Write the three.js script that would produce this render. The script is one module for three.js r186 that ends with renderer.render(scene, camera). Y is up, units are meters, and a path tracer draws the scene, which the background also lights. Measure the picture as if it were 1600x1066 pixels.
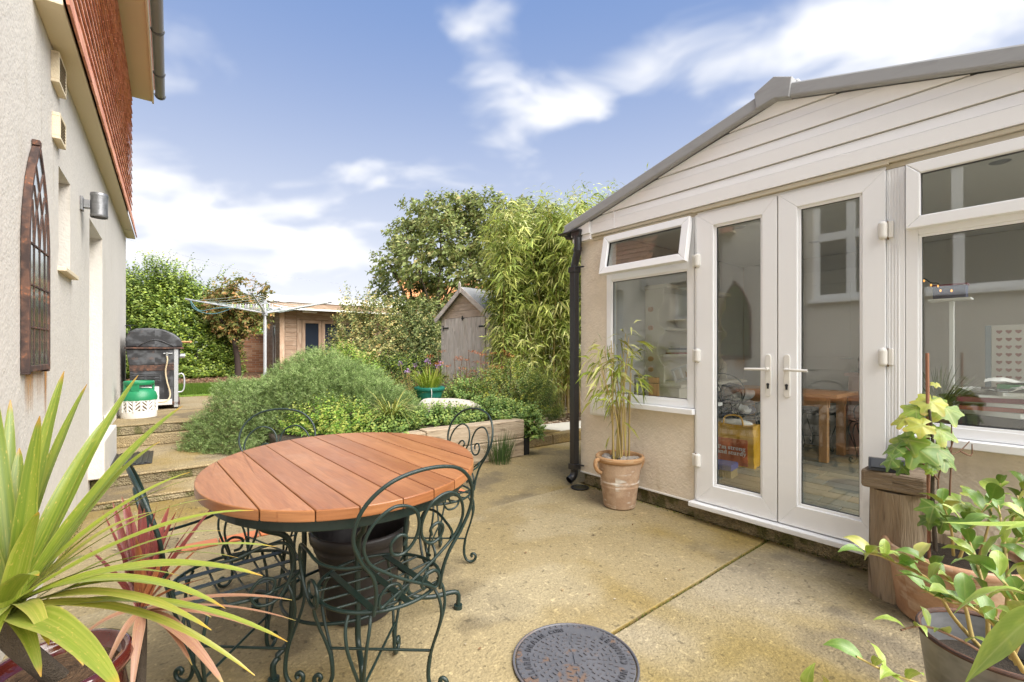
import * as THREE from 'three';
import { RoundedBoxGeometry } from 'three/addons/geometries/RoundedBoxGeometry.js';
import { mergeGeometries } from 'three/addons/utils/BufferGeometryUtils.js';
import { FontLoader } from 'three/addons/loaders/FontLoader.js';
import { TextGeometry } from 'three/addons/geometries/TextGeometry.js';

// ------------------------------------------------------------------ camera, exposure, sun
const scene = new THREE.Scene();
const camera = new THREE.PerspectiveCamera(2 * Math.atan(533 / 720) * 180 / Math.PI, 1600 / 1066, 0.05, 400);
camera.position.set(0, 1.2, 0);                       // eye height of the photographer
camera.setViewOffset(1600, 1066, 0, -15, 1600, 1066);  // lens shift, verticals stay upright
const renderer = new THREE.WebGLRenderer({ antialias: true });
renderer.toneMapping = THREE.LinearToneMapping;
renderer.toneMappingExposure = 2.45;
renderer.shadowMap.enabled = true;
const sun = new THREE.DirectionalLight(new THREE.Color(1.0, 0.96, 0.90), 4.4);
const SUN_DIR = new THREE.Vector3(0.53, 0.73, 0.37).normalize();
sun.position.copy(SUN_DIR).multiplyScalar(30);
sun.castShadow = true; sun.shadow.radius = 125;         // veiled by thin cloud: a broad, soft sun
Object.assign(sun.shadow.camera, { left: -16, right: 16, top: 16, bottom: -16, near: 1, far: 80 });
sun.shadow.mapSize.set(2048, 2048);
scene.add(sun);

// ------------------------------------------------------------------ random and noise
function rng(seed) { let a = seed >>> 0; return () => { a = (a + 0x6D2B79F5) >>> 0; let t = Math.imul(a ^ (a >>> 15), 1 | a); t = (t + Math.imul(t ^ (t >>> 7), 61 | t)) ^ t; return ((t ^ (t >>> 14)) >>> 0) / 4294967296; }; }
const hsh = (x, y, s) => { let h = Math.imul(x, 374761393) + Math.imul(y, 668265263) + Math.imul(s, 2147483647 ^ 0x5bd1e995); h = Math.imul(h ^ (h >>> 13), 1274126177); return ((h ^ (h >>> 16)) >>> 0) / 4294967296; };
const md = (a, n) => ((a % n) + n) % n;
function vn(x, y, per, s) {                            // value noise, repeats every `per` cells
  const xi = Math.floor(x), yi = Math.floor(y); let fx = x - xi, fy = y - yi;
  fx = fx * fx * (3 - 2 * fx); fy = fy * fy * (3 - 2 * fy);
  const x0 = md(xi, per), x1 = md(xi + 1, per), y0 = md(yi, per), y1 = md(yi + 1, per);
  const a = hsh(x0, y0, s), b = hsh(x1, y0, s), c = hsh(x0, y1, s), d = hsh(x1, y1, s);
  return a + (b - a) * fx + (c - a) * fy + (a - b - c + d) * fx * fy;
}
function fbm(x, y, oct, per, s) { let v = 0, a = 0.5, t = 0; for (let i = 0; i < oct; i++) { v += a * vn(x, y, per, s + i); t += a; a *= 0.5; x *= 2; y *= 2; per *= 2; } return v / t; }
const clamp = (x, a = 0, b = 1) => Math.min(b, Math.max(a, x));
const sst = (a, b, x) => { const t = clamp((x - a) / (b - a)); return t * t * (3 - 2 * t); };
const mix = (a, b, t) => a + (b - a) * t;
const mix3 = (a, b, t) => [mix(a[0], b[0], t), mix(a[1], b[1], t), mix(a[2], b[2], t)];

// ------------------------------------------------------------------ sky (air and cloud only)
const pxDir = (x, y) => new THREE.Vector3((x - 800) / 720, (548 - y) / 720, -1).normalize();
{
  const W = 2048, H = 1024, data = new Float32Array(W * H * 4);
  // banks of cloud: where they stand in the sky and how wide and tall they are (radians)
  const banks = [[1080, 105, 0.26, 0.09, 0.40], [1290, 60, 0.32, 0.10, 0.42], [1500, 20, 0.40, 0.12, 0.44], [730, 25, 0.17, 0.07, 0.42], [930, 160, 0.13, 0.05, 0.34], [380, 305, 0.34, 0.07, 0.40], [560, 330, 0.30, 0.08, 0.34], [300, 370, 0.40, 0.09, 0.40], [480, 390, 0.5, 0.09, 0.36]]
    .map(([x, y, a, b, k]) => { const d = pxDir(x, y); return [Math.atan2(d.x, -d.z), Math.asin(d.y), a, b, k]; });
  for (let j = 0; j < H; j++) {
    const el = ((j + 0.5) / H - 0.5) * Math.PI, y = Math.sin(el), ce = Math.cos(el);
    for (let i = 0; i < W; i++) {
      const az = ((i + 0.5) / W - 0.5) * 2 * Math.PI, x = Math.cos(az) * ce, z = Math.sin(az) * ce, o = (j * W + i) * 4;
      let c;
      if (y <= 0) c = [0.20, 0.18, 0.15];
      else {
        const t = Math.pow(clamp(y), 0.62);
        c = mix3([0.415, 0.425, 0.45], [0.078, 0.134, 0.272], sst(0.10, 0.84, t));
        const q = 1 / (y + 0.22), X = x * q * 1.7 + 40, Y = z * q * 1.7 + 40;
        const wx = fbm(X * 0.9, Y * 0.9, 3, 4096, 11) - 0.5, wy = fbm(X * 0.9 + 9, Y * 0.9, 3, 4096, 17) - 0.5;
        const n = fbm(X * 1.5 + wx * 1.6, Y * 2.3 + wy * 1.2, 6, 4096, 3);
        const a2 = Math.atan2(x, -z); let m = -0.02;
        for (const b of banks) { const da = (a2 - b[0]) / b[2], de = (el - b[1]) / b[3]; m = Math.max(m, b[4] * Math.exp(-da * da - de * de)); }
        const away = sst(0.9, 1.5, Math.abs(a2)); m = mix(m, 0.24, away);
        const cov = sst(0.65, 0.94, n + m) * 0.97;
        const body = mix3([0.435, 0.44, 0.455], [0.48, 0.48, 0.485], sst(0.45, 0.75, fbm(X * 3 + 7, Y * 3, 4, 4096, 29)));
        c = mix3(c, body, cov);
      }
      data[o] = c[0]; data[o + 1] = c[1]; data[o + 2] = c[2]; data[o + 3] = 1;
    }
  }
  const sky = new THREE.DataTexture(data, W, H, THREE.RGBAFormat, THREE.FloatType);
  sky.mapping = THREE.EquirectangularReflectionMapping; sky.magFilter = THREE.LinearFilter; sky.minFilter = THREE.LinearFilter; sky.needsUpdate = true;
  scene.background = sky; scene.environment = sky;
}

// ------------------------------------------------------------------ frames of reference
const V = (x, y, z) => new THREE.Vector3(x, y, z);
const CO = [0.62, -4.15], HO = [-0.65, 0];
const ROT_C = Math.atan2(-0.778, 0.628), ROT_H = Math.atan2(0.8025, -0.596);
const C = (s, h, n) => V(CO[0] + 0.628 * s - 0.778 * n, h, CO[1] + 0.778 * s + 0.628 * n);   // along / up / out from the garden room's front
const Hs = (u, h, w) => V(HO[0] - 0.596 * u + 0.8025 * w, h, HO[1] - 0.8025 * u - 0.596 * w); // along / up / out from the house wall
const at = (x, y, d) => V((x - 800) / 720 * d, 1.2 + (548 - y) / 720 * d, -d);

// ------------------------------------------------------------------ naming
const used = new Map();
function numbered(n) { const k = used.get(n) || 0; used.set(n, k + 1); return k ? n + '_' + String(k).padStart(3, '0') : n; }
function thing(name, label, category, pos, rot = 0, group) {
  const o = new THREE.Group(); o.name = numbered(name); scene.add(o);
  if (pos) o.position.copy(pos); o.rotation.y = rot;
  o.userData = { label, category }; if (group) o.userData.group = group; return o;
}
function part(name, geo, mat, parent, extra) {
  const m = new THREE.Mesh(Array.isArray(geo) ? join(geo) : geo, mat); m.name = name; m.castShadow = m.receiveShadow = true;
  if (extra) Object.assign(m.userData, extra); parent.add(m); return m;
}
function struct(name, geo, mat, pos, rot = 0) { const m = part(numbered(name), geo, mat, scene, { kind: 'structure' }); if (pos) m.position.copy(pos); m.rotation.y = rot; return m; }
function structGroup(name, pos, rot = 0) { const o = new THREE.Group(); o.name = numbered(name); o.userData.kind = 'structure'; if (pos) o.position.copy(pos); o.rotation.y = rot; scene.add(o); return o; }
function dup(root, pos, rot, label, group, category) {
  const r = root.clone(); r.name = numbered(root.name.replace(/_\d+$/, '')); scene.add(r); r.position.copy(pos); r.rotation.set(0, rot, 0);
  r.userData = { ...root.userData, label: label || root.userData.label }; if (group) r.userData.group = group; return r;
}

// ------------------------------------------------------------------ geometry helpers
function plain(g) { const r = g.index ? g.toNonIndexed() : g; for (const k of Object.keys(r.attributes)) if (!['position', 'normal', 'uv'].includes(k)) r.deleteAttribute(k); return r; }
function join(list) { const l = list.map(plain); for (const g of l) { if (!g.attributes.uv) g.setAttribute('uv', new THREE.BufferAttribute(new Float32Array(g.attributes.position.count * 2), 2)); if (!g.attributes.normal) g.computeVertexNormals(); } return l.length === 1 ? l[0] : mergeGeometries(l); }
function muv(g0, axis = -1, ou = 0, ov = 0) {           // uv in metres, u along `axis`
  const g = plain(g0), p = g.attributes.position, uv = new Float32Array(p.count * 2), a = new THREE.Vector3(), b = new THREE.Vector3(), c = new THREE.Vector3();
  for (let i = 0; i < p.count; i += 3) {
    a.fromBufferAttribute(p, i); b.fromBufferAttribute(p, i + 1).sub(a); c.fromBufferAttribute(p, i + 2).sub(a); b.cross(c);
    const n = [Math.abs(b.x), Math.abs(b.y), Math.abs(b.z)], k = n[0] > n[1] && n[0] > n[2] ? 0 : n[1] > n[2] ? 1 : 2;
    let e = k === 0 ? [2, 1] : k === 1 ? [0, 2] : [0, 1]; if (e[1] === axis) e = [e[1], e[0]];
    for (let q = 0; q < 3; q++) { const w = [p.getX(i + q), p.getY(i + q), p.getZ(i + q)]; uv[(i + q) * 2] = w[e[0]] + ou; uv[(i + q) * 2 + 1] = w[e[1]] + ov; }
  }
  g.setAttribute('uv', new THREE.BufferAttribute(uv, 2)); return g;
}
function bx(x0, x1, y0, y1, z0, z1, c = 0.004, axis = -1, ou = 0, ov = 0) {  // box from corner to corner, edges eased by c
  const w = x1 - x0, h = y1 - y0, d = z1 - z0;
  const g = c > 0 ? new RoundedBoxGeometry(w, h, d, 1, Math.min(c, w / 2.2, h / 2.2, d / 2.2)) : new THREE.BoxGeometry(w, h, d);
  g.translate((x0 + x1) / 2, (y0 + y1) / 2, (z0 + z1) / 2); return muv(g, axis, ou, ov);
}
const vv = p => p.isVector3 ? p : V(...p);
function tube(pts, r, seg, rad = 7, closed = false) {
  const c = new THREE.CatmullRomCurve3(pts.map(vv), closed, 'centripetal'); return plain(new THREE.TubeGeometry(c, seg || Math.max(3, pts.length * 5), r, rad, closed));
}
function rod(a, b, r, rad = 7) { a = vv(a); b = vv(b); const g = new THREE.CylinderGeometry(r, r, a.distanceTo(b), rad, 1); g.applyQuaternion(new THREE.Quaternion().setFromUnitVectors(V(0, 1, 0), b.clone().sub(a).normalize())); g.translate((a.x + b.x) / 2, (a.y + b.y) / 2, (a.z + b.z) / 2); return plain(g); }
function taper(pts, r0, r1, rad = 6, seg = 0) {         // limb that narrows
  const c = new THREE.CatmullRomCurve3(pts.map(vv), false, 'centripetal'), n = seg || Math.max(3, (pts.length - 1) * 4), g = new THREE.TubeGeometry(c, n, 1, rad, false), p = g.attributes.position, q = new THREE.Vector3();
  for (let i = 0; i <= n; i++) { c.getPointAt(i / n, q); const r = mix(r0, r1, i / n); for (let j = 0; j <= rad; j++) { const k = i * (rad + 1) + j; p.setXYZ(k, q.x + (p.getX(k) - q.x) * r, q.y + (p.getY(k) - q.y) * r, q.z + (p.getZ(k) - q.z) * r); } }
  return plain(g);
}
function lathe(pts, seg = 40) { return plain(new THREE.LatheGeometry(pts.map(([r, y]) => new THREE.Vector2(r, y)), seg)); }
function plate(shape, depth, bevel = 0, seg = 12) { const g = new THREE.ExtrudeGeometry(shape, { depth: depth - 2 * bevel, bevelEnabled: bevel > 0, bevelThickness: bevel, bevelSize: bevel, bevelOffset: -bevel, bevelSegments: 2, curveSegments: seg }); g.translate(0, 0, bevel); return plain(g); }
function poly(pts) { const s = new THREE.Shape(); pts.forEach(([x, y], i) => i ? s.lineTo(x, y) : s.moveTo(x, y)); s.closePath(); return s; }
function rectHole(sh, x0, x1, y0, y1) { const p = new THREE.Path(); p.moveTo(x0, y0); p.lineTo(x0, y1); p.lineTo(x1, y1); p.lineTo(x1, y0); p.closePath(); sh.holes.push(p); }
function floorPlate(pts, y0, y1, bevel = 0.006) {       // polygon given in (x, z), standing from y0 to y1
  const g = plate(poly(pts.map(([x, z]) => [x, -z])), y1 - y0, bevel); g.rotateX(-Math.PI / 2); g.translate(0, y0, 0); return muv(g);
}
function mold(g, f) { const p = g.attributes.position, v = new THREE.Vector3(); for (let i = 0; i < p.count; i++) { v.fromBufferAttribute(p, i); f(v); p.setXYZ(i, v.x, v.y, v.z); } g.computeVertexNormals(); return g; }
const move = (g, x, y, z) => { g.translate(x, y, z); return g; };

// ------------------------------------------------------------------ materials
const enc = x => { x = clamp(x); return 255 * (x <= 0.0031308 ? 12.92 * x : 1.055 * Math.pow(x, 1 / 2.4) - 0.055); };
function tex(n, size, fn, m = n) {                      // colour texture; fn gives linear albedo at (u, v) in 0..1
  const d = new Uint8Array(n * m * 4);
  for (let j = 0; j < m; j++) for (let i = 0; i < n; i++) { const c = fn(i / n, j / m), o = (j * n + i) * 4; d[o] = enc(c[0]); d[o + 1] = enc(c[1]); d[o + 2] = enc(c[2]); d[o + 3] = c.length > 3 ? 255 * clamp(c[3]) : 255; }
  const t = new THREE.DataTexture(d, n, m, THREE.RGBAFormat); t.colorSpace = THREE.SRGBColorSpace; t.wrapS = t.wrapT = THREE.RepeatWrapping; t.magFilter = THREE.LinearFilter; t.minFilter = THREE.LinearMipmapLinearFilter; t.generateMipmaps = true; t.repeat.set(1 / size, 1 / (Array.isArray(size) ? size[1] : size)); t.needsUpdate = true; return t;
}
function gray(n, size, fn) {
  const d = new Uint8Array(n * n * 4);
  for (let j = 0; j < n; j++) for (let i = 0; i < n; i++) { const c = 255 * clamp(fn(i / n, j / n)), o = (j * n + i) * 4; d[o] = d[o + 1] = d[o + 2] = c; d[o + 3] = 255; }
  const t = new THREE.DataTexture(d, n, n, THREE.RGBAFormat); t.wrapS = t.wrapT = THREE.RepeatWrapping; t.magFilter = THREE.LinearFilter; t.minFilter = THREE.LinearMipmapLinearFilter; t.generateMipmaps = true; t.repeat.set(1 / size, 1 / size); t.needsUpdate = true; return t;
}
const lin = (r, g, b) => new THREE.Color().setRGB(r, g, b);
function mat(o) { const c = o.c || [1, 1, 1]; const p = { color: lin(...c), roughness: o.r ?? 0.7, metalness: o.m ?? 0 }; if (o.map) p.map = o.map; if (o.bump) { p.bumpMap = o.bump; p.bumpScale = o.bs ?? 0.002; } if (o.rough) p.roughnessMap = o.rough; if (o.vc) p.vertexColors = true; if (o.ds) p.side = THREE.DoubleSide; if (o.phys) return new THREE.MeshPhysicalMaterial({ ...p, ...o.phys }); return new THREE.MeshStandardMaterial(p); }

const grainBump = gray(512, 0.7, (u, v) => 0.55 * fbm(u * 60, v * 60, 3, 60, 5) + 0.45 * fbm(u * 16, v * 16, 3, 16, 8));
const fineBump = gray(512, 0.5, (u, v) => fbm(u * 90, v * 90, 2, 90, 15));
const stuccoMap = tex(1024, 3.2, (u, v) => { const n = fbm(u * 5, v * 5, 5, 5, 21), f = fbm(u * 130, v * 130, 2, 130, 22), st = sst(0.62, 0.8, fbm(u * 44, v * 3, 4, 4 * 11, 25)) * sst(0.5, 0.7, fbm(u * 4, v * 4, 3, 4, 27)); const k = 0.93 + 0.10 * (n - 0.5) + 0.10 * (f - 0.5) - 0.10 * st; return [0.66 * k, 0.62 * k * (1 - 0.02 * st), 0.555 * k * (1 - 0.06 * st)]; });
const patioMap = tex(2048, 7.3, (u, v) => {
  const a = fbm(u * 7, v * 7, 5, 7, 31), b = fbm(u * 5 + 3, v * 9, 5, 45, 37), c = fbm(u * 19, v * 19, 4, 19, 41), e = fbm(u * 3, v * 12, 4, 12, 43);
  let col = mix3([0.335, 0.262, 0.138], [0.41, 0.335, 0.205], sst(0.35, 0.65, a));
  col = mix3(col, [0.30, 0.205, 0.035], 0.75 * sst(0.5, 0.72, b));
  col = mix3(col, [0.175, 0.14, 0.09], 0.8 * sst(0.52, 0.70, c) * sst(0.38, 0.60, e));
  col = mix3(col, [0.50, 0.44, 0.33], 0.35 * sst(0.58, 0.72, fbm(u * 13 + 5, v * 9, 4, 117, 47)));
  const g = hsh(Math.floor(u * 2048), Math.floor(v * 2048), 3), g2 = vn(u * 800, v * 800, 800, 6), g3 = vn(u * 420, v * 420, 420, 9);
  let k = 0.80 + 0.26 * g2 + 0.22 * (g - 0.5); if (g3 > 0.88) k *= 1.34; if (g3 < 0.10) k *= 0.6;
  return [col[0] * k, col[1] * k, col[2] * k];
});
const gravelBump = gray(1024, 1.1, (u, v) => 0.6 * vn(u * 150, v * 150, 150, 51) + 0.25 * vn(u * 300, v * 300, 300, 52) + 0.3 * fbm(u * 10, v * 10, 3, 10, 53));
function woodTex(a, b, dark, o = {}) {                  // grain runs along u
  const s = o.seed || 1, nU = o.nu || 3, nV = o.nv || 26;
  return tex(512, o.size || 0.8, (u, v) => {
    const w = fbm(u * 3, v * 4, 3, 12, s) * (o.warp ?? 0.9), g = fbm(u * nU, v * nV + w * 6, 4, nU * nV, s + 4), f = vn(u * 14, v * 200, 2800, s + 8), big = fbm(u * 2, v * 6, 3, 6, s + 12);
    let c = mix3(a, b, sst(0.3, 0.7, 0.6 * g + 0.4 * big)); c = mix3(c, dark, (o.dk ?? 0.5) * sst(0.60, 0.78, fbm(u * 4, v * nV * 1.6 + w * 8, 4, Math.round(nV * 16), s + 16))); const k = 0.9 + 0.2 * f; return [c[0] * k, c[1] * k, c[2] * k];
  });
}
const woodBump = gray(512, 0.6, (u, v) => 0.6 * fbm(u * 4, v * 60, 3, 240, 61) + 0.4 * vn(u * 20, v * 256, 5120, 62));
const T = {
  teak: woodTex([0.27, 0.103, 0.036], [0.335, 0.142, 0.055], [0.185, 0.064, 0.024], { seed: 71, dk: 0.30, nu: 1, nv: 34, warp: 0.35 }),
  sleeper: woodTex([0.36, 0.275, 0.185], [0.50, 0.405, 0.29], [0.15, 0.11, 0.07], { seed: 81, dk: 0.8, nu: 2, nv: 22, warp: 0.5 }),
  greyWood: woodTex([0.52, 0.47, 0.42], [0.66, 0.61, 0.56], [0.32, 0.28, 0.24], { seed: 91, dk: 0.5 }),
  siding: woodTex([0.44, 0.29, 0.19], [0.58, 0.42, 0.30], [0.26, 0.15, 0.09], { seed: 101, dk: 0.45 }),
  pine: woodTex([0.50, 0.25, 0.10], [0.62, 0.34, 0.15], [0.32, 0.14, 0.05], { seed: 111, dk: 0.4 }),
};
const rustMap = tex(512, 0.5, (u, v) => { const n = fbm(u * 14, v * 14, 5, 14, 121), f = fbm(u * 60, v * 60, 2, 60, 123); let c = mix3([0.045, 0.028, 0.024], [0.12, 0.062, 0.042], sst(0.3, 0.7, n)); c = mix3(c, [0.27, 0.105, 0.05], 0.8 * sst(0.62, 0.76, f * 0.5 + n * 0.5)); return c; });
const clayTex = (a, b, chalk, s, amt) => tex(512, 0.6, (u, v) => { const n = fbm(u * 8, v * 8, 5, 8, s), st = fbm(u * 6, v * 30, 4, 180, s + 3), f = fbm(u * 80, v * 80, 2, 80, s + 5); let c = mix3(a, b, sst(0.35, 0.65, n)); c = mix3(c, chalk, amt * sst(0.52, 0.70, 0.5 * st + 0.5 * fbm(u * 5 + 2, v * 5, 4, 5, s + 9))); const k = 0.9 + 0.2 * f; return [c[0] * k, c[1] * k, c[2] * k]; });
const M = {
  render: mat({ map: stuccoMap, bump: grainBump, bs: 0.0035, r: 0.92 }),
  renderC: mat({ c: [1.20, 1.13, 1.02], map: stuccoMap, bump: grainBump, bs: 0.006, r: 0.92 }),
  cream: mat({ c: [0.70, 0.60, 0.42], bump: fineBump, bs: 0.001, r: 0.7 }),
  pvc: mat({ c: [0.84, 0.845, 0.85], r: 0.34, bump: fineBump, bs: 0.00015 }),
  pvcClad: mat({ c: [0.87, 0.87, 0.87], r: 0.42, bump: fineBump, bs: 0.0002 }),
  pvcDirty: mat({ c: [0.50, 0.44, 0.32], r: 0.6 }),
  glass: mat({ c: [0.93, 0.96, 0.95], r: 0.02, phys: { transmission: 1, thickness: 0, ior: 1.85, specularIntensity: 1 } }),
  mirrorGlass: mat({ c: [0.55, 0.60, 0.58], r: 0.12, m: 0.9 }),
  dark: mat({ c: [0.015, 0.015, 0.016], r: 0.6 }),
  black: mat({ c: [0.018, 0.018, 0.020], r: 0.32 }),
  blackPot: mat({ c: [0.022, 0.019, 0.020], r: 0.45, bump: fineBump, bs: 0.0003 }),
  lead: mat({ c: [0.33, 0.335, 0.34], r: 0.62, map: tex(256, 0.6, (u, v) => { const k = 0.82 + 0.36 * fbm(u * 5, v * 24, 4, 120, 131); return [k, k, k]; }) }),
  rust: mat({ map: rustMap, bump: grainBump, bs: 0.002, r: 0.85 }),
  iron: mat({ c: [0.010, 0.024, 0.020], r: 0.36, bump: fineBump, bs: 0.0003 }),
  steel: mat({ c: [0.48, 0.49, 0.50], r: 0.42, m: 0.55, bump: fineBump, bs: 0.0003 }),
  galv: mat({ r: 0.45, m: 0.75, map: tex(256, 0.4, (u, v) => { const k = 0.12 + 0.17 * fbm(u * 9, v * 9, 4, 9, 141) + 0.06 * fbm(u * 4, v * 40, 2, 160, 142); return [k, k * 1.01, k * 1.02]; }) }),
  alu: mat({ c: [0.62, 0.63, 0.65], r: 0.35, m: 0.5 }),
  cast: mat({ r: 0.55, m: 0.3, map: tex(256, 0.5, (u, v) => { const n = fbm(u * 7, v * 7, 4, 7, 151); let c = mix3([0.085, 0.088, 0.10], [0.15, 0.15, 0.165], n); return mix3(c, [0.22, 0.12, 0.06], 0.6 * sst(0.62, 0.75, fbm(u * 9 + 2, v * 9, 3, 9, 153))); }) }),
  patioA: mat({ c: [0.74, 0.72, 0.63], map: patioMap, bump: gravelBump, bs: 0.003, r: 0.86 }),
  patioB: mat({ c: [0.76, 0.78, 0.84], map: patioMap, bump: gravelBump, bs: 0.004, r: 0.88 }),
  step: mat({ c: [0.90, 0.86, 0.80], map: patioMap, bump: gravelBump, bs: 0.012, r: 0.92 }),
  mossy: mat({ bump: gravelBump, bs: 0.02, r: 0.95, map: tex(512, 0.9, (u, v) => { const n = fbm(u * 7, v * 9, 5, 63, 161), f = fbm(u * 50, v * 50, 2, 50, 163); let c = mix3([0.17, 0.135, 0.075], [0.34, 0.28, 0.17], n); c = mix3(c, [0.10, 0.105, 0.025], 0.75 * sst(0.48, 0.66, fbm(u * 11, v * 8, 4, 88, 167))); const k = 0.7 + 0.6 * f; return [c[0] * k, c[1] * k, c[2] * k]; }) }),
  soil: mat({ bump: gravelBump, bs: 0.03, r: 1, map: tex(256, 0.6, (u, v) => { const k = 0.5 + fbm(u * 20, v * 20, 4, 20, 171); return [0.055 * k, 0.040 * k, 0.026 * k]; }) }),
  litter: mat({ bump: gravelBump, bs: 0.04, r: 1, map: tex(512, 1.2, (u, v) => { const k = 0.45 + 1.1 * vn(u * 60, v * 60, 60, 181); return [0.27 * k, 0.16 * k, 0.085 * k]; }) }),
  turf: mat({ c: [1.7, 1.6, 1.4], bump: gravelBump, bs: 0.03, r: 1, map: tex(512, 1.5, (u, v) => { const k = 0.6 + 0.8 * fbm(u * 60, v * 60, 3, 60, 191); return [0.115 * k, 0.19 * k, 0.028 * k]; }) }),
  teak: mat({ map: T.teak, bump: woodBump, bs: 0.0007, r: 0.34 }),
  sleeper: mat({ map: T.sleeper, bump: woodBump, bs: 0.006, r: 0.95 }),
  greyWood: mat({ map: T.greyWood, bump: woodBump, bs: 0.003, r: 0.95 }),
  siding: mat({ c: [0.82, 0.84, 0.86], map: T.siding, bump: woodBump, bs: 0.002, r: 0.9 }),
  pine: mat({ map: T.pine, bump: woodBump, bs: 0.001, r: 0.5 }),
  bark: mat({ c: [0.11, 0.085, 0.06], r: 0.95, bump: grainBump, bs: 0.01 }),
  darkBark: mat({ c: [0.045, 0.028, 0.022], r: 0.9, bump: grainBump, bs: 0.006 }),
  twig: mat({ c: [0.16, 0.085, 0.05], r: 0.85 }),
  cane: mat({ c: [0.36, 0.27, 0.09], r: 0.55 }),
  terracotta: mat({ map: clayTex([0.36, 0.235, 0.15], [0.46, 0.325, 0.22], [0.62, 0.57, 0.50], 201, 1.0), r: 0.85, bump: fineBump, bs: 0.0008 }),
  terraRim: mat({ map: clayTex([0.33, 0.175, 0.07], [0.41, 0.235, 0.11], [0.52, 0.42, 0.28], 211, 0.5), r: 0.85, bump: fineBump, bs: 0.0008 }),
  terraBig: mat({ map: clayTex([0.34, 0.185, 0.10], [0.44, 0.26, 0.15], [0.56, 0.44, 0.32], 221, 0.5), r: 0.75, bump: fineBump, bs: 0.0006 }),
  glaze: mat({ c: [0.085, 0.014, 0.010], r: 0.12, phys: { clearcoat: 1, clearcoatRoughness: 0.04 } }),
  teal: mat({ c: [0.02, 0.19, 0.145], r: 0.45 }),
  greenPlastic: mat({ c: [0.012, 0.21, 0.085], r: 0.4 }),
  whitePlastic: mat({ c: [0.72, 0.70, 0.65], r: 0.5 }),
  white: mat({ c: [0.78, 0.77, 0.74], r: 0.6 }),
  hose: mat({ c: [0.55, 0.44, 0.28], r: 0.6 }),
  red: mat({ c: [0.50, 0.03, 0.025], r: 0.5 }),
  stone: mat({ c: [0.46, 0.41, 0.36], r: 0.95, bump: grainBump, bs: 0.012 }),
  felt: mat({ c: [0.36, 0.36, 0.36], r: 0.95, bump: fineBump, bs: 0.003 }),
};

// ================================================================== GROUND
struct('ground', (() => { const g = new THREE.PlaneGeometry(400, 400); g.rotateX(-Math.PI / 2); g.translate(0, -0.06, 0); return muv(g); })(), M.soil);
{ // concrete patio: two pours with an open joint between them (its frame: s along the garden room, n out from it)
  const patio = structGroup('patio', V(CO[0], 0, CO[1]), ROT_C);
  const wob = (n, k) => 0.0012 * Math.sin(n * 9 + k) + 0.0016 * Math.sin(n * 23 + 2 * k);
  const edge = (s, k) => { const l = []; for (let n = -0.02; n <= 6.5; n += 0.14) l.push([s + wob(n, k), n]); return l; };
  part('slab', floorPlate([[-9, -4], [-0.03, -4], [-0.03, -0.02], ...edge(1.578, 0), [-9, 6.5]], -0.055, 0, 0.005), M.patioA, patio);
  part('slab', floorPlate([...edge(1.596, 0.3), [9, 6.5], [9, -0.02]], -0.055, 0.001, 0.005), M.patioB, patio);
}
{ // steps and path beside the house (frame: u along the wall, w out from it)
  const st = (name, pts, y0, y1, m, bev) => { const o = struct(name, floorPlate(pts.map(([u, w]) => [u, w]), y0, y1, bev), m, V(HO[0], 0, HO[1]), ROT_H); return o; };
  const jag = (u, w0, w1, k, a = 0.012) => { const l = []; for (let w = w0; w <= w1 + 1e-6; w += 0.08) l.push([u + a * (vn(w * 7, k, 64, 4) - 0.5) * 2, w]); return l; };
  const flat = (name, u, k, u1, w1, y0, y1, m, bev, a) => { // a mossy body under a worn tread that stands a little proud
    const o = structGroup(name, V(HO[0], 0, HO[1]), ROT_H), pl = (du, k2) => [...jag(u + du, 0.004, w1, k2, a), [u1, w1], [u1, 0.004]];
    part('riser', floorPlate(pl(0.012, k + 9), y0, y1 - 0.024, bev * 0.6), M.mossy, o); part('tread', floorPlate(pl(0, k), y1 - 0.0235, y1, Math.min(bev, 0.011)), m, o); };
  flat('lower_step', 4.22, 1, 4.8, 1.45, 0.001, 0.065, M.step, 0.014, 0.012);
  flat('wide_step', 4.64, 2, 6.3, 1.45, 0.066, 0.165, M.step, 0.018, 0.014);
  st('step_block', [...jag(6.0, 0.004, 1.4, 3, 0.008), [6.4, 1.4], [6.4, 0.004]], 0.166, 0.288, M.step, 0.012);
  flat('upper_path', 6.03, 4, 9.35, 1.4, 0.292, 0.405, M.step, 0.018, 0.014);
  // lawn and the leaf-strewn bed behind it
  st('lawn', [[9.36, -6], [9.36, 6], [12.3, 6], [12.3, -6]], 0.2, 0.43, M.turf, 0.02);
  st('leaf_litter', [[12.31, -14], [12.31, 9], [40, 9], [40, -14]], 0.2, 0.47, M.litter, 0.03);
  st('side_ground', [[8.6, -14], [8.6, -6.01], [12.3, -6.01], [12.3, -14]], 0.2, 0.42, M.litter, 0.03);
  const bed = floorPlate([[3.94, 1.3], [3.94, 3.72], [5.9, 4.9], [9.35, 6.6], [9.35, 1.41], [6.5, 1.41], [6.5, 1.3]], 0.002, 0.385, 0.02);
  struct('raised_bed', bed, M.soil, V(HO[0], 0, HO[1]), ROT_H);
  st('bed_behind', [[9.36, 6.01], [9.36, 24], [40, 24], [40, 9.01], [12.3, 9.01], [12.3, 6.01]], 0.1, 0.45, M.soil, 0.02);
}
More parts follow.
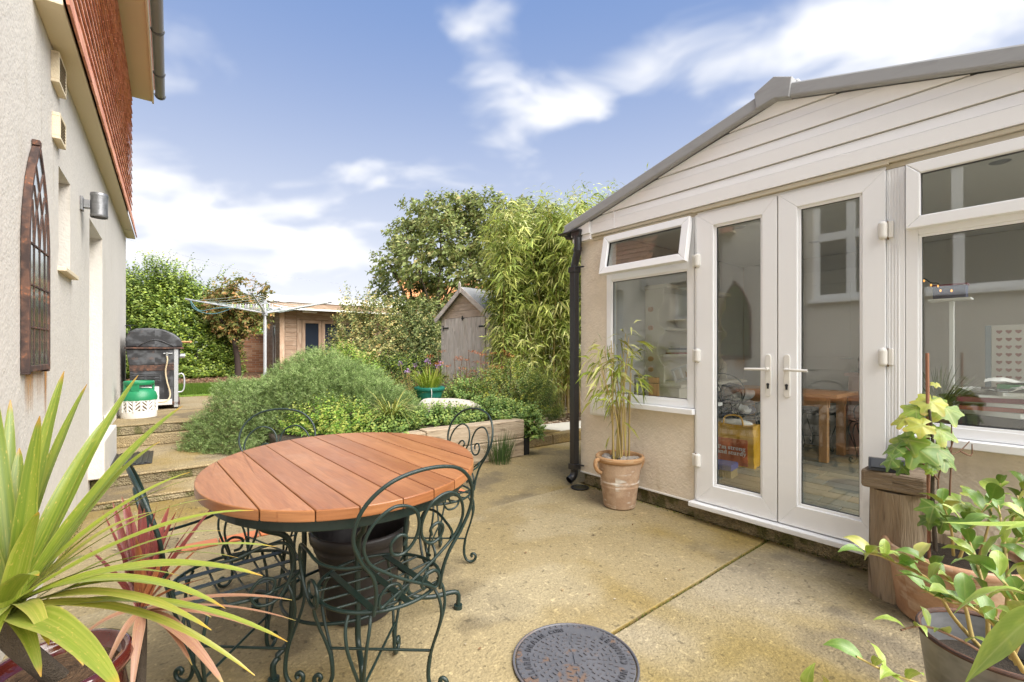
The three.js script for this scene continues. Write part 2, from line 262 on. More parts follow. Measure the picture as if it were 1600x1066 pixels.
{ // row of red edging bricks in the patio under the table
  const row = thing('brick_edging', 'short row of red bricks set flush in the patio behind the table', 'brick edging', V(HO[0], 0, HO[1]), ROT_H);
  const R = rng(5), ms = [0, 1, 2].map(k => mat({ c: [0.42 + 0.08 * k, 0.15 + 0.02 * k, 0.075], r: 0.9, bump: grainBump, bs: 0.003 }));
  for (let k = 0; k < 9; k++) part('brick', bx(2.96 + R() * 0.008, 3.065, 0.001, 0.013 + R() * 0.004, 0.55 + k * 0.222, 0.762 + k * 0.222, 0.005), ms[k % 3], row);
}

// ================================================================== HOUSE ON THE LEFT
const house = thing('rendered_house', 'cream rendered house wall on the left hung with red clay tiles above', 'house', V(HO[0], 0, HO[1]), ROT_H);
{
  const U1 = 8.47, sh = poly([[-4, 0], [U1, 0], [U1, 5.1], [-4, 5.1]]);
  rectHole(sh, 3.35, 3.74, 1.69, 2.28); rectHole(sh, 4.63, 5.52, 0.16, 2.27); rectHole(sh, -0.25, 1.75, 1.84, 3.25); rectHole(sh, 3.75, 4.35, 4.1, 4.85);
  const g = plate(sh, 0.26); g.translate(0, 0, -0.26);
  const endWall = bx(U1 - 0.26, U1 - 0.002, 0, 5.1, -7, -0.262, 0), back = bx(-4, U1 - 0.262, 0, 5.1, -7, -6.8, 0), near = bx(-4, -3.8, 0, 5.1, -6.79, -0.262, 0);
  part('wall', [muv(g), endWall, back, near], M.render, house);
  part('floor_slab', bx(-3.79, U1 - 0.27, 0.0, 0.16, -6.78, -0.27, 0), M.felt, house);
  part('ceiling', bx(-3.79, U1 - 0.27, 2.6, 2.8, -6.78, -0.27, 0), M.white, house);
  // soffit under the tile hanging
  part('soffit', bx(2.70, U1 + 0.07, 2.872, 2.90, 0.001, 0.105, 0.003), M.cream, house);
  part('soffit_joint', bx(7.88, 7.90, 2.868, 2.874, 0.02, 0.108, 0), M.pvcDirty, house);
  // doorway
  const door = part('door', bx(4.66, 5.49, 0.47, 2.25, -0.215, -0.17, 0.004), M.pvc, house);
  part('handle', [rod([4.76, 1.35, -0.13], [4.88, 1.35, -0.13], 0.009), rod([4.76, 1.35, -0.13], [4.76, 1.35, -0.17], 0.01)], M.alu, door);
  part('door_frame', [bx(4.631, 4.66, 0.47, 2.269, -0.23, -0.16), bx(5.49, 5.519, 0.47, 2.269, -0.23, -0.16), bx(4.66, 5.49, 2.25, 2.269, -0.23, -0.16)], M.white, house);
  part('doorstep', bx(4.55, 5.6, 0.166, 0.47, -0.24, 0.10, 0.012), M.render, house, { label: 'white painted doorstep' });
  part('plinth_ledge', bx(5.61, 8.46, 0.33, 0.56, 0.001, 0.022, 0.006), M.render, house);
  // small high window with a sill
  const w1 = part('window', [bx(3.351, 3.40, 1.70, 2.279, -0.22, -0.16), bx(3.69, 3.739, 1.70, 2.279, -0.22, -0.16), bx(3.40, 3.69, 2.235, 2.279, -0.22, -0.16), bx(3.40, 3.69, 1.70, 1.745, -0.22, -0.16)], M.pvc, house);
  part('pane', bx(3.40, 3.69, 1.745, 2.235, -0.195, -0.19, 0), M.mirrorGlass, w1);
  part('sill', bx(3.32, 3.77, 1.664, 1.69, -0.15, 0.038, 0.004), M.cream, house);
  // broad white window further along, which the glass doors mirror
  const bigW = (x0, x1, y0, y1, mull, trans, fr) => {
    const gs = [bx(x0, x0 + fr, y0, y1, -0.12, -0.05), bx(x1 - fr, x1, y0, y1, -0.12, -0.05), bx(x0 + fr, x1 - fr, y1 - fr, y1, -0.12, -0.05), bx(x0 + fr, x1 - fr, y0, y0 + fr, -0.12, -0.05)];
    for (const m of mull) gs.push(bx(m - 0.045, m + 0.045, y0 + fr, y1 - fr, -0.121, -0.048)); if (trans) gs.push(bx(x0 + fr, x1 - fr, trans - 0.05, trans + 0.05, -0.119, -0.046));
    const w = part('window', gs, M.pvc, house); part('pane', bx(x0 + fr, x1 - fr, y0 + fr, y1 - fr, -0.09, -0.085, 0), mat({ c: [0.05, 0.055, 0.06], r: 0.06 }), w); part('sill', bx(x0 - 0.03, x1 + 0.03, y0 - 0.05, y0 - 0.002, -0.1, 0.05), M.pvc, w); return w;
  };
  bigW(-0.249, 1.749, 1.842, 3.249, [0.42, 1.36], 2.62, 0.06); bigW(3.751, 4.349, 4.101, 4.849, [4.05], 0, 0.05);
  // air bricks under the soffit
  const vent = (u0, u1, y0, y1) => {
    const v = part('air_vent', [bx(u0, u1, y1 - 0.018, y1, 0, 0.034, 0.002), bx(u0, u1, y0, y0 + 0.018, 0, 0.034, 0.002), bx(u0, u0 + 0.016, y0 + 0.018, y1 - 0.018, 0, 0.034, 0.002), bx(u1 - 0.016, u1, y0 + 0.018, y1 - 0.018, 0, 0.034, 0.002), bx(u0 + 0.016, u1 - 0.016, y0 + 0.018, y1 - 0.018, 0, 0.008, 0)], M.cream, house);
    const gs = []; for (let y = y0 + 0.03; y < y1 - 0.02; y += 0.017) gs.push(bx(u0 + 0.016, u1 - 0.016, y, y + 0.006, 0.02, 0.033, 0)); for (let u = u0 + 0.035; u < u1 - 0.02; u += 0.022) gs.push(bx(u, u + 0.006, y0 + 0.018, y1 - 0.018, 0.018, 0.031, 0));
    part('grille', gs, mat({ c: [0.20, 0.15, 0.08], r: 0.8 }), v);
  };
  vent(3.13, 3.35, 2.675, 2.845); vent(3.16, 3.34, 2.375, 2.52);
  part('hook', [tube([[8.30, 1.56, 0.0], [8.30, 1.56, 0.05], [8.30, 1.50, 0.065], [8.30, 1.47, 0.045], [8.30, 1.49, 0.03]], 0.007, 14), rod([8.2, 1.565, 0.02], [8.2, 1.565, 0.14], 0.004)], M.black, house);
  // rust that has run down the render from the old iron window
  const stain = tex(256, 1, (u, v) => { const col = fbm(u * 22, 3, 3, 22, 301), run = Math.max(Math.exp(-Math.pow((u - 0.16) / 0.13, 2)), 0.9 * Math.exp(-Math.pow((u - 0.78) / 0.06, 2)), 0.35 * Math.exp(-Math.pow((u - 0.5) / 0.3, 2))), len = clamp(1 - (1 - v) / (0.35 + 0.75 * col * run)); const a = clamp(run * len * (0.35 + 0.9 * col) * (0.6 + 0.5 * fbm(u * 40, v * 12, 3, 480, 305))); return [...mix3([0.62, 0.36, 0.12], [0.40, 0.17, 0.04], col), Math.min(1, a * 1.5)]; });
  const sg = new THREE.PlaneGeometry(0.56, 0.34); sg.translate(2.83, 0.93, 0.002);
  part('rust_stain', sg, new THREE.MeshStandardMaterial({ map: stain, transparent: true, roughness: 0.95 }), house);

  // clay tiles
  const R = rng(77), tiles = [];
  const clay = [[0.66, 0.29, 0.19], [0.70, 0.33, 0.22], [0.60, 0.25, 0.16], [0.72, 0.36, 0.25], [0.65, 0.30, 0.17]].map((c, k) => mat({ r: 0.85, bump: fineBump, bs: 0.001, map: clayTex(c, c.map(x => x * 0.78), [0.55, 0.36, 0.16], 310 + k * 7, 0.08) }));
  const GA = 0.098, TW = 0.165;
  for (let k = 0; k < 23; k++) for (let i = 0; i < 36; i++) {
    const u = 2.70 + i * TW + (k % 2 ? TW / 2 : 0); if (u + TW > U1 + 0.12) continue;
    const y = 2.885 + k * GA; if (u > 3.6 && u < 4.3 && y > 3.98 && y < 4.86) continue;
    tiles.push({ u, y, d: Hs(u + 0.08, y, 0.1).distanceTo(camera.position), k });
  }
  tiles.sort((a, b) => a.d - b.d);
  const tg = [0, 1, 2].map(k => { const g = bx(0.002, TW - 0.003, 0, 0.165, 0, 0.012, 0); g.rotateX(-0.15 - 0.006 * k); g.rotateZ(0.0015 * (k - 1)); return g; });
  const rest = clay.map(() => []);
  tiles.forEach((t, n) => {
    const m = Math.floor(R() * 5), g = tg[Math.floor(R() * 3)], w = 0.118 - 0.055 * Math.min(1, (t.k / 3)) + (R() - 0.5) * 0.0015, dy = (R() - 0.5) * 0.002;
    if (n < 300) { const o = part('tile', g, clay[m], house); o.position.set(t.u, t.y + dy, w); } else { const c = g.clone(); c.translate(t.u, t.y + dy, w); rest[m].push(c); }
  });
  rest.forEach((l, k) => l.length && part('tile_hanging', l, clay[k], house, { kind: 'stuff' }));
  part('tile_backing', bx(2.72, U1 + 0.03, 2.905, 5.1, 0.002, 0.022, 0), mat({ c: [0.10, 0.04, 0.025], r: 0.95 }), house);
  // eaves: boxed soffit, fascia, gutter, roof
  part('eaves_soffit', bx(1.6, U1 + 0.12, 5.02, 5.045, 0.05, 0.30, 0.003), M.cream, house);
  part('fascia', bx(1.6, U1 + 0.14, 5.0, 5.2, 0.302, 0.325, 0.004), mat({ c: [0.72, 0.62, 0.46], r: 0.6 }), house);
  const gut = []; { const pts = []; for (let a = 0; a <= 14; a++) { const t = Math.PI + Math.PI * a / 14; pts.push([Math.cos(t) * 0.062, Math.sin(t) * 0.062]); } for (let a = 14; a >= 0; a--) { const t = Math.PI + Math.PI * a / 14; pts.push([Math.cos(t) * 0.057, Math.sin(t) * 0.057]); } const g = plate(poly(pts), 7.05); g.rotateY(-Math.PI / 2); g.rotateX(0); g.translate(8.66, 5.17, 0.40); gut.push(g); }
  const gutter = part('gutter', gut, mat({ c: [0.24, 0.25, 0.265], r: 0.5 }), house);
  for (const u of [3.2, 4.4, 5.6, 6.8, 7.9, 8.62]) part('bracket', (() => { const g = new THREE.TorusGeometry(0.066, 0.008, 6, 16, Math.PI); g.rotateZ(Math.PI); g.rotateY(Math.PI / 2); g.scale(3.2, 1, 1); g.translate(u, 5.17, 0.40); return plain(g); })(), mat({ c: [0.13, 0.14, 0.155], r: 0.5 }), gutter);
  const rp = bx(1.5, U1 + 0.2, -0.06, 0.0, -4.6, 0, 0); rp.rotateX(0.75); rp.translate(0, 5.28, 0.36); part('roof', rp, clay[2], house);
}

// ================================================================== GARDEN ROOM ON THE RIGHT
const room = thing('garden_room', 'white clad garden room with glazed double doors and low grey roof', 'garden room', V(CO[0], 0, CO[1]), ROT_C);
{
  const L = 3.36, D = 3.0, RX = 1.66;                       // width, depth, place of the ridge
  const under = s => 2.735 - 0.27 * Math.abs(s - RX);        // underside of the verge
  // masonry
  part('plinth', [bx(0.02, L - 0.02, 0, 0.118, -D, -0.025, 0.006), bx(1.09, 2.24, 0, 0.10, -0.024, 0.005, 0.01)], M.mossy, room);
  part('wall', [bx(0, 0.30, 0.12, 2.20, -0.13, 0, 0.003), bx(0.30, 1.09, 0.12, 0.755, -0.13, 0, 0.003), bx(2.255, L, 0.12, 0.735, -0.13, 0, 0.003), bx(0, 0.13, 0.12, 2.24, -D, -0.131, 0), bx(0.13, L, 0.12, 2.6, -D, -D + 0.13, 0), bx(L - 0.13, L, 0.12, 0.8, -2.3, -0.131, 0), bx(L - 0.13, L, 0.12, 2.25, -D + 0.131, -2.301, 0)], M.renderC, room);
  part('render_bead', bx(0.001, 1.085, 0.108, 0.121, -0.01, 0.006, 0.002), M.white, room);
  part('inner_lining', [bx(0.131, 0.145, 0.13, 2.25, -D + 0.15, -0.14, 0), bx(0.15, L - 0.14, 0.13, 2.25, -D + 0.131, -D + 0.145, 0)], mat({ c: [0.56, 0.54, 0.50], r: 0.8 }), room);
  part('ceiling', bx(0.131, L - 0.131, 2.255, 2.30, -D + 0.131, -0.14, 0), M.white, room);
  // interior floor of slate tiles laid in courses
  part('floor_bed', bx(0.131, L - 0.131, 0.03, 0.124, -D + 0.131, -0.05, 0), mat({ c: [0.055, 0.045, 0.035], r: 0.9 }), room);
  const R = rng(404), sl = [[0.25, 0.235, 0.185], [0.20, 0.205, 0.175], [0.28, 0.245, 0.185], [0.18, 0.19, 0.175], [0.26, 0.21, 0.145]].map((c, k) => mat({ r: 0.42, bump: grainBump, bs: 0.003, map: tex(128, 0.5, (u, v) => { const q = 0.75 + 0.5 * fbm(u * 5, v * 5, 4, 5, 410 + k); return c.map(x => x * q); }) }));
  for (let row = 0; row < 17; row++) { let s = 0.14 + (row % 2) * -0.2; const n0 = -0.145 - row * 0.165; while (s < L - 0.15) { const w = 0.30 + R() * 0.22, a = Math.max(s, 0.14), b = Math.min(s + w, L - 0.14); if (b - a > 0.04 && n0 - 0.16 > -D + 0.15) part('floor_tile', bx(a + 0.004, b - 0.004, 0.124, 0.1335 + R() * 0.002, n0 - 0.154, n0, 0.002), sl[Math.floor(R() * 5)], room); s += w; } }
  for (const [s, n] of [[2.55, -0.65], [2.75, -1.5], [1.0, -0.9], [1.2, -2.0]]) { const d = part('downlight', lathe([[0, 2.247], [0.032, 2.248], [0.045, 2.2535], [0.045, 2.2545]], 20), M.steel, room); d.position.set(s, 0, n); }
  // cladding boards, each a shiplap profile cut to the slope of the roof
  const lows = [2.212, 2.36, 2.507, 2.653];
  const clip = (y0, y1) => { const p = []; const f = y => [RX - (2.735 - y) / 0.27, RX + (2.735 - y) / 0.27]; const [a0, b0] = f(y0), c0 = Math.max(0.02, a0), d0 = Math.min(L - 0.02, b0); p.push([c0, y0], [d0, y0]); if (y1 >= 2.735) { p.push([RX, 2.735]); } else { const [a1, b1] = f(y1), c1 = Math.max(0.02, a1), d1 = Math.min(L - 0.02, b1); if (d1 >= L - 0.021 && under(L) < y1) p.push([L - 0.02, Math.min(y1, under(L - 0.02))]); p.push([d1, y1], [c1, y1]); if (c1 > 0.021 && c0 < 0.021) p.push([0.02, Math.min(y1, under(0.02))]); } return p; };
  lows.forEach((y, k) => {
    const top = k < 3 ? lows[k + 1] : 2.735, mid = y + 0.085;
    const flat = plate(poly(clip(y, Math.min(mid, top - 0.001))), 0.024, 0.003), up = plate(poly(clip(mid + 0.0005, k < 3 ? top - 0.007 : top)), 0.016, 0.002);
    mold(up, v => { if (v.z > 0.008) v.z = 0.0235 - 0.0095 * clamp((v.y - mid) / (0.062)); });
    part('cladding_board', [muv(move(flat, 0, 0, 0.012)), muv(move(up, 0, 0, 0.012))], M.pvcClad, room);
  });
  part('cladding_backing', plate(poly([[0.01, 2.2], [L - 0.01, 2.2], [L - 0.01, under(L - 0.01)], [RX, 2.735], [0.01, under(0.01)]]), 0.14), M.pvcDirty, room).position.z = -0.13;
  part('cladding_joint', bx(0.395, 0.405, 2.214, 2.356, 0.030, 0.0385, 0.001), M.pvcClad, room);
  part('corner_trim', [bx(-0.06, 0.15, 2.17, 2.22, -0.14, 0.045, 0.003), plate(poly([[-0.06, 2.221], [0.15, 2.221], [0.15, under(0.15) - 0.004], [-0.06, under(-0.06) - 0.004]]), 0.06, 0.003)], M.pvcClad, room);
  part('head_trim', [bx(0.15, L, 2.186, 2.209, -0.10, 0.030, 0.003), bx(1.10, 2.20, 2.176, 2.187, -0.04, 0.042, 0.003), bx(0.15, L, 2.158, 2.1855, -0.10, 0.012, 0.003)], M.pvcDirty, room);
  // roof: two slopes, verge trim and the ridge cap
  const roofSide = sgn => { const w = 1.84 / Math.cos(Math.atan(0.27)), g = bx(0, w, 0, 0.05, -D - 0.1, 0.035, 0); if (sgn < 0) { g.scale(-1, 1, 1); const p = g.attributes.position; for (let i = 0; i < p.count; i += 3) for (const a of ['position', 'normal', 'uv']) { const A = g.attributes[a], s = A.itemSize, r = A.array; for (let q = 0; q < s; q++) { const t = r[(i + 1) * s + q]; r[(i + 1) * s + q] = r[(i + 2) * s + q]; r[(i + 2) * s + q] = t; } } } g.rotateZ(-sgn * Math.atan(0.27)); g.translate(RX, 2.75, 0); return g; };
  part('roof', [roofSide(1), roofSide(-1)], M.lead, room);
  const verge = (a, b) => { const f = (s, k) => 2.735 + k - 0.27 * Math.abs(s - RX), n = 2; const g = plate(poly([[a, f(a, 0)], [b, f(b, 0)], [b, f(b, 0.085)], [a, f(a, 0.085)]]), 0.05, 0.012); return move(g, 0, 0, 0.036); };
  part('verge_trim', muv(verge(-0.13, RX - 0.075), 0), M.lead, room); part('verge_trim', muv(verge(RX + 0.075, 3.5), 0), M.lead, room);
  const capP = [[RX - 0.105, 2.712], [RX, 2.733], [RX + 0.085, 2.708], [RX + 0.10, 2.822], [RX, 2.868], [RX - 0.115, 2.812]];
  part('ridge_cap', [muv(move(plate(poly(capP), 0.075, 0.006), 0, 0, 0.020)), muv(bx(RX - 0.11, RX + 0.11, 2.80, 2.845, -D - 0.1, 0.02, 0.02))], M.lead, room);

  // ---------------------------------------------------------------- doors
  const frame = part('door_frame', [bx(1.10, 1.122, 0.136, 2.175, -0.06, 0.012, 0.003), bx(2.186, 2.262, 0.136, 2.157, -0.06, 0.010, 0.003), bx(1.122, 2.186, 2.160, 2.1755, -0.06, 0.0135, 0.002), ...[2.196, 2.209, 2.222, 2.235].map(s => bx(s, s + 0.006, 0.136, 2.155, 0.0095, 0.014, 0.002))], M.pvc, room);
  part('threshold', bx(1.085, 2.225, 0.102, 0.135, -0.05, 0.075, 0.006), M.pvc, room);
  const leaf = (s0, s1, g0, g1, handleS, hDir) => {
    const y0 = 0.142, y1 = 2.158, a = 0.268, b = 2.062, z0 = -0.045, z1 = 0.028, fr = [];
    const memb = (pts) => fr.push(plate(poly(pts), z1 - z0, 0.003));
    memb([[s0, y0], [s1, y0], [g1, a], [g0, a]]); memb([[s0, y1], [g0, b], [g1, b], [s1, y1]]); memb([[s0, y0], [g0, a], [g0, b], [s0, y1]]); memb([[s1, y0], [s1, y1], [g1, b], [g1, a]]);
    const d = part('glazed_door', join(fr).translate(0, 0, z0), M.pvc, room);
    const bd = []; const bead = (pts) => { const g = plate(poly(pts), 0.012, 0.003); bd.push(g); }; const k = 0.016;
    bead([[g0 - 0.002, a - 0.002], [g1 + 0.002, a - 0.002], [g1 - k, a + k], [g0 + k, a + k]]); bead([[g0 - 0.002, b + 0.002], [g0 + k, b - k], [g1 - k, b - k], [g1 + 0.002, b + 0.002]]); bead([[g0 - 0.002, a], [g0 + k, a + k], [g0 + k, b - k], [g0 - 0.002, b]]); bead([[g1 + 0.002, a], [g1 + 0.002, b], [g1 - k, b - k], [g1 - k, a + k]]);
    part('glazing_bead', join(bd).translate(0, 0, 0.002), M.pvc, d);
    const gk = 0.003; part('gasket', [bx(g0 + k - gk, g0 + k + gk, a + k, b - k, -0.004, 0.006, 0), bx(g1 - k - gk, g1 - k + gk, a + k, b - k, -0.004, 0.006, 0), bx(g0 + k, g1 - k, a + k - gk, a + k + gk, -0.004, 0.006, 0), bx(g0 + k, g1 - k, b - k - gk, b - k + gk, -0.004, 0.006, 0)], M.black, d);
    const pg = new THREE.PlaneGeometry(g1 - g0, b - a); pg.translate((g0 + g1) / 2, (a + b) / 2, -0.008); part('pane', join([pg, pg.clone().translate(0, 0, -0.02)]), M.glass, d);
    const hx = handleS, hy = 1.085, esc = new THREE.Shape(); esc.absarc(0, 0.075, 0.017, 0, Math.PI); esc.absarc(0, -0.155, 0.017, Math.PI, 2 * Math.PI); const eg = plate(esc, 0.012, 0.003); eg.translate(hx, hy, 0.027);
    const h = part('handle', [eg, rod([hx, hy, 0.03], [hx, hy, 0.075], 0.010), tube([[hx, hy, 0.07], [hx + hDir * 0.03, hy - 0.001, 0.076], [hx + hDir * 0.075, hy - 0.002, 0.077], [hx + hDir * 0.125, hy - 0.003, 0.075]], 0.0085, 14, 9)], M.whitePlastic, d);
    const kh = new THREE.Shape(); kh.absarc(0, 0.009, 0.0085, -0.6, Math.PI + 0.6); kh.lineTo(-0.005, -0.018); kh.lineTo(0.005, -0.018); const kg = plate(kh, 0.004); kg.translate(hx, hy - 0.105, 0.0385); part('keyhole', kg, M.dark, h);
    return d;
  };
  const dl = leaf(1.123, 1.652, 1.245, 1.565, 1.605, -1), dr = leaf(1.660, 2.185, 1.765, 2.085, 1.712, 1);
  const hinge = (s, y, sg, p) => { const g = new RoundedBoxGeometry(0.040, 0.098, 0.042, 4, 0.019); g.translate(s - sg * 0.016, y, 0.033); part('hinge', [plain(g), bx(Math.min(s + sg * 0.006, s + sg * 0.026), Math.max(s + sg * 0.006, s + sg * 0.026), y - 0.042, y + 0.045, 0.01, 0.034, 0.004)], M.whitePlastic, p); part('hinge_pin', bx(Math.min(s + sg * 0.002, s + sg * 0.005), Math.max(s + sg * 0.002, s + sg * 0.005), y - 0.05, y + 0.048, 0.01, 0.030, 0), mat({ c: [0.20, 0.12, 0.05], r: 0.8 }), p); };
  for (const y of [1.835, 1.165, 0.425]) { hinge(1.119, y, -1, frame); hinge(2.192, y, 1, frame); }
  part('meeting_seal', bx(1.6525, 1.6595, 0.142, 2.158, -0.03, 0.012, 0), M.pvcDirty, room);

  // ---------------------------------------------------------------- windows
  const win = (s0, s1, y0, yT, y1, f, tilt) => {
    const z0 = -0.06, z1 = 0.008, w = part('window', [bx(s0, s0 + f, y0, y1, z0, z1, 0.003), bx(s1 - f, s1, y0, y1, z0, z1, 0.003), bx(s0 + f, s1 - f, y1 - 0.03, y1, z0, z1, 0.003), bx(s0 + f, s1 - f, y0, y0 + f, z0, z1, 0.003), bx(s0 + f, s1 - f, yT - 0.055, yT, z0, z1, 0.003)], M.pvc, room);
    const bevel = (a0, a1, b0, b1, k, z) => { const l = [], b = pts => l.push(plate(poly(pts), 0.012, 0.003)); b([[a0, b0], [a1, b0], [a1 - k, b0 + k], [a0 + k, b0 + k]]); b([[a0, b1], [a0 + k, b1 - k], [a1 - k, b1 - k], [a1, b1]]); b([[a0, b0], [a0 + k, b0 + k], [a0 + k, b1 - k], [a0, b1]]); b([[a1, b0], [a1, b1], [a1 - k, b1 - k], [a1 - k, b0 + k]]); return join(l).translate(0, 0, z); };
    part('glazing_bead', bevel(s0 + f - 0.001, s1 - f + 0.001, y0 + f - 0.001, yT - 0.054, 0.014, -0.012), M.pvc, w);
    const gk = 0.0028, A = s0 + f + 0.013, B = s1 - f - 0.013, E = y0 + f + 0.013, F = yT - 0.068;
    part('gasket', [bx(A - gk, A + gk, E, F, -0.016, -0.006, 0), bx(B - gk, B + gk, E, F, -0.016, -0.006, 0), bx(A, B, E - gk, E + gk, -0.016, -0.006, 0), bx(A, B, F - gk, F + gk, -0.016, -0.006, 0)], M.black, w);
    const pg = new THREE.PlaneGeometry(s1 - s0 - 2 * f, yT - 0.055 - y0 - f); pg.translate((s0 + s1) / 2, (y0 + f + yT - 0.055) / 2, -0.02); part('pane', join([pg, pg.clone().translate(0, 0, -0.02)]), M.glass, w);
    // top-hung sash, built about its hinge line
    const h = y1 - yT + 0.012, q = 0.058, sw = (s1 - s0) - 0.016, ss = [], mb = pts => ss.push(plate(poly(pts), 0.05, 0.006)); mb([[0, -h], [sw, -h], [sw - q, -h + q], [q, -h + q]]); mb([[0, 0], [q, -q], [sw - q, -q], [sw, 0]]); mb([[0, -h], [q, -h + q], [q, -q], [0, 0]]); mb([[sw, -h], [sw, 0], [sw - q, -q], [sw - q, -h + q]]);
    const sash = part('opening_sash', join(ss), M.pvc, room); sash.position.set(s0 + 0.008, y1 - 0.014, 0.006); sash.rotation.x = -tilt;
    part('gasket', [bx(q - gk, q + gk, -h + q, -q, 0.012, 0.03, 0), bx(sw - q - gk, sw - q + gk, -h + q, -q, 0.012, 0.03, 0), bx(q, sw - q, -h + q - gk, -h + q + gk, 0.012, 0.03, 0), bx(q, sw - q, -q - gk, -q + gk, 0.012, 0.03, 0)], M.black, sash);
    const tg = new THREE.PlaneGeometry(sw - 2 * q, h - 2 * q); tg.translate(sw / 2, -h / 2, 0.018); part('pane', join([tg, tg.clone().translate(0, 0, -0.01)]), M.glass, sash);
    part('sill', bx(s0 - 0.015, s1 + 0.015, y0 - 0.042, y0 - 0.002, -0.05, 0.06, 0.005), M.pvc, w);
  };
  win(0.30, 1.095, 0.785, 1.845, 2.162, 0.048, 0.20);
  win(2.264, 3.30, 0.775, 1.845, 2.162, 0.050, 0.0);
  // side glazing, out of the photograph, that lights the room
  part('window', [bx(L - 0.09, L - 0.03, 0.8, 2.24, -2.29, -2.23, 0), bx(L - 0.09, L - 0.03, 0.8, 2.24, -0.20, -0.131, 0), bx(L - 0.089, L - 0.031, 2.18, 2.25, -2.29, -0.131, 0)], M.pvc, room);
  // window board inside the right-hand window
  part('window_board', bx(2.23, L - 0.13, 0.745, 0.772, -0.42, -0.131, 0.004), M.white, room);
  // rainwater goods
  const gp = []; for (let a = 0; a <= 12; a++) { const t = Math.PI + Math.PI * a / 12; gp.push([Math.cos(t) * 0.055, Math.sin(t) * 0.05]); } for (let a = 12; a >= 0; a--) { const t = Math.PI + Math.PI * a / 12; gp.push([Math.cos(t) * 0.050, Math.sin(t) * 0.045]); }
  const gg = plate(poly(gp), D); gg.translate(-0.125, 2.268, -D + 0.02); const capg = plate(poly(gp.slice(0, 13)), 0.006); capg.translate(-0.125, 2.268, 0.02);
  const gutter = part('gutter', [gg, capg], M.black, room);
  part('gutter_end', [bx(-0.19, 0.07, 2.255, 2.27, 0.005, 0.10, 0.004), plate(poly([[-0.04, 2.256], [0.07, 2.256], [0.055, 2.205], [-0.02, 2.195]]), 0.07, 0.004).translate(0, 0, 0.02)], M.black, gutter);
  const down = part('downpipe', [tube([[0.02, 2.22, 0.062], [0.024, 2.12, 0.064], [0.022, 2.085, 0.063], [-0.008, 2.02, 0.055], [-0.03, 1.965, 0.05], [-0.032, 1.91, 0.05]], 0.034, 30, 14), bx(-0.064, 0.0, 0.14, 1.93, 0.018, 0.082, 0.010), tube([[-0.032, 0.15, 0.05], [-0.032, 0.10, 0.052], [-0.034, 0.065, 0.075], [-0.036, 0.045, 0.115]], 0.035, 16, 14)], M.black, room);
  for (const y of [0.16, 1.925]) part('bracket', [bx(-0.072, 0.008, y - 0.025, y + 0.025, 0.010, 0.090, 0.004), rod([-0.03, y + 0.02, 0.07], [0.065, y + 0.02, 0.03], 0.008)], M.black, down);
  part('pipe_collar', [move(plain(new THREE.CylinderGeometry(0.040, 0.040, 0.03, 16)), 0.023, 2.10, 0.064)], M.black, down);
  // utility box
  const ub = part('meter_box', bx(0.155, 0.335, 0.645, 0.80, 0.001, 0.055, 0.008), M.whitePlastic, room); part('lid', bx(0.165, 0.325, 0.66, 0.785, 0.056, 0.066, 0.006), M.whitePlastic, ub);
}

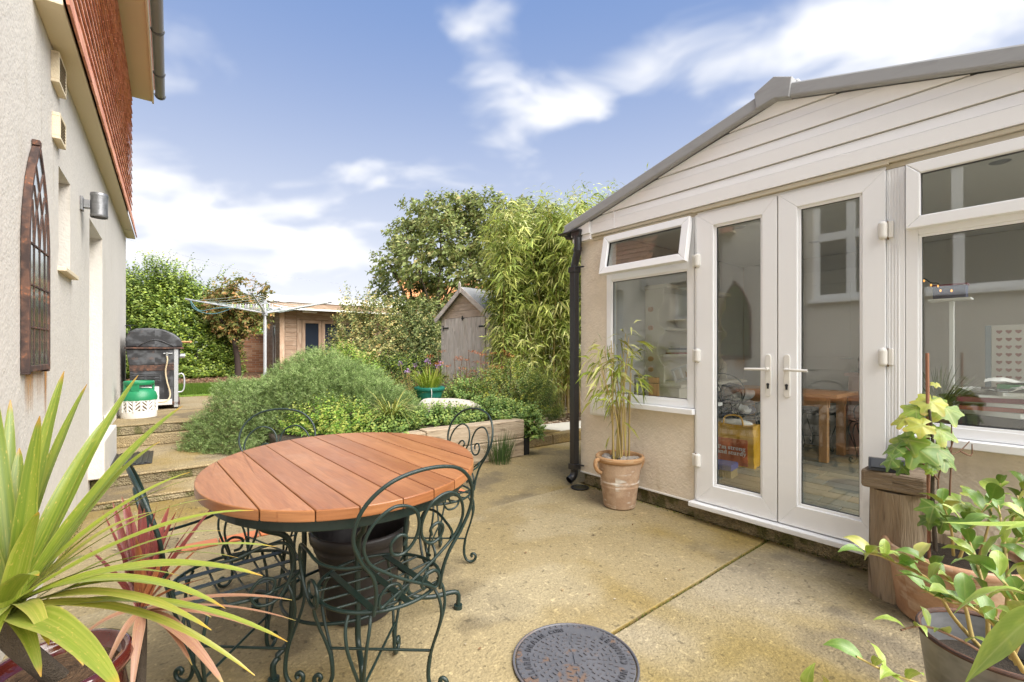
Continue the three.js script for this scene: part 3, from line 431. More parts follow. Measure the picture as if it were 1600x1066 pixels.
// ================================================================== FOLIAGE
const leafMat = (o = {}) => new THREE.MeshPhysicalMaterial({ vertexColors: true, roughness: o.r ?? 0.62, side: THREE.DoubleSide, transmission: o.t ?? 0.28, thickness: 0, specularIntensity: o.s ?? 0.5 });
const LM = { soft: leafMat({ t: 0.4 }), gloss: leafMat({ r: 0.42, t: 0.32 }), matte: leafMat({ r: 0.85, t: 0.3 }) };
class Leaves {
  constructor(seed) { this.p = []; this.c = []; this.i = []; this.R = rng(seed); this.n = 0; }
  // a pointed leaf folded along its midrib: base, along d, spread in the plane of d and side
  leaf(b, d, up, len, wid, col, droop = 0.15) {
    const sx = d.y * up.z - d.z * up.y, sy = d.z * up.x - d.x * up.z, sz = d.x * up.y - d.y * up.x, sl = wid / (2 * Math.hypot(sx, sy, sz) || 1), k = this.p.length / 3, f = 0.16 * wid, P = this.p;
    const m = 0.42 * len, mx = b.x + d.x * m, my = b.y + d.y * m, mz = b.z + d.z * m, t = len;
    P.push(b.x, b.y, b.z, mx - sx * sl + up.x * f, my - sy * sl + up.y * f, mz - sz * sl + up.z * f, mx, my, mz, mx + sx * sl + up.x * f, my + sy * sl + up.y * f, mz + sz * sl + up.z * f, b.x + d.x * t, b.y + d.y * t - droop * len, b.z + d.z * t);
    this.i.push(k, k + 2, k + 1, k + 1, k + 2, k + 4, k, k + 3, k + 2, k + 2, k + 3, k + 4);
    for (let q = 0; q < 5; q++) this.c.push(col[0], col[1], col[2]); this.n++;
  }
  needle(b, d, side, len, wid, col) { const k = this.p.length / 3, h = wid / 2; this.p.push(b.x - side.x * h, b.y - side.y * h, b.z - side.z * h, b.x + side.x * h, b.y + side.y * h, b.z + side.z * h, b.x + d.x * len, b.y + d.y * len, b.z + d.z * len); this.i.push(k, k + 1, k + 2); for (let q = 0; q < 3; q++) this.c.push(...col); this.n++; }
  // a blade of several segments that arches over
  blade(b, d, len, wid, col, bend = 0.6, seg = 5, tip) {
    const k = this.p.length / 3, hz = Math.hypot(d.x, d.z) || 1, sx = -d.z / hz, sz = d.x / hz; let x = b.x, y = b.y, z = b.z, dx = d.x, dy = d.y, dz = d.z;
    for (let q = 0; q <= seg; q++) { const t = q / seg, w = wid / 2 * (q === seg ? 0.05 : Math.min(1, 0.55 + t * 1.6) * (1 - t * t * 0.75)), c = tip ? mix3(col, tip, sst(0.6, 1, t)) : col; this.p.push(x - sx * w, y, z - sz * w, x + sx * w, y, z + sz * w); this.c.push(...c, ...c); if (q < seg) { const j = k + q * 2; this.i.push(j, j + 1, j + 3, j, j + 3, j + 2); } const s = len / seg; x += dx * s; y += dy * s; z += dz * s; dy -= bend / seg * 1.5; const l = Math.hypot(dx, dy, dz); dx /= l; dy /= l; dz /= l; }
    this.n++;
  }
  col(pal) { const R = this.R, a = pal[Math.floor(R() * pal.length)], k = 0.78 + R() * 0.44; return [a[0] * k, a[1] * k, a[2] * k]; }
  dir(up = 0) { const R = this.R; for (;;) { const x = R() * 2 - 1, y = R() * 2 - 1 + up, z = R() * 2 - 1, l = Math.hypot(x, y, z); if (l > 0.2 && l < 1.6) return V(x / l, y / l, z / l); } }
  // a shoot with leaves set round it
  sprig(b, d, o) {
    const R = this.R, n = o.n, e = V(d.x, d.y, d.z), q = V(0, 0, 0), u = V(0, 0, 0), side = V(0, 0, 0); const tone = 0.85 + R() * 0.3, young = R() < (o.young || 0) ? o.newPal : null;
    for (let k = 0; k < n; k++) {
      const t = (k + R() * 0.6) / n, a = k * 2.4 + R() * 0.5; e.y -= (o.sag || 0) / n; e.normalize();
      side.set(Math.cos(a), Math.sin(a * 1.7) * 0.6, Math.sin(a)).addScaledVector(e, -e.dot(side)).normalize();
      q.copy(b).addScaledVector(e, t * o.len); u.copy(e).multiplyScalar(o.fwd ?? 0.6).addScaledVector(side, 1).normalize(); if (o.hang) { u.y -= o.hang; u.normalize(); }
      const c = this.col(young && t > 0.45 ? young : o.pal), l = o.leaf * (0.7 + R() * 0.6) * (1 - 0.25 * t); c[0] *= tone; c[1] *= tone; c[2] *= tone;
      if (o.needle) this.needle(q, u, e, l, o.wid, c); else { const w = V(e.x, e.y, e.z).addScaledVector(u, -e.dot(u)); if (w.lengthSq() < 0.01) w.set(0, 1, 0); w.normalize(); if (o.flat) w.lerp(V(0, 1, 0), o.flat).normalize(); this.leaf(q, u, w, l, o.wid * l / o.leaf, c, o.droop ?? 0.15); }
    }
    if (o.stem) { const s2 = V(-e.z, 0, e.x).normalize().multiplyScalar(o.stem), k = this.p.length / 3, c = o.stemCol || [0.12, 0.08, 0.04]; this.p.push(b.x - s2.x, b.y, b.z - s2.z, b.x + s2.x, b.y, b.z + s2.z, q.x, q.y, q.z); this.i.push(k, k + 1, k + 2); for (let z = 0; z < 3; z++) this.c.push(...c); }
  }
  geo() { const g = new THREE.BufferGeometry(); g.setAttribute('position', new THREE.Float32BufferAttribute(this.p, 3)); g.setAttribute('color', new THREE.Float32BufferAttribute(this.c, 3)); g.setIndex(this.i); g.computeVertexNormals(); return g; }
}
// palettes: real leaf colours (linear)
const PAL = {
  hedge: [[0.217, 0.301, 0.044], [0.153, 0.241, 0.040], [0.356, 0.433, 0.059], [0.114, 0.180, 0.035]], hedgeNew: [[0.30, 0.38, 0.07], [0.26, 0.34, 0.07]],
  rosemary: [[0.235, 0.34, 0.10], [0.29, 0.41, 0.13], [0.165, 0.25, 0.075], [0.40, 0.49, 0.20], [0.20, 0.29, 0.10]],
  lime: [[0.286, 0.459, 0.059], [0.201, 0.356, 0.050], [0.387, 0.459, 0.079], [0.152, 0.285, 0.050]], limeNew: [[0.409, 0.459, 0.099], [0.409, 0.459, 0.099]],
  cover: [[0.195, 0.320, 0.069], [0.260, 0.384, 0.088], [0.130, 0.230, 0.056], [0.338, 0.435, 0.112]],
  tree: [[0.25, 0.31, 0.09], [0.31, 0.37, 0.115], [0.20, 0.25, 0.07], [0.35, 0.36, 0.13]], treeNew: [[0.46, 0.38, 0.16], [0.42, 0.43, 0.15]],
  autumn: [[0.27, 0.25, 0.065], [0.19, 0.22, 0.055], [0.36, 0.22, 0.075], [0.15, 0.18, 0.045]], autumnNew: [[0.48, 0.25, 0.09], [0.44, 0.34, 0.12]],
  viburnum: [[0.191, 0.229, 0.070], [0.281, 0.312, 0.099], [0.129, 0.169, 0.050], [0.485, 0.433, 0.158]], viburnumNew: [[0.620, 0.602, 0.256], [0.620, 0.457, 0.177]],
  bamboo: [[0.42, 0.48, 0.10], [0.34, 0.42, 0.08], [0.52, 0.54, 0.15], [0.24, 0.32, 0.06]], bambooDry: [[0.620, 0.620, 0.276], [0.620, 0.620, 0.236]],
  dark: [[0.088, 0.132, 0.035], [0.129, 0.180, 0.040], [0.064, 0.096, 0.027]],
  rusty: [[0.408, 0.132, 0.050], [0.560, 0.205, 0.070], [0.305, 0.120, 0.040]],
};
const part2 = (n, L, m, p, x) => part(n, L.geo(), m, p, { kind: 'stuff', ...x });
// points on a lumpy mound: the upper part of an ellipsoid pushed in and out by noise
function mound(R, rx, ry, rz, lump, seed, lo = -0.15) {
  for (;;) { const a = R() * 6.2832, y = lo + (1 - lo) * R(), r = Math.sqrt(Math.max(0, 1 - y * y)), x = Math.cos(a) * r, z = Math.sin(a) * r, k = 1 + lump * 2 * (fbm(x * 2.3 + 20 + y, z * 2.3 + 20 - y, 3, 64, seed) - 0.5); const n = V(x / rx, Math.max(y, -0.05) / ry, z / rz).normalize(); return [V(x * rx * k, Math.max(0.01, y * ry * k), z * rz * k), n, k]; }
}
function bush(name, label, cat, pos, r, o) {
  const L = new Leaves(o.seed), R = L.R, t = thing(name, label, cat, pos, 0, o.group);
  for (let q = 0; q < o.count; q++) {
    const [p, n] = mound(R, r[0], r[1], r[2], o.lump ?? 0.22, o.seed), dep = Math.pow(R(), 1.6) * (o.depth ?? 0.3); p.x *= 1 - dep; p.z *= 1 - dep; p.y *= 1 - dep;
    const d = V(n.x, n.y + (o.up ?? 0.5), n.z).add(L.dir().multiplyScalar(o.wild ?? 0.45)).normalize(); p.addScaledVector(d, -o.len * 0.6); if (p.y < 0.005) p.y = 0.005;
    L.sprig(p, d, o);
  }
  part2('foliage', L, o.mat || LM.soft, t);
  const st = []; for (let q = 0; q < (o.stems ?? 5); q++) { const a = R() * 6.28, b = V(Math.cos(a) * r[0] * 0.55, r[1] * (0.5 + 0.3 * R()), Math.sin(a) * r[2] * 0.55); st.push(taper([[b.x * 0.1, 0, b.z * 0.1], [b.x * 0.4, b.y * 0.5, b.z * 0.4], [b.x, b.y, b.z]], o.stemR ?? 0.012, 0.004, 5)); }
  part('stem', st, o.bark || M.bark, t); return t;
}
// a tree: trunk, limbs that fork, leafy shoots at the ends
function tree(name, label, pos, o) {
  const t = thing(name, label, o.cat || 'tree', pos, 0, o.group), L = new Leaves(o.seed), R = L.R, wood = [], tips = [];
  const grow = (a, d, len, r, lev) => {
    const pts = [a.clone()], q = a.clone(), e = d.clone(); for (let k = 0; k < 3; k++) { e.add(L.dir(0.15).multiplyScalar(0.16)).normalize(); q.addScaledVector(e, len / 3); pts.push(q.clone()); if (lev >= o.levels - 1) tips.push([q.clone(), e.clone(), lev]); }
    wood.push(taper(pts, r, r * 0.6, lev < 2 ? 7 : 4, 5)); if (lev >= o.levels) return;
    const n = lev === 0 ? o.fork0 || 5 : 3 + (R() < 0.5 ? 1 : 0);
    for (let k = 0; k < n; k++) { const c = pts[lev === 0 ? 2 + (k % 2) : 1 + (k % 3)], s = V(Math.cos(k * 2.4 + R()), o.rise ?? 0.5, Math.sin(k * 2.4 + R())).normalize(), f = e.clone().multiplyScalar(lev === 0 ? 0.7 : 0.8).addScaledVector(s, o.spread ?? 0.8).normalize(); grow(c, f, len * (o.ratio || 0.68) * (0.8 + R() * 0.4), r * 0.5, lev + 1); }
  };
  for (const s of o.trunks || [[0, 0, 0, 0]]) grow(V(s[0], 0, s[1]), V(s[2], 1, s[3]).normalize(), o.trunk, o.r, 0);
  part('trunk', wood, o.bark || M.bark, t);
  const B = o.box; // the crown is kept to its outline in the garden
  const m = Math.max(1, Math.round(o.sprigs / tips.length));
  for (const [p, e] of tips) for (let k = 0; k < m; k++) { const q = p.clone().add(L.dir().multiplyScalar((o.puff || 0.25) * R())); if (B && (q.y < B[0] || q.y > B[1])) continue; L.sprig(q, L.dir(0.35), o); }
  part2('crown', L, o.mat || LM.soft, t); return t;
}

// ---------------------------------------------------------------- far screen of trees and shrubs round the garden
{
  const base = { n: 9, len: 0.5, leaf: 0.17, wid: 0.10, pal: PAL.autumn, young: 0.2, newPal: PAL.autumnNew, depth: 0.5, lump: 0.35, stems: 4, stemR: 0.04, count: 620, wild: 0.7, up: 0.6 };
  const far = [
    [at(452, 470, 24), [1.5, 2.3, 1.3], PAL.tree, PAL.treeNew, 'olive green tree top behind the left end of the summerhouse roof'],
    [at(505, 470, 25), [1.7, 2.5, 1.3], PAL.autumn, PAL.autumnNew, 'brown and orange tree top above the middle of the summerhouse roof'],
    [at(556, 470, 24), [1.5, 2.2, 1.3], PAL.autumn, PAL.autumnNew, 'brownish tree top above the right end of the summerhouse roof'],
    [at(395, 490, 20), [1.8, 2.9, 1.4], PAL.hedge, PAL.hedgeNew, 'dark green tree behind the brick wall'],
    [at(640, 520, 19), [2.4, 2.7, 1.5], PAL.viburnum, PAL.viburnumNew, 'grey green tree filling the gap behind the small shed'],
    [at(760, 520, 18), [2.8, 2.7, 1.5], PAL.dark, PAL.tree, 'dark tree behind the small shed and the bamboo'],
  ];
  far.forEach(([p, r, pal, np, lab], k) => { p.y = 0.4; const o = bush('far_tree', lab, 'tree', p, [r[0], r[1], r[2]], { ...base, seed: 500 + k, pal, newPal: np }); });
}
// ---------------------------------------------------------------- hedge at the end of the lawn
{
  const o = { n: 13, len: 0.42, leaf: 0.105, wid: 0.055, pal: PAL.hedge, young: 0.34, newPal: PAL.hedgeNew, depth: 0.28, lump: 0.30, up: 0.9, wild: 0.5, count: 4600, mat: LM.gloss, stems: 6, stemR: 0.03, flat: 0.2 };
  const p = at(262, 590, 12.6); p.y = 0.42; bush('evergreen_hedge', 'big bushy evergreen hedge with pale new leaves behind the barbecue', 'hedge', p, [1.95, 3.05, 1.3], { ...o, seed: 601 });
  const p2 = at(205, 590, 12.8); p2.y = 0.42; bush('evergreen_hedge', 'evergreen shrub growing out from behind the far house corner', 'hedge', p2, [1.3, 3.05, 1.3], { ...o, seed: 602, count: 2800 });
  const L = new Leaves(603); // leggy shoots that stand above the hedge
  const t = scene.getObjectByName('evergreen_hedge'); for (let k = 0; k < 34; k++) { const a = L.R() * 6.28, r = L.R() * 1.4, y = 2.55 + 0.5 * L.R() * (1 - r / 2.4); L.sprig(V(Math.cos(a) * r * 1.2, y, Math.sin(a) * r * 0.7), L.dir(1.6), { n: 14, len: 0.62, leaf: 0.075, wid: 0.035, pal: PAL.hedge, fwd: 1.1, stem: 0.006 }); }
  part2('shoots', L, LM.gloss, t);
}
// small dark-stemmed tree in front of the brick wall
tree('small_tree', 'small tree with a dark stem and orange tinged leaves beside the hedge', (() => { const p = at(372, 585, 12.2); p.y = 0.42; return p; })(), { seed: 611, trunk: 1.5, r: 0.085, levels: 2, fork0: 7, spread: 0.9, rise: 0.35, ratio: 0.55, sprigs: 900, puff: 0.32, n: 8, len: 0.22, leaf: 0.10, wid: 0.06, pal: PAL.autumn, young: 0.4, newPal: PAL.autumnNew, bark: M.darkBark, flat: 0.3 });
// broad-leaved tree behind the small shed: limbs reach out from a low fork to the clumps of its crown
{
  const p = at(705, 590, 11.2); p.y = 0.42; const t = thing('broadleaf_tree', 'tall broad tree with browning green leaves behind the small shed', 'tree', p), L = new Leaves(627), R = L.R, wood = [];
  const CL = [[612, 415, 0.42], [632, 372, 0.46], [655, 338, 0.42], [690, 335, 0.45], [725, 330, 0.45], [762, 335, 0.48], [795, 350, 0.5], [600, 455, 0.34], [650, 410, 0.55], [690, 385, 0.6], [735, 380, 0.6], [775, 395, 0.6], [810, 400, 0.5], [660, 460, 0.55], [705, 440, 0.55], [750, 440, 0.5], [625, 490, 0.42], [680, 500, 0.45], [845, 350, 0.5], [875, 370, 0.5], [740, 480, 0.5], [790, 460, 0.5], [820, 345, 0.45], [905, 385, 0.45]];
  const forks = [0, 1, 2, 3, 4].map(k => V((k - 2) * 0.35, 0.75 + 0.2 * R(), (R() - 0.5) * 0.4)); forks.forEach((f, k) => wood.push(taper([[(k - 2) * 0.08, 0, 0], [f.x * 0.5, f.y * 0.55, f.z * 0.4], f], 0.08, 0.06, 7)));
  for (const [x, y, r] of CL) {
    const c = at(x, y, 11.2 + (R() - 0.5) * 1.2).sub(p), f = forks.reduce((a, b) => a.distanceTo(c) < b.distanceTo(c) ? a : b); const m = f.clone().lerp(c, 0.5).add(V((R() - 0.5) * 0.25, 0.12, (R() - 0.5) * 0.25)); wood.push(taper([f, m, c], 0.045, 0.014, 6));
    for (let q = 0; q < 5; q++) { const d = L.dir(0.3), e = c.clone().addScaledVector(d, r * 0.95); wood.push(taper([m.clone().lerp(c, 0.3 + 0.7 * R()), c.clone().addScaledVector(d, r * 0.4), e], 0.014, 0.004, 4)); }
    const n = Math.round((105 + 100 * R()) * r * r / 0.25); for (let q = 0; q < n; q++) { const d = L.dir(0.1), k = r * Math.pow(R(), 0.45) * (0.75 + 0.7 * fbm(d.x * 2 + 9 + x, d.y * 2 + 9, 2, 64, 630)), b = c.clone().addScaledVector(d, k * 0.9); L.sprig(b, d.add(L.dir(0.2).multiplyScalar(0.6)).normalize(), { n: 6, len: 0.2, leaf: 0.12, wid: 0.075, pal: PAL.tree, young: 0.12, newPal: PAL.treeNew, flat: 0.3, fwd: 0.7, stem: 0.003 }); }
  }
  part('trunk', wood, M.bark, t); part2('crown', L, LM.soft, t);
}
// shrubs between the summerhouse and the shed
{
  const o = { n: 9, len: 0.28, leaf: 0.065, wid: 0.035, pal: PAL.viburnum, young: 0.35, newPal: PAL.viburnumNew, depth: 0.45, lump: 0.3, wild: 0.7, stems: 6, stemR: 0.04, count: 1900 };
  let p = at(575, 595, 9.6); p.y = 0.42; bush('grey_shrub', 'rounded grey green shrub with faded pinkish flower heads on a short trunk', 'shrub', p, [0.98, 1.98, 0.8], { ...o, seed: 631 });
  p = at(650, 595, 9.9); p.y = 0.42; bush('dense_shrub', 'dense darker shrub close against the left side of the small shed', 'shrub', p, [0.72, 1.9, 0.7], { ...o, seed: 632, pal: [...PAL.dark, ...PAL.viburnum], newPal: PAL.tree });
  p = at(868, 590, 9.3); p.y = 0.3; bush('dense_shrub', 'dense dark shrub showing between the bamboo canes beside the garden room', 'shrub', p, [0.9, 1.9, 0.6], { ...o, seed: 634, pal: [...PAL.dark, ...PAL.viburnum], newPal: PAL.tree, count: 900 });
  p = at(622, 600, 8.6); p.y = 0.42; bush('low_dark_shrub', 'low dark leafy shrub in the shade below the grey shrub', 'shrub', p, [0.8, 0.72, 0.5], { ...o, seed: 633, pal: [...PAL.dark, ...PAL.hedge], newPal: PAL.hedge, count: 800 });
}
// ---------------------------------------------------------------- bamboo screen
{
  const p = at(846, 600, 7.4); p.y = 0.25; const t = thing('bamboo_clump', 'tall yellow green bamboo clump between the small shed and the garden room', 'bamboo', p), L = new Leaves(641), R = L.R, culms = [];
  for (let k = 0; k < 118; k++) {
    const x = -0.70 + 2.25 * R(), z = -0.55 + 1.0 * R(), h = 2.15 + 1.0 * R() + 0.12 * x + (k % 11 === 0 ? 0.3 : 0), lx = (R() - 0.55) * (x < -0.2 ? 0.45 : 0.9), lz = (R() - 0.3) * 0.75;
    const P = [[x, 0, z], [x + lx * 0.2, h * 0.5, z + lz * 0.2], [x + lx * 0.6, h * 0.85, z + lz * 0.6], [x + lx * 1.3, h, z + lz * 1.3]]; culms.push(taper(P, 0.011, 0.003, 5, 9));
    const c = new THREE.CatmullRomCurve3(P.map(vv));
    for (let q = 0; q < 68; q++) { const u = 0.10 + 0.90 * Math.pow(R(), 0.88), b = c.getPoint(u), d = L.dir(0.35); d.z = Math.abs(d.z) * 0.8 + d.z * 0.2; d.normalize(); const dry = R() < 0.09 || (u < 0.35 && R() < 0.3); b.addScaledVector(d, 0.12 * R()); L.sprig(b, d, { n: 6, len: 0.20, leaf: 0.165, wid: 0.026, pal: dry ? PAL.bambooDry : PAL.bamboo, fwd: 0.9, hang: 0.5, droop: 0.28 }); }
  }
  part('culms', culms, M.cane, t, { kind: 'stuff' }); part2('foliage', L, LM.soft, t);
}
// ---------------------------------------------------------------- rosemary and the planting in the raised bed
{
  const p = V(-2.2, 0.10, -5.25), o = { n: 24, len: 0.115, leaf: 0.030, wid: 0.0055, needle: true, fwd: 0.75, pal: PAL.rosemary, sag: 0.25, depth: 0.16, lump: 0.26, wild: 0.95, up: 0.2, stems: 10, stem: 0.0025, stemCol: [0.14, 0.15, 0.07] };
  bush('rosemary_bush', 'large rounded rosemary bush spilling over the steps behind the table', 'shrub', p, [1.2, 1.04, 0.95], { ...o, count: 13500, seed: 651, mat: LM.matte });
  const p2 = at(545, 660, 5.3); p2.y = 0.36; bush('rosemary_bush', 'smaller blue grey rosemary shrub just right of the large rounded one', 'shrub', p2, [0.60, 0.72, 0.55], { ...o, count: 3600, seed: 652, mat: LM.matte });
  const lime = { n: 9, len: 0.16, leaf: 0.034, wid: 0.018, pal: PAL.lime, young: 0.4, newPal: PAL.limeNew, depth: 0.35, lump: 0.3, wild: 0.6, stems: 6, stemR: 0.006 };
  const B = (name, lab, x, y, d, base, r, extra) => { const q = at(x, y, d); q.y = base; return bush(name, lab, 'shrub', q, r, { ...lime, ...extra }); };
  B('lime_shrub', 'bright lime green shrub above the rosemary in front of the summerhouse', 545, 600, 6.4, 0.4, [0.62, 0.92, 0.5], { seed: 661, count: 1200 });
  B('trailing_shrub', 'lime green trailing shrub over the rosemary just behind the table', 520, 660, 4.55, 0.40, [0.46, 0.34, 0.26], { seed: 662, count: 620 });
  const cover = { pal: PAL.cover, newPal: [[0.34, 0.42, 0.09]], young: 0.2, leaf: 0.038, wid: 0.03, n: 8, len: 0.12, flat: 0.5 };
  B('ground_cover', 'low leafy ground cover directly behind the middle of the table', 585, 665, 4.7, 0.385, [0.48, 0.20, 0.30], { ...cover, seed: 663, count: 520 });
  B('ground_cover', 'low leafy ground cover behind the right-hand chair back', 690, 660, 5.25, 0.385, [0.46, 0.22, 0.28], { ...cover, seed: 664, count: 480 });
  B('ground_cover', 'low leafy ground cover between the pale stone and the timber edge corner', 775, 655, 5.6, 0.385, [0.50, 0.24, 0.30], { ...cover, seed: 665, count: 520 });
  B('ground_cover', 'low green leaves around the foot of the teal planter', 622, 640, 5.9, 0.385, [0.5, 0.30, 0.30], { ...cover, seed: 666, count: 480 });
  B('ground_cover', 'bright green leaves to the right of the teal planter', 725, 625, 6.2, 0.385, [0.46, 0.42, 0.34], { ...cover, seed: 667, count: 560 });
  B('corner_creeper', 'leafy creeper hanging over the right corner of the timber edge', 832, 690, 5.35, 0.20, [0.12, 0.34, 0.12], { ...cover, seed: 668, count: 170, up: 0.1 });
  B('yellow_shrub', 'shrub with yellow green heads in front of the bamboo', 795, 620, 6.1, 0.385, [0.56, 0.72, 0.42], { seed: 669, count: 1000, pal: [...PAL.cover, ...PAL.viburnum], newPal: [[0.42, 0.42, 0.05], [0.36, 0.40, 0.07]], young: 0.45 });
  B('feathery_shrub', 'feathery dark green plant beside the timber wall at the bed corner', 838, 640, 6.0, 0.3, [0.36, 0.66, 0.34], { seed: 670, needle: true, n: 18, leaf: 0.05, wid: 0.004, len: 0.2, pal: [[0.07, 0.13, 0.04], [0.10, 0.17, 0.05]], count: 900, wild: 0.6, up: 0.9 });
  B('mixed_border', 'brown and green border plants at the foot of the small shed', 735, 610, 6.9, 0.4, [0.72, 0.50, 0.4], { seed: 671, count: 900, pal: [...PAL.viburnum, ...PAL.cover, ...PAL.autumn], newPal: PAL.rusty, young: 0.3 });
  B('mixed_border', 'green border plants left of the purple flowers', 600, 605, 7.3, 0.4, [0.9, 0.44, 0.5], { seed: 672, count: 800, pal: [...PAL.viburnum, ...PAL.cover, ...PAL.autumn], newPal: PAL.autumnNew, young: 0.25 });
  // rusty flat flower heads on stalks
  const sd = thing('rusty_sedum', 'tall plant with rusty brown flat flower heads in front of the shed doors', 'plant', (() => { const q = at(735, 610, 6.6); q.y = 0.4; return q; })()), L = new Leaves(680), st = [];
  for (let k = 0; k < 26; k++) { const x = (L.R() - 0.5) * 1.2, z = (L.R() - 0.5) * 0.4, h = 0.48 + 0.32 * L.R(); st.push(rod([x, 0, z], [x + (L.R() - 0.5) * 0.14, h, z], 0.004, 5)); for (let q = 0; q < 34; q++) L.leaf(V(x + (L.R() - 0.5) * 0.11, h - 0.01 + 0.03 * L.R(), z + (L.R() - 0.5) * 0.11), L.dir(0.6), V(0, 1, 0), 0.022, 0.014, L.col(PAL.rusty)); for (let q = 0; q < 14; q++) L.leaf(V(x, h * L.R() * 0.85, z), L.dir(0.4), V(0, 1, 0), 0.07, 0.02, L.col(PAL.cover)); }
  part('stem', st, M.twig, sd); part2('flower_heads', L, LM.matte, sd);
}
// clumps of strap leaves
function clump(name, label, cat, pos, o, group) {
  const t = thing(name, label, cat, pos, 0, group), L = new Leaves(o.seed), R = L.R;
  for (let k = 0; k < o.count; k++) { const a = R() * 6.283, r = Math.sqrt(R()) * o.rad, s = o.lean * (0.3 + R()), d = V(Math.cos(a) * s, 1, Math.sin(a) * s).normalize(); L.blade(V(Math.cos(a) * r, 0, Math.sin(a) * r), d, o.len * (0.6 + 0.5 * R()), o.wid, L.col(o.pal), o.bend * (0.5 + R()), o.seg || 5, R() < (o.tip || 0) ? [0.35, 0.26, 0.10] : null); }
  part2('blades', L, o.mat || LM.soft, t); return t;
}
clump('strap_leaf_plant', 'yellowish strap leaved plant arching over the bed behind the table', 'plant', (() => { const p = at(612, 660, 4.75); p.y = 0.50; return p; })(), { seed: 701, count: 110, rad: 0.07, lean: 0.9, len: 0.44, wid: 0.016, bend: 1.4, seg: 6, pal: [[0.30, 0.34, 0.07], [0.36, 0.36, 0.09], [0.22, 0.27, 0.05]], tip: 0.3 });
clump('chive_tuft', 'tuft of thin green chives at the foot of the timber edge', 'plant', (() => { const p = at(781, 722, 4.93); p.y = 0.002; return p; })(), { seed: 702, count: 260, rad: 0.13, lean: 0.30, len: 0.34, wid: 0.0055, bend: 0.5, seg: 4, pal: [[0.09, 0.16, 0.045], [0.13, 0.21, 0.06], [0.07, 0.12, 0.04]] });

// ---------------------------------------------------------------- loose things of the ground
{ // grass blades on the lawn, dead leaves under the hedge
  const L = new Leaves(711); for (let k = 0; k < 26000; k++) { const u = 9.38 + 2.9 * Math.pow(L.R(), 1.2), w = -1.2 + 4.6 * L.R(), b = Hs(u, 0.43, w); L.needle(b, V((L.R() - 0.5) * 0.9, 1, (L.R() - 0.5) * 0.9).normalize(), V(1, 0, 0), 0.05 + 0.03 * L.R(), 0.008, L.col([[0.15, 0.25, 0.03], [0.20, 0.29, 0.04], [0.11, 0.19, 0.025]])); }
  const g = part('grass', L.geo(), LM.soft, scene, { kind: 'stuff', label: 'mown lawn grass beyond the path', category: 'grass' });
  const D = new Leaves(712); for (let k = 0; k < 3200; k++) { const b = Hs(12.3 + 2.6 * D.R(), 0.475 + 0.02 * D.R(), -0.6 + 4.6 * D.R()); D.leaf(b, V(D.R() - 0.5, (D.R() - 0.4) * 0.4, D.R() - 0.5).normalize(), V(0, 1, 0), 0.075, 0.045, D.col([[0.26, 0.14, 0.07], [0.34, 0.21, 0.11], [0.18, 0.09, 0.05]])); }
  part('fallen_leaves', D.geo(), LM.matte, scene, { kind: 'stuff', label: 'dry brown leaves scattered under the hedge', category: 'leaves' });
  const W = new Leaves(714); for (let k = 0; k < 900; k++) { const a = k % 3, b = a === 0 ? C(1.587 + 0.006 * (W.R() - 0.5), -0.012, 1.5 * Math.pow(W.R(), 1.5)) : a === 1 ? C(0.05 + 2.9 * W.R(), 0.002, 0.012 + 0.02 * W.R() * W.R()) : Hs(3.0 + 1.2 * W.R(), 0.0, 0.01 + 0.03 * W.R()); W.needle(b, V((W.R() - 0.5), 0.9, (W.R() - 0.5)).normalize(), V(1, 0, 0), 0.008 + 0.022 * W.R() * W.R(), 0.005, W.col([[0.16, 0.20, 0.03], [0.22, 0.22, 0.05], [0.10, 0.12, 0.03]])); }
  part('moss', W.geo(), LM.matte, scene, { kind: 'stuff', label: 'moss and tiny weeds in the concrete joint and along the walls', category: 'moss' });
  const E = new Leaves(713); for (let k = 0; k < 520; k++) { const q = E.R(); const b = q < 0.45 ? Hs(2.9 + 1.35 * E.R(), 0.006, 0.1 + 1.5 * E.R()) : q < 0.75 ? C(-2.6 + 2.5 * E.R(), 0.135, 0.6 - 1.7 * E.R()) : C(-2.2 + 4.4 * Math.pow(E.R(), 2), 0.004, 0.25 + 1.9 * E.R()); if (q >= 0.45 && q < 0.75 && b.z > -5.9) continue; E.leaf(b, V(E.R() - 0.5, 0.1, E.R() - 0.5).normalize(), V(0, 1, 0), 0.012 + 0.028 * E.R() * E.R(), 0.012, E.col([[0.22, 0.12, 0.06], [0.40, 0.28, 0.15], [0.10, 0.07, 0.04], [0.5, 0.42, 0.3]])); }
  part('leaf_debris', E.geo(), LM.matte, scene, { kind: 'stuff', label: 'bits of dead leaf scattered over the paving', category: 'leaves' });
}

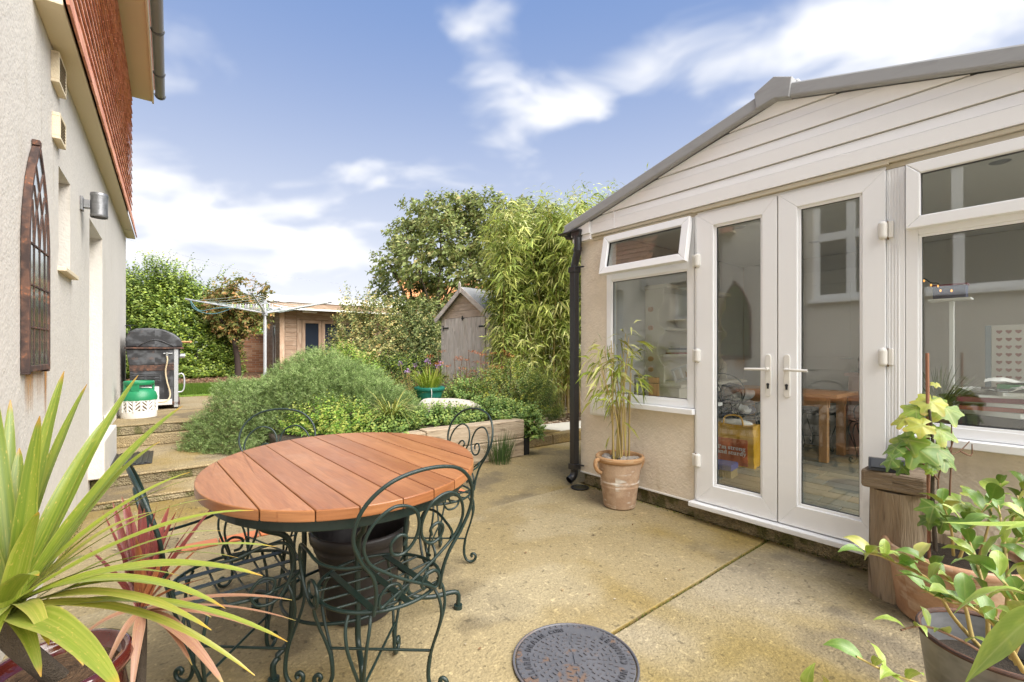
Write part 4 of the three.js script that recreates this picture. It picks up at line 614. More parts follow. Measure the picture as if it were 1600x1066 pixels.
// ================================================================== GARDEN EDGES AND BUILDINGS
const rough = (g, a, s) => mold(g, v => { const n = fbm(v.x * 5 + 30 + s, v.y * 9 + v.z * 7 + 30, 3, 128, s) - 0.5; v.y += n * a; v.z += n * a * 0.7; });
{ // timber sleepers that hold the bed (frame u, w)
  const g1 = thing('timber_edging', 'weathered timber sleepers edging the raised bed behind the table', 'timber edging', V(HO[0], 0, HO[1]), ROT_H);
  const long = (name, p, u0, u1, y0, y1, w0, w1, ax, s) => part(name, muv(rough(bx(u0, u1, y0, y1, w0, w1, 0.012, ax, s * 0.37, s * 0.21), 0.012, s), ax, s * 0.37, s * 0.21), M.sleeper, p);
  long('sleeper', g1, 3.74, 3.93, 0.0, 0.205, 1.42, 3.76, 2, 1); long('sleeper', g1, 3.745, 3.93, 0.208, 0.412, 2.55, 3.765, 2, 2); long('sleeper', g1, 3.75, 3.93, 0.208, 0.395, 1.40, 2.545, 2, 3);
  long('sleeper', g1, 3.932, 6.0, 0.0, 0.19, 1.25, 1.40, 0, 4);
  part('post', bx(3.765, 3.86, 0, 0.235, 3.785, 3.86, 0.006), M.dark, g1);
  const g2 = thing('timber_wall', 'timber sleeper wall at the end of the paved strip beside the garden room', 'timber wall', V(HO[0], 0, HO[1]), ROT_H);
  long('sleeper', g2, 5.45, 5.60, 0.14, 0.37, 4.15, 6.6, 2, 5); long('sleeper', g2, 5.46, 5.60, 0.373, 0.60, 4.05, 6.6, 2, 6);
  const kerb = thing('paved_edge', 'low stone kerb with pale slabs beside the garden room corner', 'kerb', V(HO[0], 0, HO[1]), ROT_H);
  const ks = [3.87, 4.45, 5.1, 5.75]; for (let k = 0; k < 3; k++) part('kerb_stone', muv(rough(bx(4.02, 4.16, 0, 0.128, ks[k], ks[k + 1] - 0.008, 0.012), 0.006, 20 + k)), mat({ c: [1.0, 0.93, 0.72], map: patioMap, bump: gravelBump, bs: 0.01, r: 0.9 }), kerb);
  const pv = (pts, m) => part('paving_slab', floorPlate(pts, 0.06, 0.134, 0.006), m, kerb);
  pv([[4.168, 3.87], [4.168, 4.70], [4.72, 4.45], [4.72, 3.87]], M.patioA); pv([[4.168, 4.715], [4.168, 5.75], [4.62, 5.75], [4.72, 4.46]], mat({ c: [0.60, 0.57, 0.50], bump: gravelBump, bs: 0.004, r: 0.9 }));
  struct('gravel_strip', floorPlate([[4.2, 3.9], [4.2, 6.5], [5.46, 6.5], [5.46, 3.9]], 0.01, 0.118, 0.004), M.litter, V(HO[0], 0, HO[1]), ROT_H);
  const R = rng(33), st = []; for (let k = 0; k < 420; k++) { const g = new THREE.IcosahedronGeometry(0.012 + 0.016 * R(), 0); g.scale(1, 0.55, 0.8); g.rotateY(R() * 6); g.translate(4.76 + 0.66 * R(), 0.124, 3.95 + 1.9 * R()); st.push(g); }
  const gs = part('gravel', st, mat({ c: [0.48, 0.38, 0.27], r: 0.9 }), scene, { kind: 'stuff', label: 'loose pale gravel in front of the timber wall', category: 'gravel' }); gs.position.set(HO[0], 0, HO[1]); gs.rotation.y = ROT_H;
}
{ // small garden shed; x across the gabled front, z out of it
  const d0 = 7.5, a = V((765 - 800) / 720 * d0, 0.42, -d0), W = 1.34, sh = thing('garden_shed', 'small weathered grey garden shed with double doors and felt roof', 'shed', a.clone(), Math.atan2(-0.71, 0.70) + Math.PI);
  // local +x runs away to the left along the front, local +z faces out of the doors
  const ax = V(-0.70, 0, -0.71), az = V(-0.71, 0, 0.70); sh.rotation.y = Math.atan2(az.x, az.z); const flip = ax.dot(V(Math.cos(sh.rotation.y), 0, -Math.sin(sh.rotation.y))) < 0; const X = x => flip ? -x : x; // across the front
  const b2 = (x0, x1, ...r) => bx(Math.min(X(x0), X(x1)), Math.max(X(x0), X(x1)), ...r);
  const gableWood = mat({ c: [0.86, 0.76, 0.66], map: T.greyWood, bump: woodBump, bs: 0.003, r: 0.95 }), EH = 1.40, AH = 1.86, D = 1.7;
  part('wall', [plate(poly([[X(0.02), 0], [X(W - 0.02), 0], [X(W - 0.02), EH], [X(W / 2), AH - 0.03], [X(0.02), EH]].sort(() => 0)), 0.03).translate(0, 0, -0.06), b2(0.0, 0.03, 0, EH, -D, -0.061, 0), b2(W - 0.03, W, 0, EH, -D, -0.061, 0), b2(0.031, W - 0.031, 0, EH, -D, -D + 0.03, 0)], M.greyWood, sh);
  let R = rng(44); for (let k = 0; k < 11; k++) { const y = k * 0.128; for (const [p, q] of [[0.015, 0.10], [W - 0.10, W - 0.015]]) part('board', b2(p, q, y, y + 0.132, -0.03, -0.012 + 0.004 * R(), 0.003, 0, R(), R()), M.greyWood, sh); }
  for (const s of [0, 1]) for (let k = 0; k < 11; k++) part('side_board', bx(...(s ? [X(W), X(W + 0.018)] : [X(-0.018), X(0)]).sort((p, q) => p - q), k * 0.128, k * 0.128 + 0.131, -D, -0.02, 0.003, 2, R(), R()), M.greyWood, sh);
  const yt = [1.355, 1.475, 1.60, 1.73]; yt.forEach((y, k) => { const hw = h => Math.max(0.02, (AH - 0.02 - h) / (AH - EH) * W / 2), y1 = k < 3 ? yt[k + 1] - 0.004 : 1.83, a0 = Math.min(W / 2 - 0.02, hw(y)), a1 = hw(y1); part('gable_board', muv(plate(poly([[X(W / 2) - a0, y], [X(W / 2) + a0, y], [X(W / 2) + a1, y1], [X(W / 2) - a1, y1]]), 0.024, 0.003).translate(0, 0, -0.03), 0, R(), R()), gableWood, sh); });
  for (const s of [0, 1]) { const x0 = s ? W / 2 + 0.004 : 0.105, x1 = s ? W - 0.105 : W / 2 - 0.004, dr = part('door', b2(x0, x1, 0.05, 1.345, -0.03, -0.012, 0), M.greyWood, sh); for (let k = 0; k < 5; k++) { const w = (x1 - x0) / 5; part('plank', b2(x0 + k * w + 0.002, x0 + (k + 1) * w - 0.002, 0.05, 1.348 - 0.006 * R(), -0.011, 0.008 + 0.003 * R(), 0.003, 1, R(), R()), M.greyWood, dr); } const hx = s ? x1 : x0, sg = s ? -1 : 1; for (const y of [0.30, 1.17]) part('hinge', [b2(hx + sg * 0.0, hx + sg * 0.15, y, y + 0.028, 0.013, 0.019, 0.001), b2(hx - sg * 0.03, hx - sg * 0.004, y - 0.035, y + 0.06, 0.010, 0.018, 0.001)], M.dark, dr); }
  part('door_cover_strip', b2(W / 2 - 0.022, W / 2 + 0.012, 0.06, 1.35, 0.0125, 0.024, 0.003, 1), M.greyWood, sh); part('bolt', [b2(W / 2 - 0.05, W / 2 + 0.03, 1.33, 1.345, 0.025, 0.035, 0.001), b2(W / 2 - 0.01, W / 2 + 0.02, 1.30, 1.38, 0.025, 0.032, 0.001)], M.dark, sh);
  const slope = sg => { const g = bx(0, Math.hypot(W / 2 + 0.1, AH - EH + 0.07), 0, 0.022, -D - 0.1, 0.06, 0.002), an = Math.atan2(AH - EH, W / 2); if (sg < 0) g.rotateY(Math.PI), g.translate(0, 0, -D - 0.04); g.rotateZ(-sg * an); g.translate(X(W / 2), AH, 0); return muv(g); };
  part('roof', [slope(1), slope(-1)], M.felt, sh);
  const bb = sg => { const an = Math.atan2(AH - EH, W / 2), l = Math.hypot(W / 2 + 0.1, AH - EH + 0.07), g = bx(0, l, -0.07, 0.012, 0, 0.02, 0.003); if (sg < 0) { g.rotateY(Math.PI); g.translate(0, 0, 0.02); } g.rotateZ(-sg * an); g.translate(X(W / 2), AH + 0.01, 0.061); return muv(g, 0); };
  part('bargeboard', bb(1), M.greyWood, sh); part('bargeboard', bb(-1), M.greyWood, sh);
  part('finial', plate(poly([[-0.03, -0.10], [0.03, -0.10], [0.03, 0.05], [0, 0.10], [-0.03, 0.05]]), 0.02, 0.003).translate(X(W / 2), AH + 0.01, 0.082), M.greyWood, sh);
}
{ // summerhouse: its near corner stands at u0, the glazed front runs off in w
  const p = at(438, 600, 13.5); p.y = 0.44; const s = thing('summerhouse', 'timber summerhouse with glazed doors and low flat roof at the end of the garden', 'summerhouse', p, ROT_H), R = rng(55);
  // local x = away from us, local z = to the right along the front; front plane at x = 0
  const W = 3.6, D = 2.6, Hh = 1.96;
  part('wall', [bx(0.03, 0.05, 0, Hh, 0.02, W, 0), bx(0.051, D, 0, Hh, 0.02, 0.04, 0), bx(D - 0.02, D, 0, Hh, 0.041, W, 0), bx(0.051, D, 0, Hh, W - 0.02, W, 0)], M.siding, s);
  for (let k = 0; k < 15; k++) { const y = k * 0.13; part('board', bx(0.0, 0.028, y + 0.003, y + 0.127, 0.12, 0.44, 0.006, 2, R(), R()), M.siding, s); if (k > 12) part('board', bx(0.002, 0.028, y + 0.003, y + 0.127, 0.445, W - 0.1, 0.006, 2, R(), R()), M.siding, s); part('board', bx(0.10, 0.70, y + 0.003, y + 0.127, -0.01, 0.018, 0.006, 0, R(), R()), M.siding, s); part('board', bx(1.15, D, y + 0.003, y + 0.127, -0.01, 0.018, 0.006, 0, R(), R()), M.siding, s); }
  part('corner_post', bx(-0.014, 0.09, 0, Hh, -0.02, 0.11, 0.006, 1), mat({ c: [1.25, 1.3, 1.35], map: T.siding, r: 0.9 }), s);
  const sw = part('side_window', [bx(0.70, 0.76, 0, 1.55, -0.02, 0.02), bx(1.09, 1.15, 0, 1.55, -0.02, 0.02), bx(0.76, 1.09, 1.49, 1.55, -0.02, 0.02)], mat({ c: [0.6, 0.55, 0.5], r: 0.7 }), s); part('pane', bx(0.76, 1.09, 0.05, 1.49, 0.0, 0.006, 0), mat({ c: [0.03, 0.035, 0.045], r: 0.12 }), sw);
  const gl = mat({ c: [0.022, 0.028, 0.042], r: 0.12 });
  part('door_post', bx(-0.006, 0.06, 0, 1.69, 0.445, 0.58, 0.006, 1, 0.3), M.siding, s);
  for (let k = 0; k < 4; k++) { const z = 0.59 + k * 0.57; const d = part('glazed_door', [bx(-0.012, 0.028, 0.02, 1.68, z, z + 0.09, 0.004, 1), bx(-0.012, 0.028, 0.02, 1.68, z + 0.47, z + 0.56, 0.004, 1), bx(-0.012, 0.028, 1.59, 1.68, z + 0.09, z + 0.47, 0.004, 2), bx(-0.012, 0.028, 0.02, 0.3, z + 0.09, z + 0.47, 0.004, 2)], M.siding, s); part('pane', bx(0.005, 0.012, 0.3, 1.59, z + 0.09, z + 0.47, 0), gl, d); }
  part('roof', [bx(-0.55, D + 0.2, Hh + 0.0, Hh + 0.03, -0.35, W + 0.3, 0.002)], M.felt, s);
  part('fascia', [bx(-0.57, -0.551, Hh - 0.015, Hh + 0.13, -0.37, W + 0.32, 0.003, 2), bx(-0.55, D + 0.2, Hh - 0.015, Hh + 0.12, -0.37, -0.351, 0.003, 0)], M.siding, s);
  part('fascia_edge', bx(-0.59, -0.571, Hh - 0.03, Hh + 0.02, -0.38, W + 0.34, 0.003), M.white, s);
  part('upper_roof', [bx(0.6, D + 1.6, Hh + 0.46, Hh + 0.50, -0.3, W + 1.9, 0.003)], M.lead, s); part('upper_fascia', bx(0.575, 0.599, Hh + 0.30, Hh + 0.47, -0.31, W + 1.92, 0.003), M.white, s); part('upper_wall', bx(0.62, D, Hh + 0.031, Hh + 0.459, 0.02, W, 0), M.siding, s);
  const lamp = part('bulkhead_lamp', bx(-0.3, -0.2, Hh - 0.075, Hh - 0.02, 0.55, 0.95, 0.02), M.white, s);
}
{ // brick wall beyond the litter bed, laid brick by brick
  const p = at(330, 600, 14.6); p.y = 0.40; const w = thing('brick_wall', 'low red brown brick wall behind the small dark-stemmed tree', 'brick wall', p, ROT_H - 0.10), R = rng(66);
  part('mortar', bx(0.01, 0.2, 0, 1.29, 0, 2.6, 0), mat({ c: [0.36, 0.30, 0.24], r: 0.95 }), w);
  const ms = [[0.30, 0.14, 0.075], [0.36, 0.19, 0.11], [0.25, 0.12, 0.07], [0.40, 0.23, 0.14]].map(c => mat({ c, r: 0.95, bump: grainBump, bs: 0.004 })), gs = [0, 1].map(k => bx(-0.003 - 0.003 * k, 0.1, 0, 0.064, 0, 0.214, 0.004));
  for (let k = 0; k < 17; k++) for (let i = 0; i < 11; i++) { const z = i * 0.225 + (k % 2) * 0.112; if (z > 2.4) continue; const b = part('brick', gs[Math.floor(R() * 2)], ms[Math.floor(R() * 4)], w); b.position.set(0, k * 0.075 + 0.006, z); }
  part('coping', [0, 1, 2, 3, 4, 5].map(i => bx(-0.03, 0.23, 1.291, 1.345, i * 0.44, i * 0.44 + 0.43, 0.01)), ms[3], w);
}
{ // pieces of neighbouring roof seen through the trees
  const p = at(712, 480, 22); p.y = 0; const n = thing('neighbour_house', 'orange tiled roof of a neighbouring house glimpsed through the trees', 'house', p, 0.5); const g = bx(-2.4, 2.4, -0.03, 0.03, -2, 2, 0); g.rotateX(0.6); g.translate(0, 3.5, 0); part('wall', bx(-2.3, 2.3, 0, 2.9, -1.5, 1.2, 0), M.render, n); part('roof', g, mat({ c: [0.50, 0.22, 0.09], r: 0.9, bump: grainBump, bs: 0.02 }), n); part('chimney', bx(0.6, 1.1, 3.2, 4.6, -0.4, 0.2, 0.01), mat({ c: [0.55, 0.32, 0.15], r: 0.9 }), n);
}
{ const w = (x0, y0, x1, y1, d0, d1, lab) => { const a = at(x0, y0, d0), b = at(x1, y1, d1), m = a.clone().lerp(b, 0.5); m.y -= 0.12; const o = part(numbered('overhead_wire'), tube([a, m, b], 0.0035, 20, 5), M.felt, scene); o.userData = { label: lab, category: 'cable' }; };
  w(150, 360, 440, 436, 16, 30, 'upper thin cable crossing the sky behind the hedge'); w(150, 384, 560, 447, 16, 34, 'lower thin cable crossing the sky behind the hedge'); }

// ================================================================== BESIDE THE HOUSE
{ // barbecue seen end-on (local x away from us along the wall, z out from the wall)
  const b = thing('gas_barbecue', 'rusty black gas barbecue on a trolley by the house corner', 'barbecue', Hs(7.42, 0.406, 0.36), ROT_H);
  const bk = mat({ r: 0.5, bump: fineBump, bs: 0.0006, map: tex(256, 0.6, (u, v) => { const n = fbm(u * 6, v * 10, 4, 60, 331); let c = mix3([0.022, 0.022, 0.024], [0.085, 0.088, 0.095], sst(0.4, 0.7, n)); return mix3(c, [0.17, 0.09, 0.06], 0.35 * sst(0.66, 0.78, fbm(u * 9 + 4, v * 7, 4, 63, 335))); }) });
  const len = 1.0, ez = g => { g.rotateY(-Math.PI / 2); return g; }; // profile drawn in (z, y) then laid along x
  const prof = (pts, x0, x1, bev = 0.004) => { const g = plate(poly(pts), x1 - x0, bev); g.rotateY(Math.PI / 2); g.scale(1, 1, -1); const p = g.attributes; for (let i = 0; i < p.position.count; i += 3) for (const a of ['position', 'normal', 'uv']) { const A = p[a], s = A.itemSize, r = A.array; for (let q = 0; q < s; q++) { const t = r[(i + 1) * s + q]; r[(i + 1) * s + q] = r[(i + 2) * s + q]; r[(i + 2) * s + q] = t; } } g.translate(x0, 0, 0); g.computeVertexNormals(); return muv(g); };
  const lidP = [[-0.30, 0.84], [-0.305, 0.95], [-0.27, 1.04], [-0.20, 1.085], [-0.05, 1.10], [0.08, 1.085], [0.20, 1.03], [0.28, 0.96], [0.30, 0.90], [0.30, 0.84]];
  const lid = part('lid', prof(lidP, 0, len, 0.02), bk, b); part('lid_crest', [prof([[-0.15, 0.845], [-0.03, 0.925], [0.03, 0.925], [0.14, 0.86], [0.14, 0.845]], -0.008, 0.0, 0.002), tube([[-0.006, 0.85, -0.19], [-0.006, 0.93, -0.05], [-0.006, 0.935, 0.03], [-0.006, 0.86, 0.20]], 0.008, 20, 6)], bk, lid); part('lid_rim', bx(-0.02, len + 0.02, 0.815, 0.84, -0.315, 0.315, 0.005), M.rust, lid);
  part('front_handle', [rod([0.15, 0.92, 0.40], [0.85, 0.92, 0.40], 0.016), rod([0.2, 0.92, 0.29], [0.2, 0.92, 0.40], 0.010), rod([0.8, 0.92, 0.29], [0.8, 0.92, 0.40], 0.010)], M.pine, b);
  part('firebox', prof([[-0.27, 0.60], [-0.30, 0.814], [0.28, 0.814], [0.26, 0.60]], 0.01, len - 0.01, 0.01), bk, b); part('rust_band', bx(0.006, 0.03, 0.525, 0.60, -0.265, 0.235, 0.004), M.rust, b);
  const end = part('end_panel', bx(0.012, 0.03, 0.10, 0.598, -0.26, 0.20, 0.004), bk, b); const lou = []; for (const z of [-0.24, -0.08]) for (let k = 0; k < 3; k++) lou.push(bx(0.006, 0.0115, 0.37 + k * 0.038, 0.385 + k * 0.038, z, z + 0.13, 0.002)); part('louvres', lou, M.dark, end); part('louvre_frames', [-0.25, -0.09].flatMap(z => [bx(0.002, 0.0116, 0.355, 0.364, z, z + 0.15, 0.001), bx(0.002, 0.0116, 0.482, 0.491, z, z + 0.15, 0.001), bx(0.002, 0.0116, 0.364, 0.482, z, z + 0.008, 0.001), bx(0.002, 0.0116, 0.364, 0.482, z + 0.142, z + 0.15, 0.001)]), bk, end);
  part('vent_hole', [(() => { const g = new THREE.CircleGeometry(0.045, 20); g.rotateY(-Math.PI / 2); g.translate(0.0115, 0.37, 0.12); return plain(g); })(), bx(0.009, 0.0116, 0.16, 0.33, 0.10, 0.14, 0)], M.dark, end);
  const sheet = part('metal_sheet', bx(0.0, 0.005, 0.085, 0.31, -0.225, 0.045, 0.001), M.white, b); part('metal_sheet', bx(-0.004, 0.002, 0.06, 0.135, -0.02, 0.185, 0.001), M.whitePlastic, b);
  part('back_panels', bx(0.03, len - 0.02, 0.10, 0.60, -0.255, -0.245, 0.002), bk, b); part('front_panels', bx(0.05, len - 0.02, 0.10, 0.60, 0.235, 0.25, 0.003), mat({ c: [0.20, 0.205, 0.215], r: 0.4, m: 0.5 }), b);
  part('post', bx(0.0, 0.035, 0.02, 0.84, 0.205, 0.255, 0.006), M.steel, b); part('post', bx(len - 0.035, len, 0.02, 0.84, 0.205, 0.255, 0.006), M.steel, b);
  part('door_handle', tube([[0.12, 0.46, 0.25], [0.12, 0.475, 0.29], [0.12, 0.45, 0.315], [0.12, 0.25, 0.315], [0.12, 0.22, 0.29], [0.12, 0.22, 0.25]], 0.010, 24), M.alu, b);
  part('control_knob', (() => { const g = new THREE.CylinderGeometry(0.03, 0.034, 0.06, 14); g.rotateX(Math.PI / 2); g.translate(0.2, 0.72, 0.305); return plain(g); })(), M.steel, b); part('sticker', bx(0.03, 0.10, 0.57, 0.67, 0.2505, 0.2545, 0.001), M.red, b);
  part('base_tray', [bx(0.0, len, 0.05, 0.10, -0.27, 0.275, 0.008), bx(0.02, len, 0.10, 0.13, -0.15, 0.22, 0.006)], M.rust, b);
  for (const [x, z] of [[0.06, -0.22], [0.06, 0.235], [len - 0.06, -0.22], [len - 0.06, 0.235]]) part('castor', [(() => { const g = new THREE.CylinderGeometry(0.026, 0.026, 0.024, 14); g.rotateX(Math.PI / 2); g.translate(x, 0.026, z); return plain(g); })(), bx(x - 0.012, x + 0.012, 0.03, 0.052, z - 0.016, z + 0.016, 0.002)], M.dark, b);
  part('hose', tube([[-0.02, 0.72, 0.13], [-0.03, 0.66, 0.135], [-0.02, 0.52, 0.115], [-0.03, 0.38, 0.13], [-0.05, 0.20, 0.165], [-0.09, 0.13, 0.14], [-0.20, 0.115, 0.05], [-0.38, 0.16, -0.02], [-0.52, 0.25, -0.10]], 0.009, 60), M.hose, b); part('hose_valve', [rod([0.0, 0.70, 0.13], [-0.02, 0.77, 0.13], 0.014), rod([-0.005, 0.755, 0.09], [-0.005, 0.755, 0.19], 0.008)], M.steel, b);
  part('regulator', [rod([-0.52, 0.25, -0.10], [-0.46, 0.215, -0.055], 0.016), bx(-0.50, -0.47, 0.20, 0.26, -0.075, -0.055, 0.004)], M.red, b);
}
{ // gas bottle: green shell in a pierced white basket
  const g = thing('gas_bottle', 'green topped gas bottle in a pierced white basket beside the barbecue', 'gas bottle', Hs(6.72, 0.406, 0.225), 0.4);
  part('bottle', lathe([[0, 0.02], [0.155, 0.02], [0.158, 0.2], [0.158, 0.24]], 32), mat({ c: [0.22, 0.15, 0.09], r: 0.7 }), g);
  const bk = [lathe([[0.162, 0], [0.172, 0.0], [0.174, 0.08], [0.164, 0.082]], 36), lathe([[0.162, 0.195], [0.172, 0.195], [0.172, 0.235], [0.160, 0.24]], 36)], basket = part('basket', bk, M.whitePlastic, g);
  const rb = []; for (let k = 0; k < 8; k++) { const a = k * Math.PI / 4, P = (t, y) => [Math.cos(a + t) * 0.168, y, Math.sin(a + t) * 0.168]; rb.push(rod(P(0, 0.07), P(0, 0.2), 0.016, 5)); for (const s of [-1, 1]) for (const y of [0.10, 0.145, 0.185]) rb.push(rod(P(s * 0.04, y - 0.03), P(s * 0.36, y + 0.025), 0.0095, 5)); rb.push(rod(P(Math.PI / 8, 0.07), P(Math.PI / 8, 0.2), 0.014, 5)); } part('basket_bars', rb, M.whitePlastic, basket);
  part('shell', lathe([[0.176, 0.205], [0.178, 0.24], [0.165, 0.29], [0.13, 0.335], [0.09, 0.345], [0.0, 0.35]], 36), M.greenPlastic, g);
  const hr = part('carry_ring', [lathe([[0.128, 0.385], [0.148, 0.385], [0.15, 0.42], [0.142, 0.432], [0.130, 0.43], [0.126, 0.40], [0.128, 0.385]], 36), ...[0, 1.9, 3.6, 5.2].map(a => bx(-0.04, 0.04, 0.315, 0.39, 0.122, 0.146, 0.006).rotateY(a))], M.greenPlastic, g);
  part('valve', [rod([0, 0.34, 0], [0, 0.40, 0], 0.016), rod([0, 0.385, 0], [0.05, 0.39, 0.03], 0.012)], M.steel, g);
}
{ // ribbed mat on the wide step
  const m = thing('ribbed_mat', 'black ribbed rubber mat on the step outside the house door', 'mat', Hs(4.97, 0.1675, 0.03), ROT_H); part('mat_base', bx(0, 0.62, 0, 0.01, 0, 0.36, 0.004), M.black, m); for (let k = 0; k < 8; k++) part('rib', bx(0.012, 0.608, 0.01, 0.019, 0.018 + k * 0.041, 0.040 + k * 0.041, 0.003), M.black, m);
}
{ // wall lamp
  const l = thing('wall_lamp', 'galvanised cylinder wall lamp beside the house doorway', 'wall lamp', Hs(4.17, 2.27, 0), ROT_H); part('bracket', [bx(-0.035, 0.035, -0.05, 0.05, 0.001, 0.016, 0.003), bx(-0.024, 0.024, -0.03, 0.03, 0.016, 0.055, 0.004)], M.galv, l); part('shade', lathe([[0.045, -0.085], [0.050, -0.088], [0.052, -0.07], [0.0495, -0.068], [0.0495, 0.068], [0.052, 0.07], [0.050, 0.088], [0.045, 0.085]], 28).translate(0, 0, 0.102), M.galv, l); part('diffuser', [lathe([[0, -0.06], [0.044, -0.06]], 20).translate(0, 0, 0.102), lathe([[0, 0.06], [0.044, 0.06]], 20).translate(0, 0, 0.102)], M.white, l);
}
{ // old iron church-window frame with mirror panes
  const t = thing('arched_window_mirror', 'rusty iron gothic arched window frame with mirror panes hung on the house wall', 'arched mirror', Hs(2.485, 1.105, 0.002), ROT_H), W = 0.44, Hh = 1.07, sp = 0.56;
  const arch = (x, k) => { const r = 1.12 * W; return 0; };
  const out = (inset) => { const s = new THREE.Shape(), a = inset, b = W - inset, r = (Hh - sp), top = Hh - inset * 1.4; s.moveTo(a, inset); s.lineTo(b, inset); s.lineTo(b, sp); s.bezierCurveTo(b, sp + r * 0.42, W / 2 + 0.10, top - 0.08, W / 2, top); s.bezierCurveTo(W / 2 - 0.10, top - 0.08, a, sp + r * 0.42, a, sp); s.closePath(); return s; };
  const fr = out(0); fr.holes.push(new THREE.Path(out(0.028).getPoints(20).reverse())); part('frame', muv(plate(fr, 0.028, 0.003, 24)), M.rust, t);
  const gp = plate(out(0.022), 0.004, 0, 24); part('mirror_pane', gp.translate(0, 0, 0.019), M.mirrorGlass, t);
  const inside = (x, y) => { if (y < sp) return x > 0.03 && x < W - 0.03; const hw = (W / 2 - 0.03) * Math.sqrt(Math.max(0, 1 - Math.pow((y - sp) / (Hh - sp), 1.5))); return Math.abs(x - W / 2) < hw; };
  for (let k = 1; k < 4; k++) part('glazing_bar', bx(W * k / 4 - 0.0042, W * k / 4 + 0.0042, 0.03, sp + (k === 2 ? 0.06 : 0.08), 0.0235, 0.0265, 0.001), M.rust, t);
  for (const y of [0.20, 0.39, 0.575]) part('cross_bar', bx(0.03, W - 0.03, y - 0.004, y + 0.004, 0.0235, 0.0275, 0.001), M.rust, t);
  const arc = (x0, dir, R) => { const p = []; for (let k = 0; k <= 12; k++) { const y = sp + k * 0.036, x = x0 + dir * (0.22 * Math.pow(k / 12, 1.7)); if (inside(x, y)) p.push([x, y, 0.0235]); } return p; };
  for (const [x, d] of [[W / 4, 1], [W / 2, 1], [W / 2, -1], [W * 3 / 4, -1], [W / 4, -0.5], [W * 3 / 4, 0.5]]) { const p = arc(x, d); if (p.length > 2) part('tracery_bar', tube(p, 0.0042, 20, 6), M.rust, t); }
  for (const b of [[W / 2 - 0.02, W / 2 + 0.02, Hh - 0.008, Hh + 0.018], [0.0, 0.03, -0.01, 0.0], [W - 0.04, W - 0.01, -0.01, 0.0]]) part('lug', bx(...b, 0.0, 0.028, 0.003), M.rust, t);
}
{ // rotary clothes airer on the lawn
  const p = at(414, 600, 8.0); p.y = 0.40; const t = thing('rotary_airer', 'grey metal rotary clothes airer with four arms standing behind the rosemary', 'clothes airer', p, 0), hub = 1.50;
  part('pole', [rod([0, 0, 0], [0, hub - 0.16, 0], 0.027, 12), rod([0, hub - 0.16, 0], [0, hub + 0.16, 0], 0.02, 12)], M.alu, t); part('hub', [rod([0, hub - 0.09, 0], [0, hub - 0.01, 0], 0.042, 12), rod([0, hub + 0.12, 0], [0, hub + 0.17, 0], 0.03, 12)], mat({ c: [0.30, 0.31, 0.33], r: 0.5 }), t);
  const tips = [[-1.24, 0.22, 0.10], [-0.35, 0.22, -1.25], [0.95, 0.22, -0.35], [0.42, 0.20, 1.15]].map(a => V(a[0], hub + a[1] - 0.05, a[2]));
  tips.forEach(q => { const d = q.clone().sub(V(0, hub - 0.05, 0)); const a = part('arm', [rod([d.x * 0.03, hub - 0.05 + d.y * 0.03, d.z * 0.03], q, 0.016, 6), rod([0, hub + 0.13, 0], [d.x * 0.45, hub - 0.05 + d.y * 0.45, d.z * 0.45], 0.007, 5)], M.alu, t); part('arm_tip', rod(q, q.clone().addScaledVector(d.normalize(), 0.07), 0.02, 8), mat({ c: [0.25, 0.26, 0.28], r: 0.5 }), a); });
  const ln = []; for (let k = 0; k < 6; k++) for (let i = 0; i < 4; i++) { const f = 0.42 + k * 0.11, a = V(0, hub - 0.05, 0).lerp(tips[i], f), b = V(0, hub - 0.05, 0).lerp(tips[(i + 1) % 4], f), m = a.clone().lerp(b, 0.5); m.y -= 0.02 + 0.03 * ((k * 3 + i) % 3); ln.push(tube([a, m, b], 0.0028, 8, 4)); } part('line', ln, mat({ c: [0.50, 0.58, 0.55], r: 0.6 }), t);
  part('loose_line', [tube([tips[0], [-1.15, hub + 0.02, 0.12], [-0.85, hub - 0.07, 0.1], [-0.55, hub + 0.03, 0.02]], 0.006, 24, 5), tube([tips[0], [-1.0, hub - 0.02, 0.2], [-0.7, hub + 0.02, 0.2], [-0.4, hub + 0.04, 0.05]], 0.006, 24, 5)], mat({ c: [0.12, 0.26, 0.30], r: 0.6 }), t);
  const R = rng(12), pc = [[0.7, 0.7, 0.66], [0.45, 0.6, 0.2], [0.55, 0.5, 0.6]].map(c => mat({ c, r: 0.6 })); for (let k = 0; k < 16; k++) { const x = -0.42 + k * 0.045, q = part('peg', bx(x, x + 0.014, hub + 0.02, hub + 0.085, 0.25, 0.262, 0.002), pc[k % 3], t); }
}
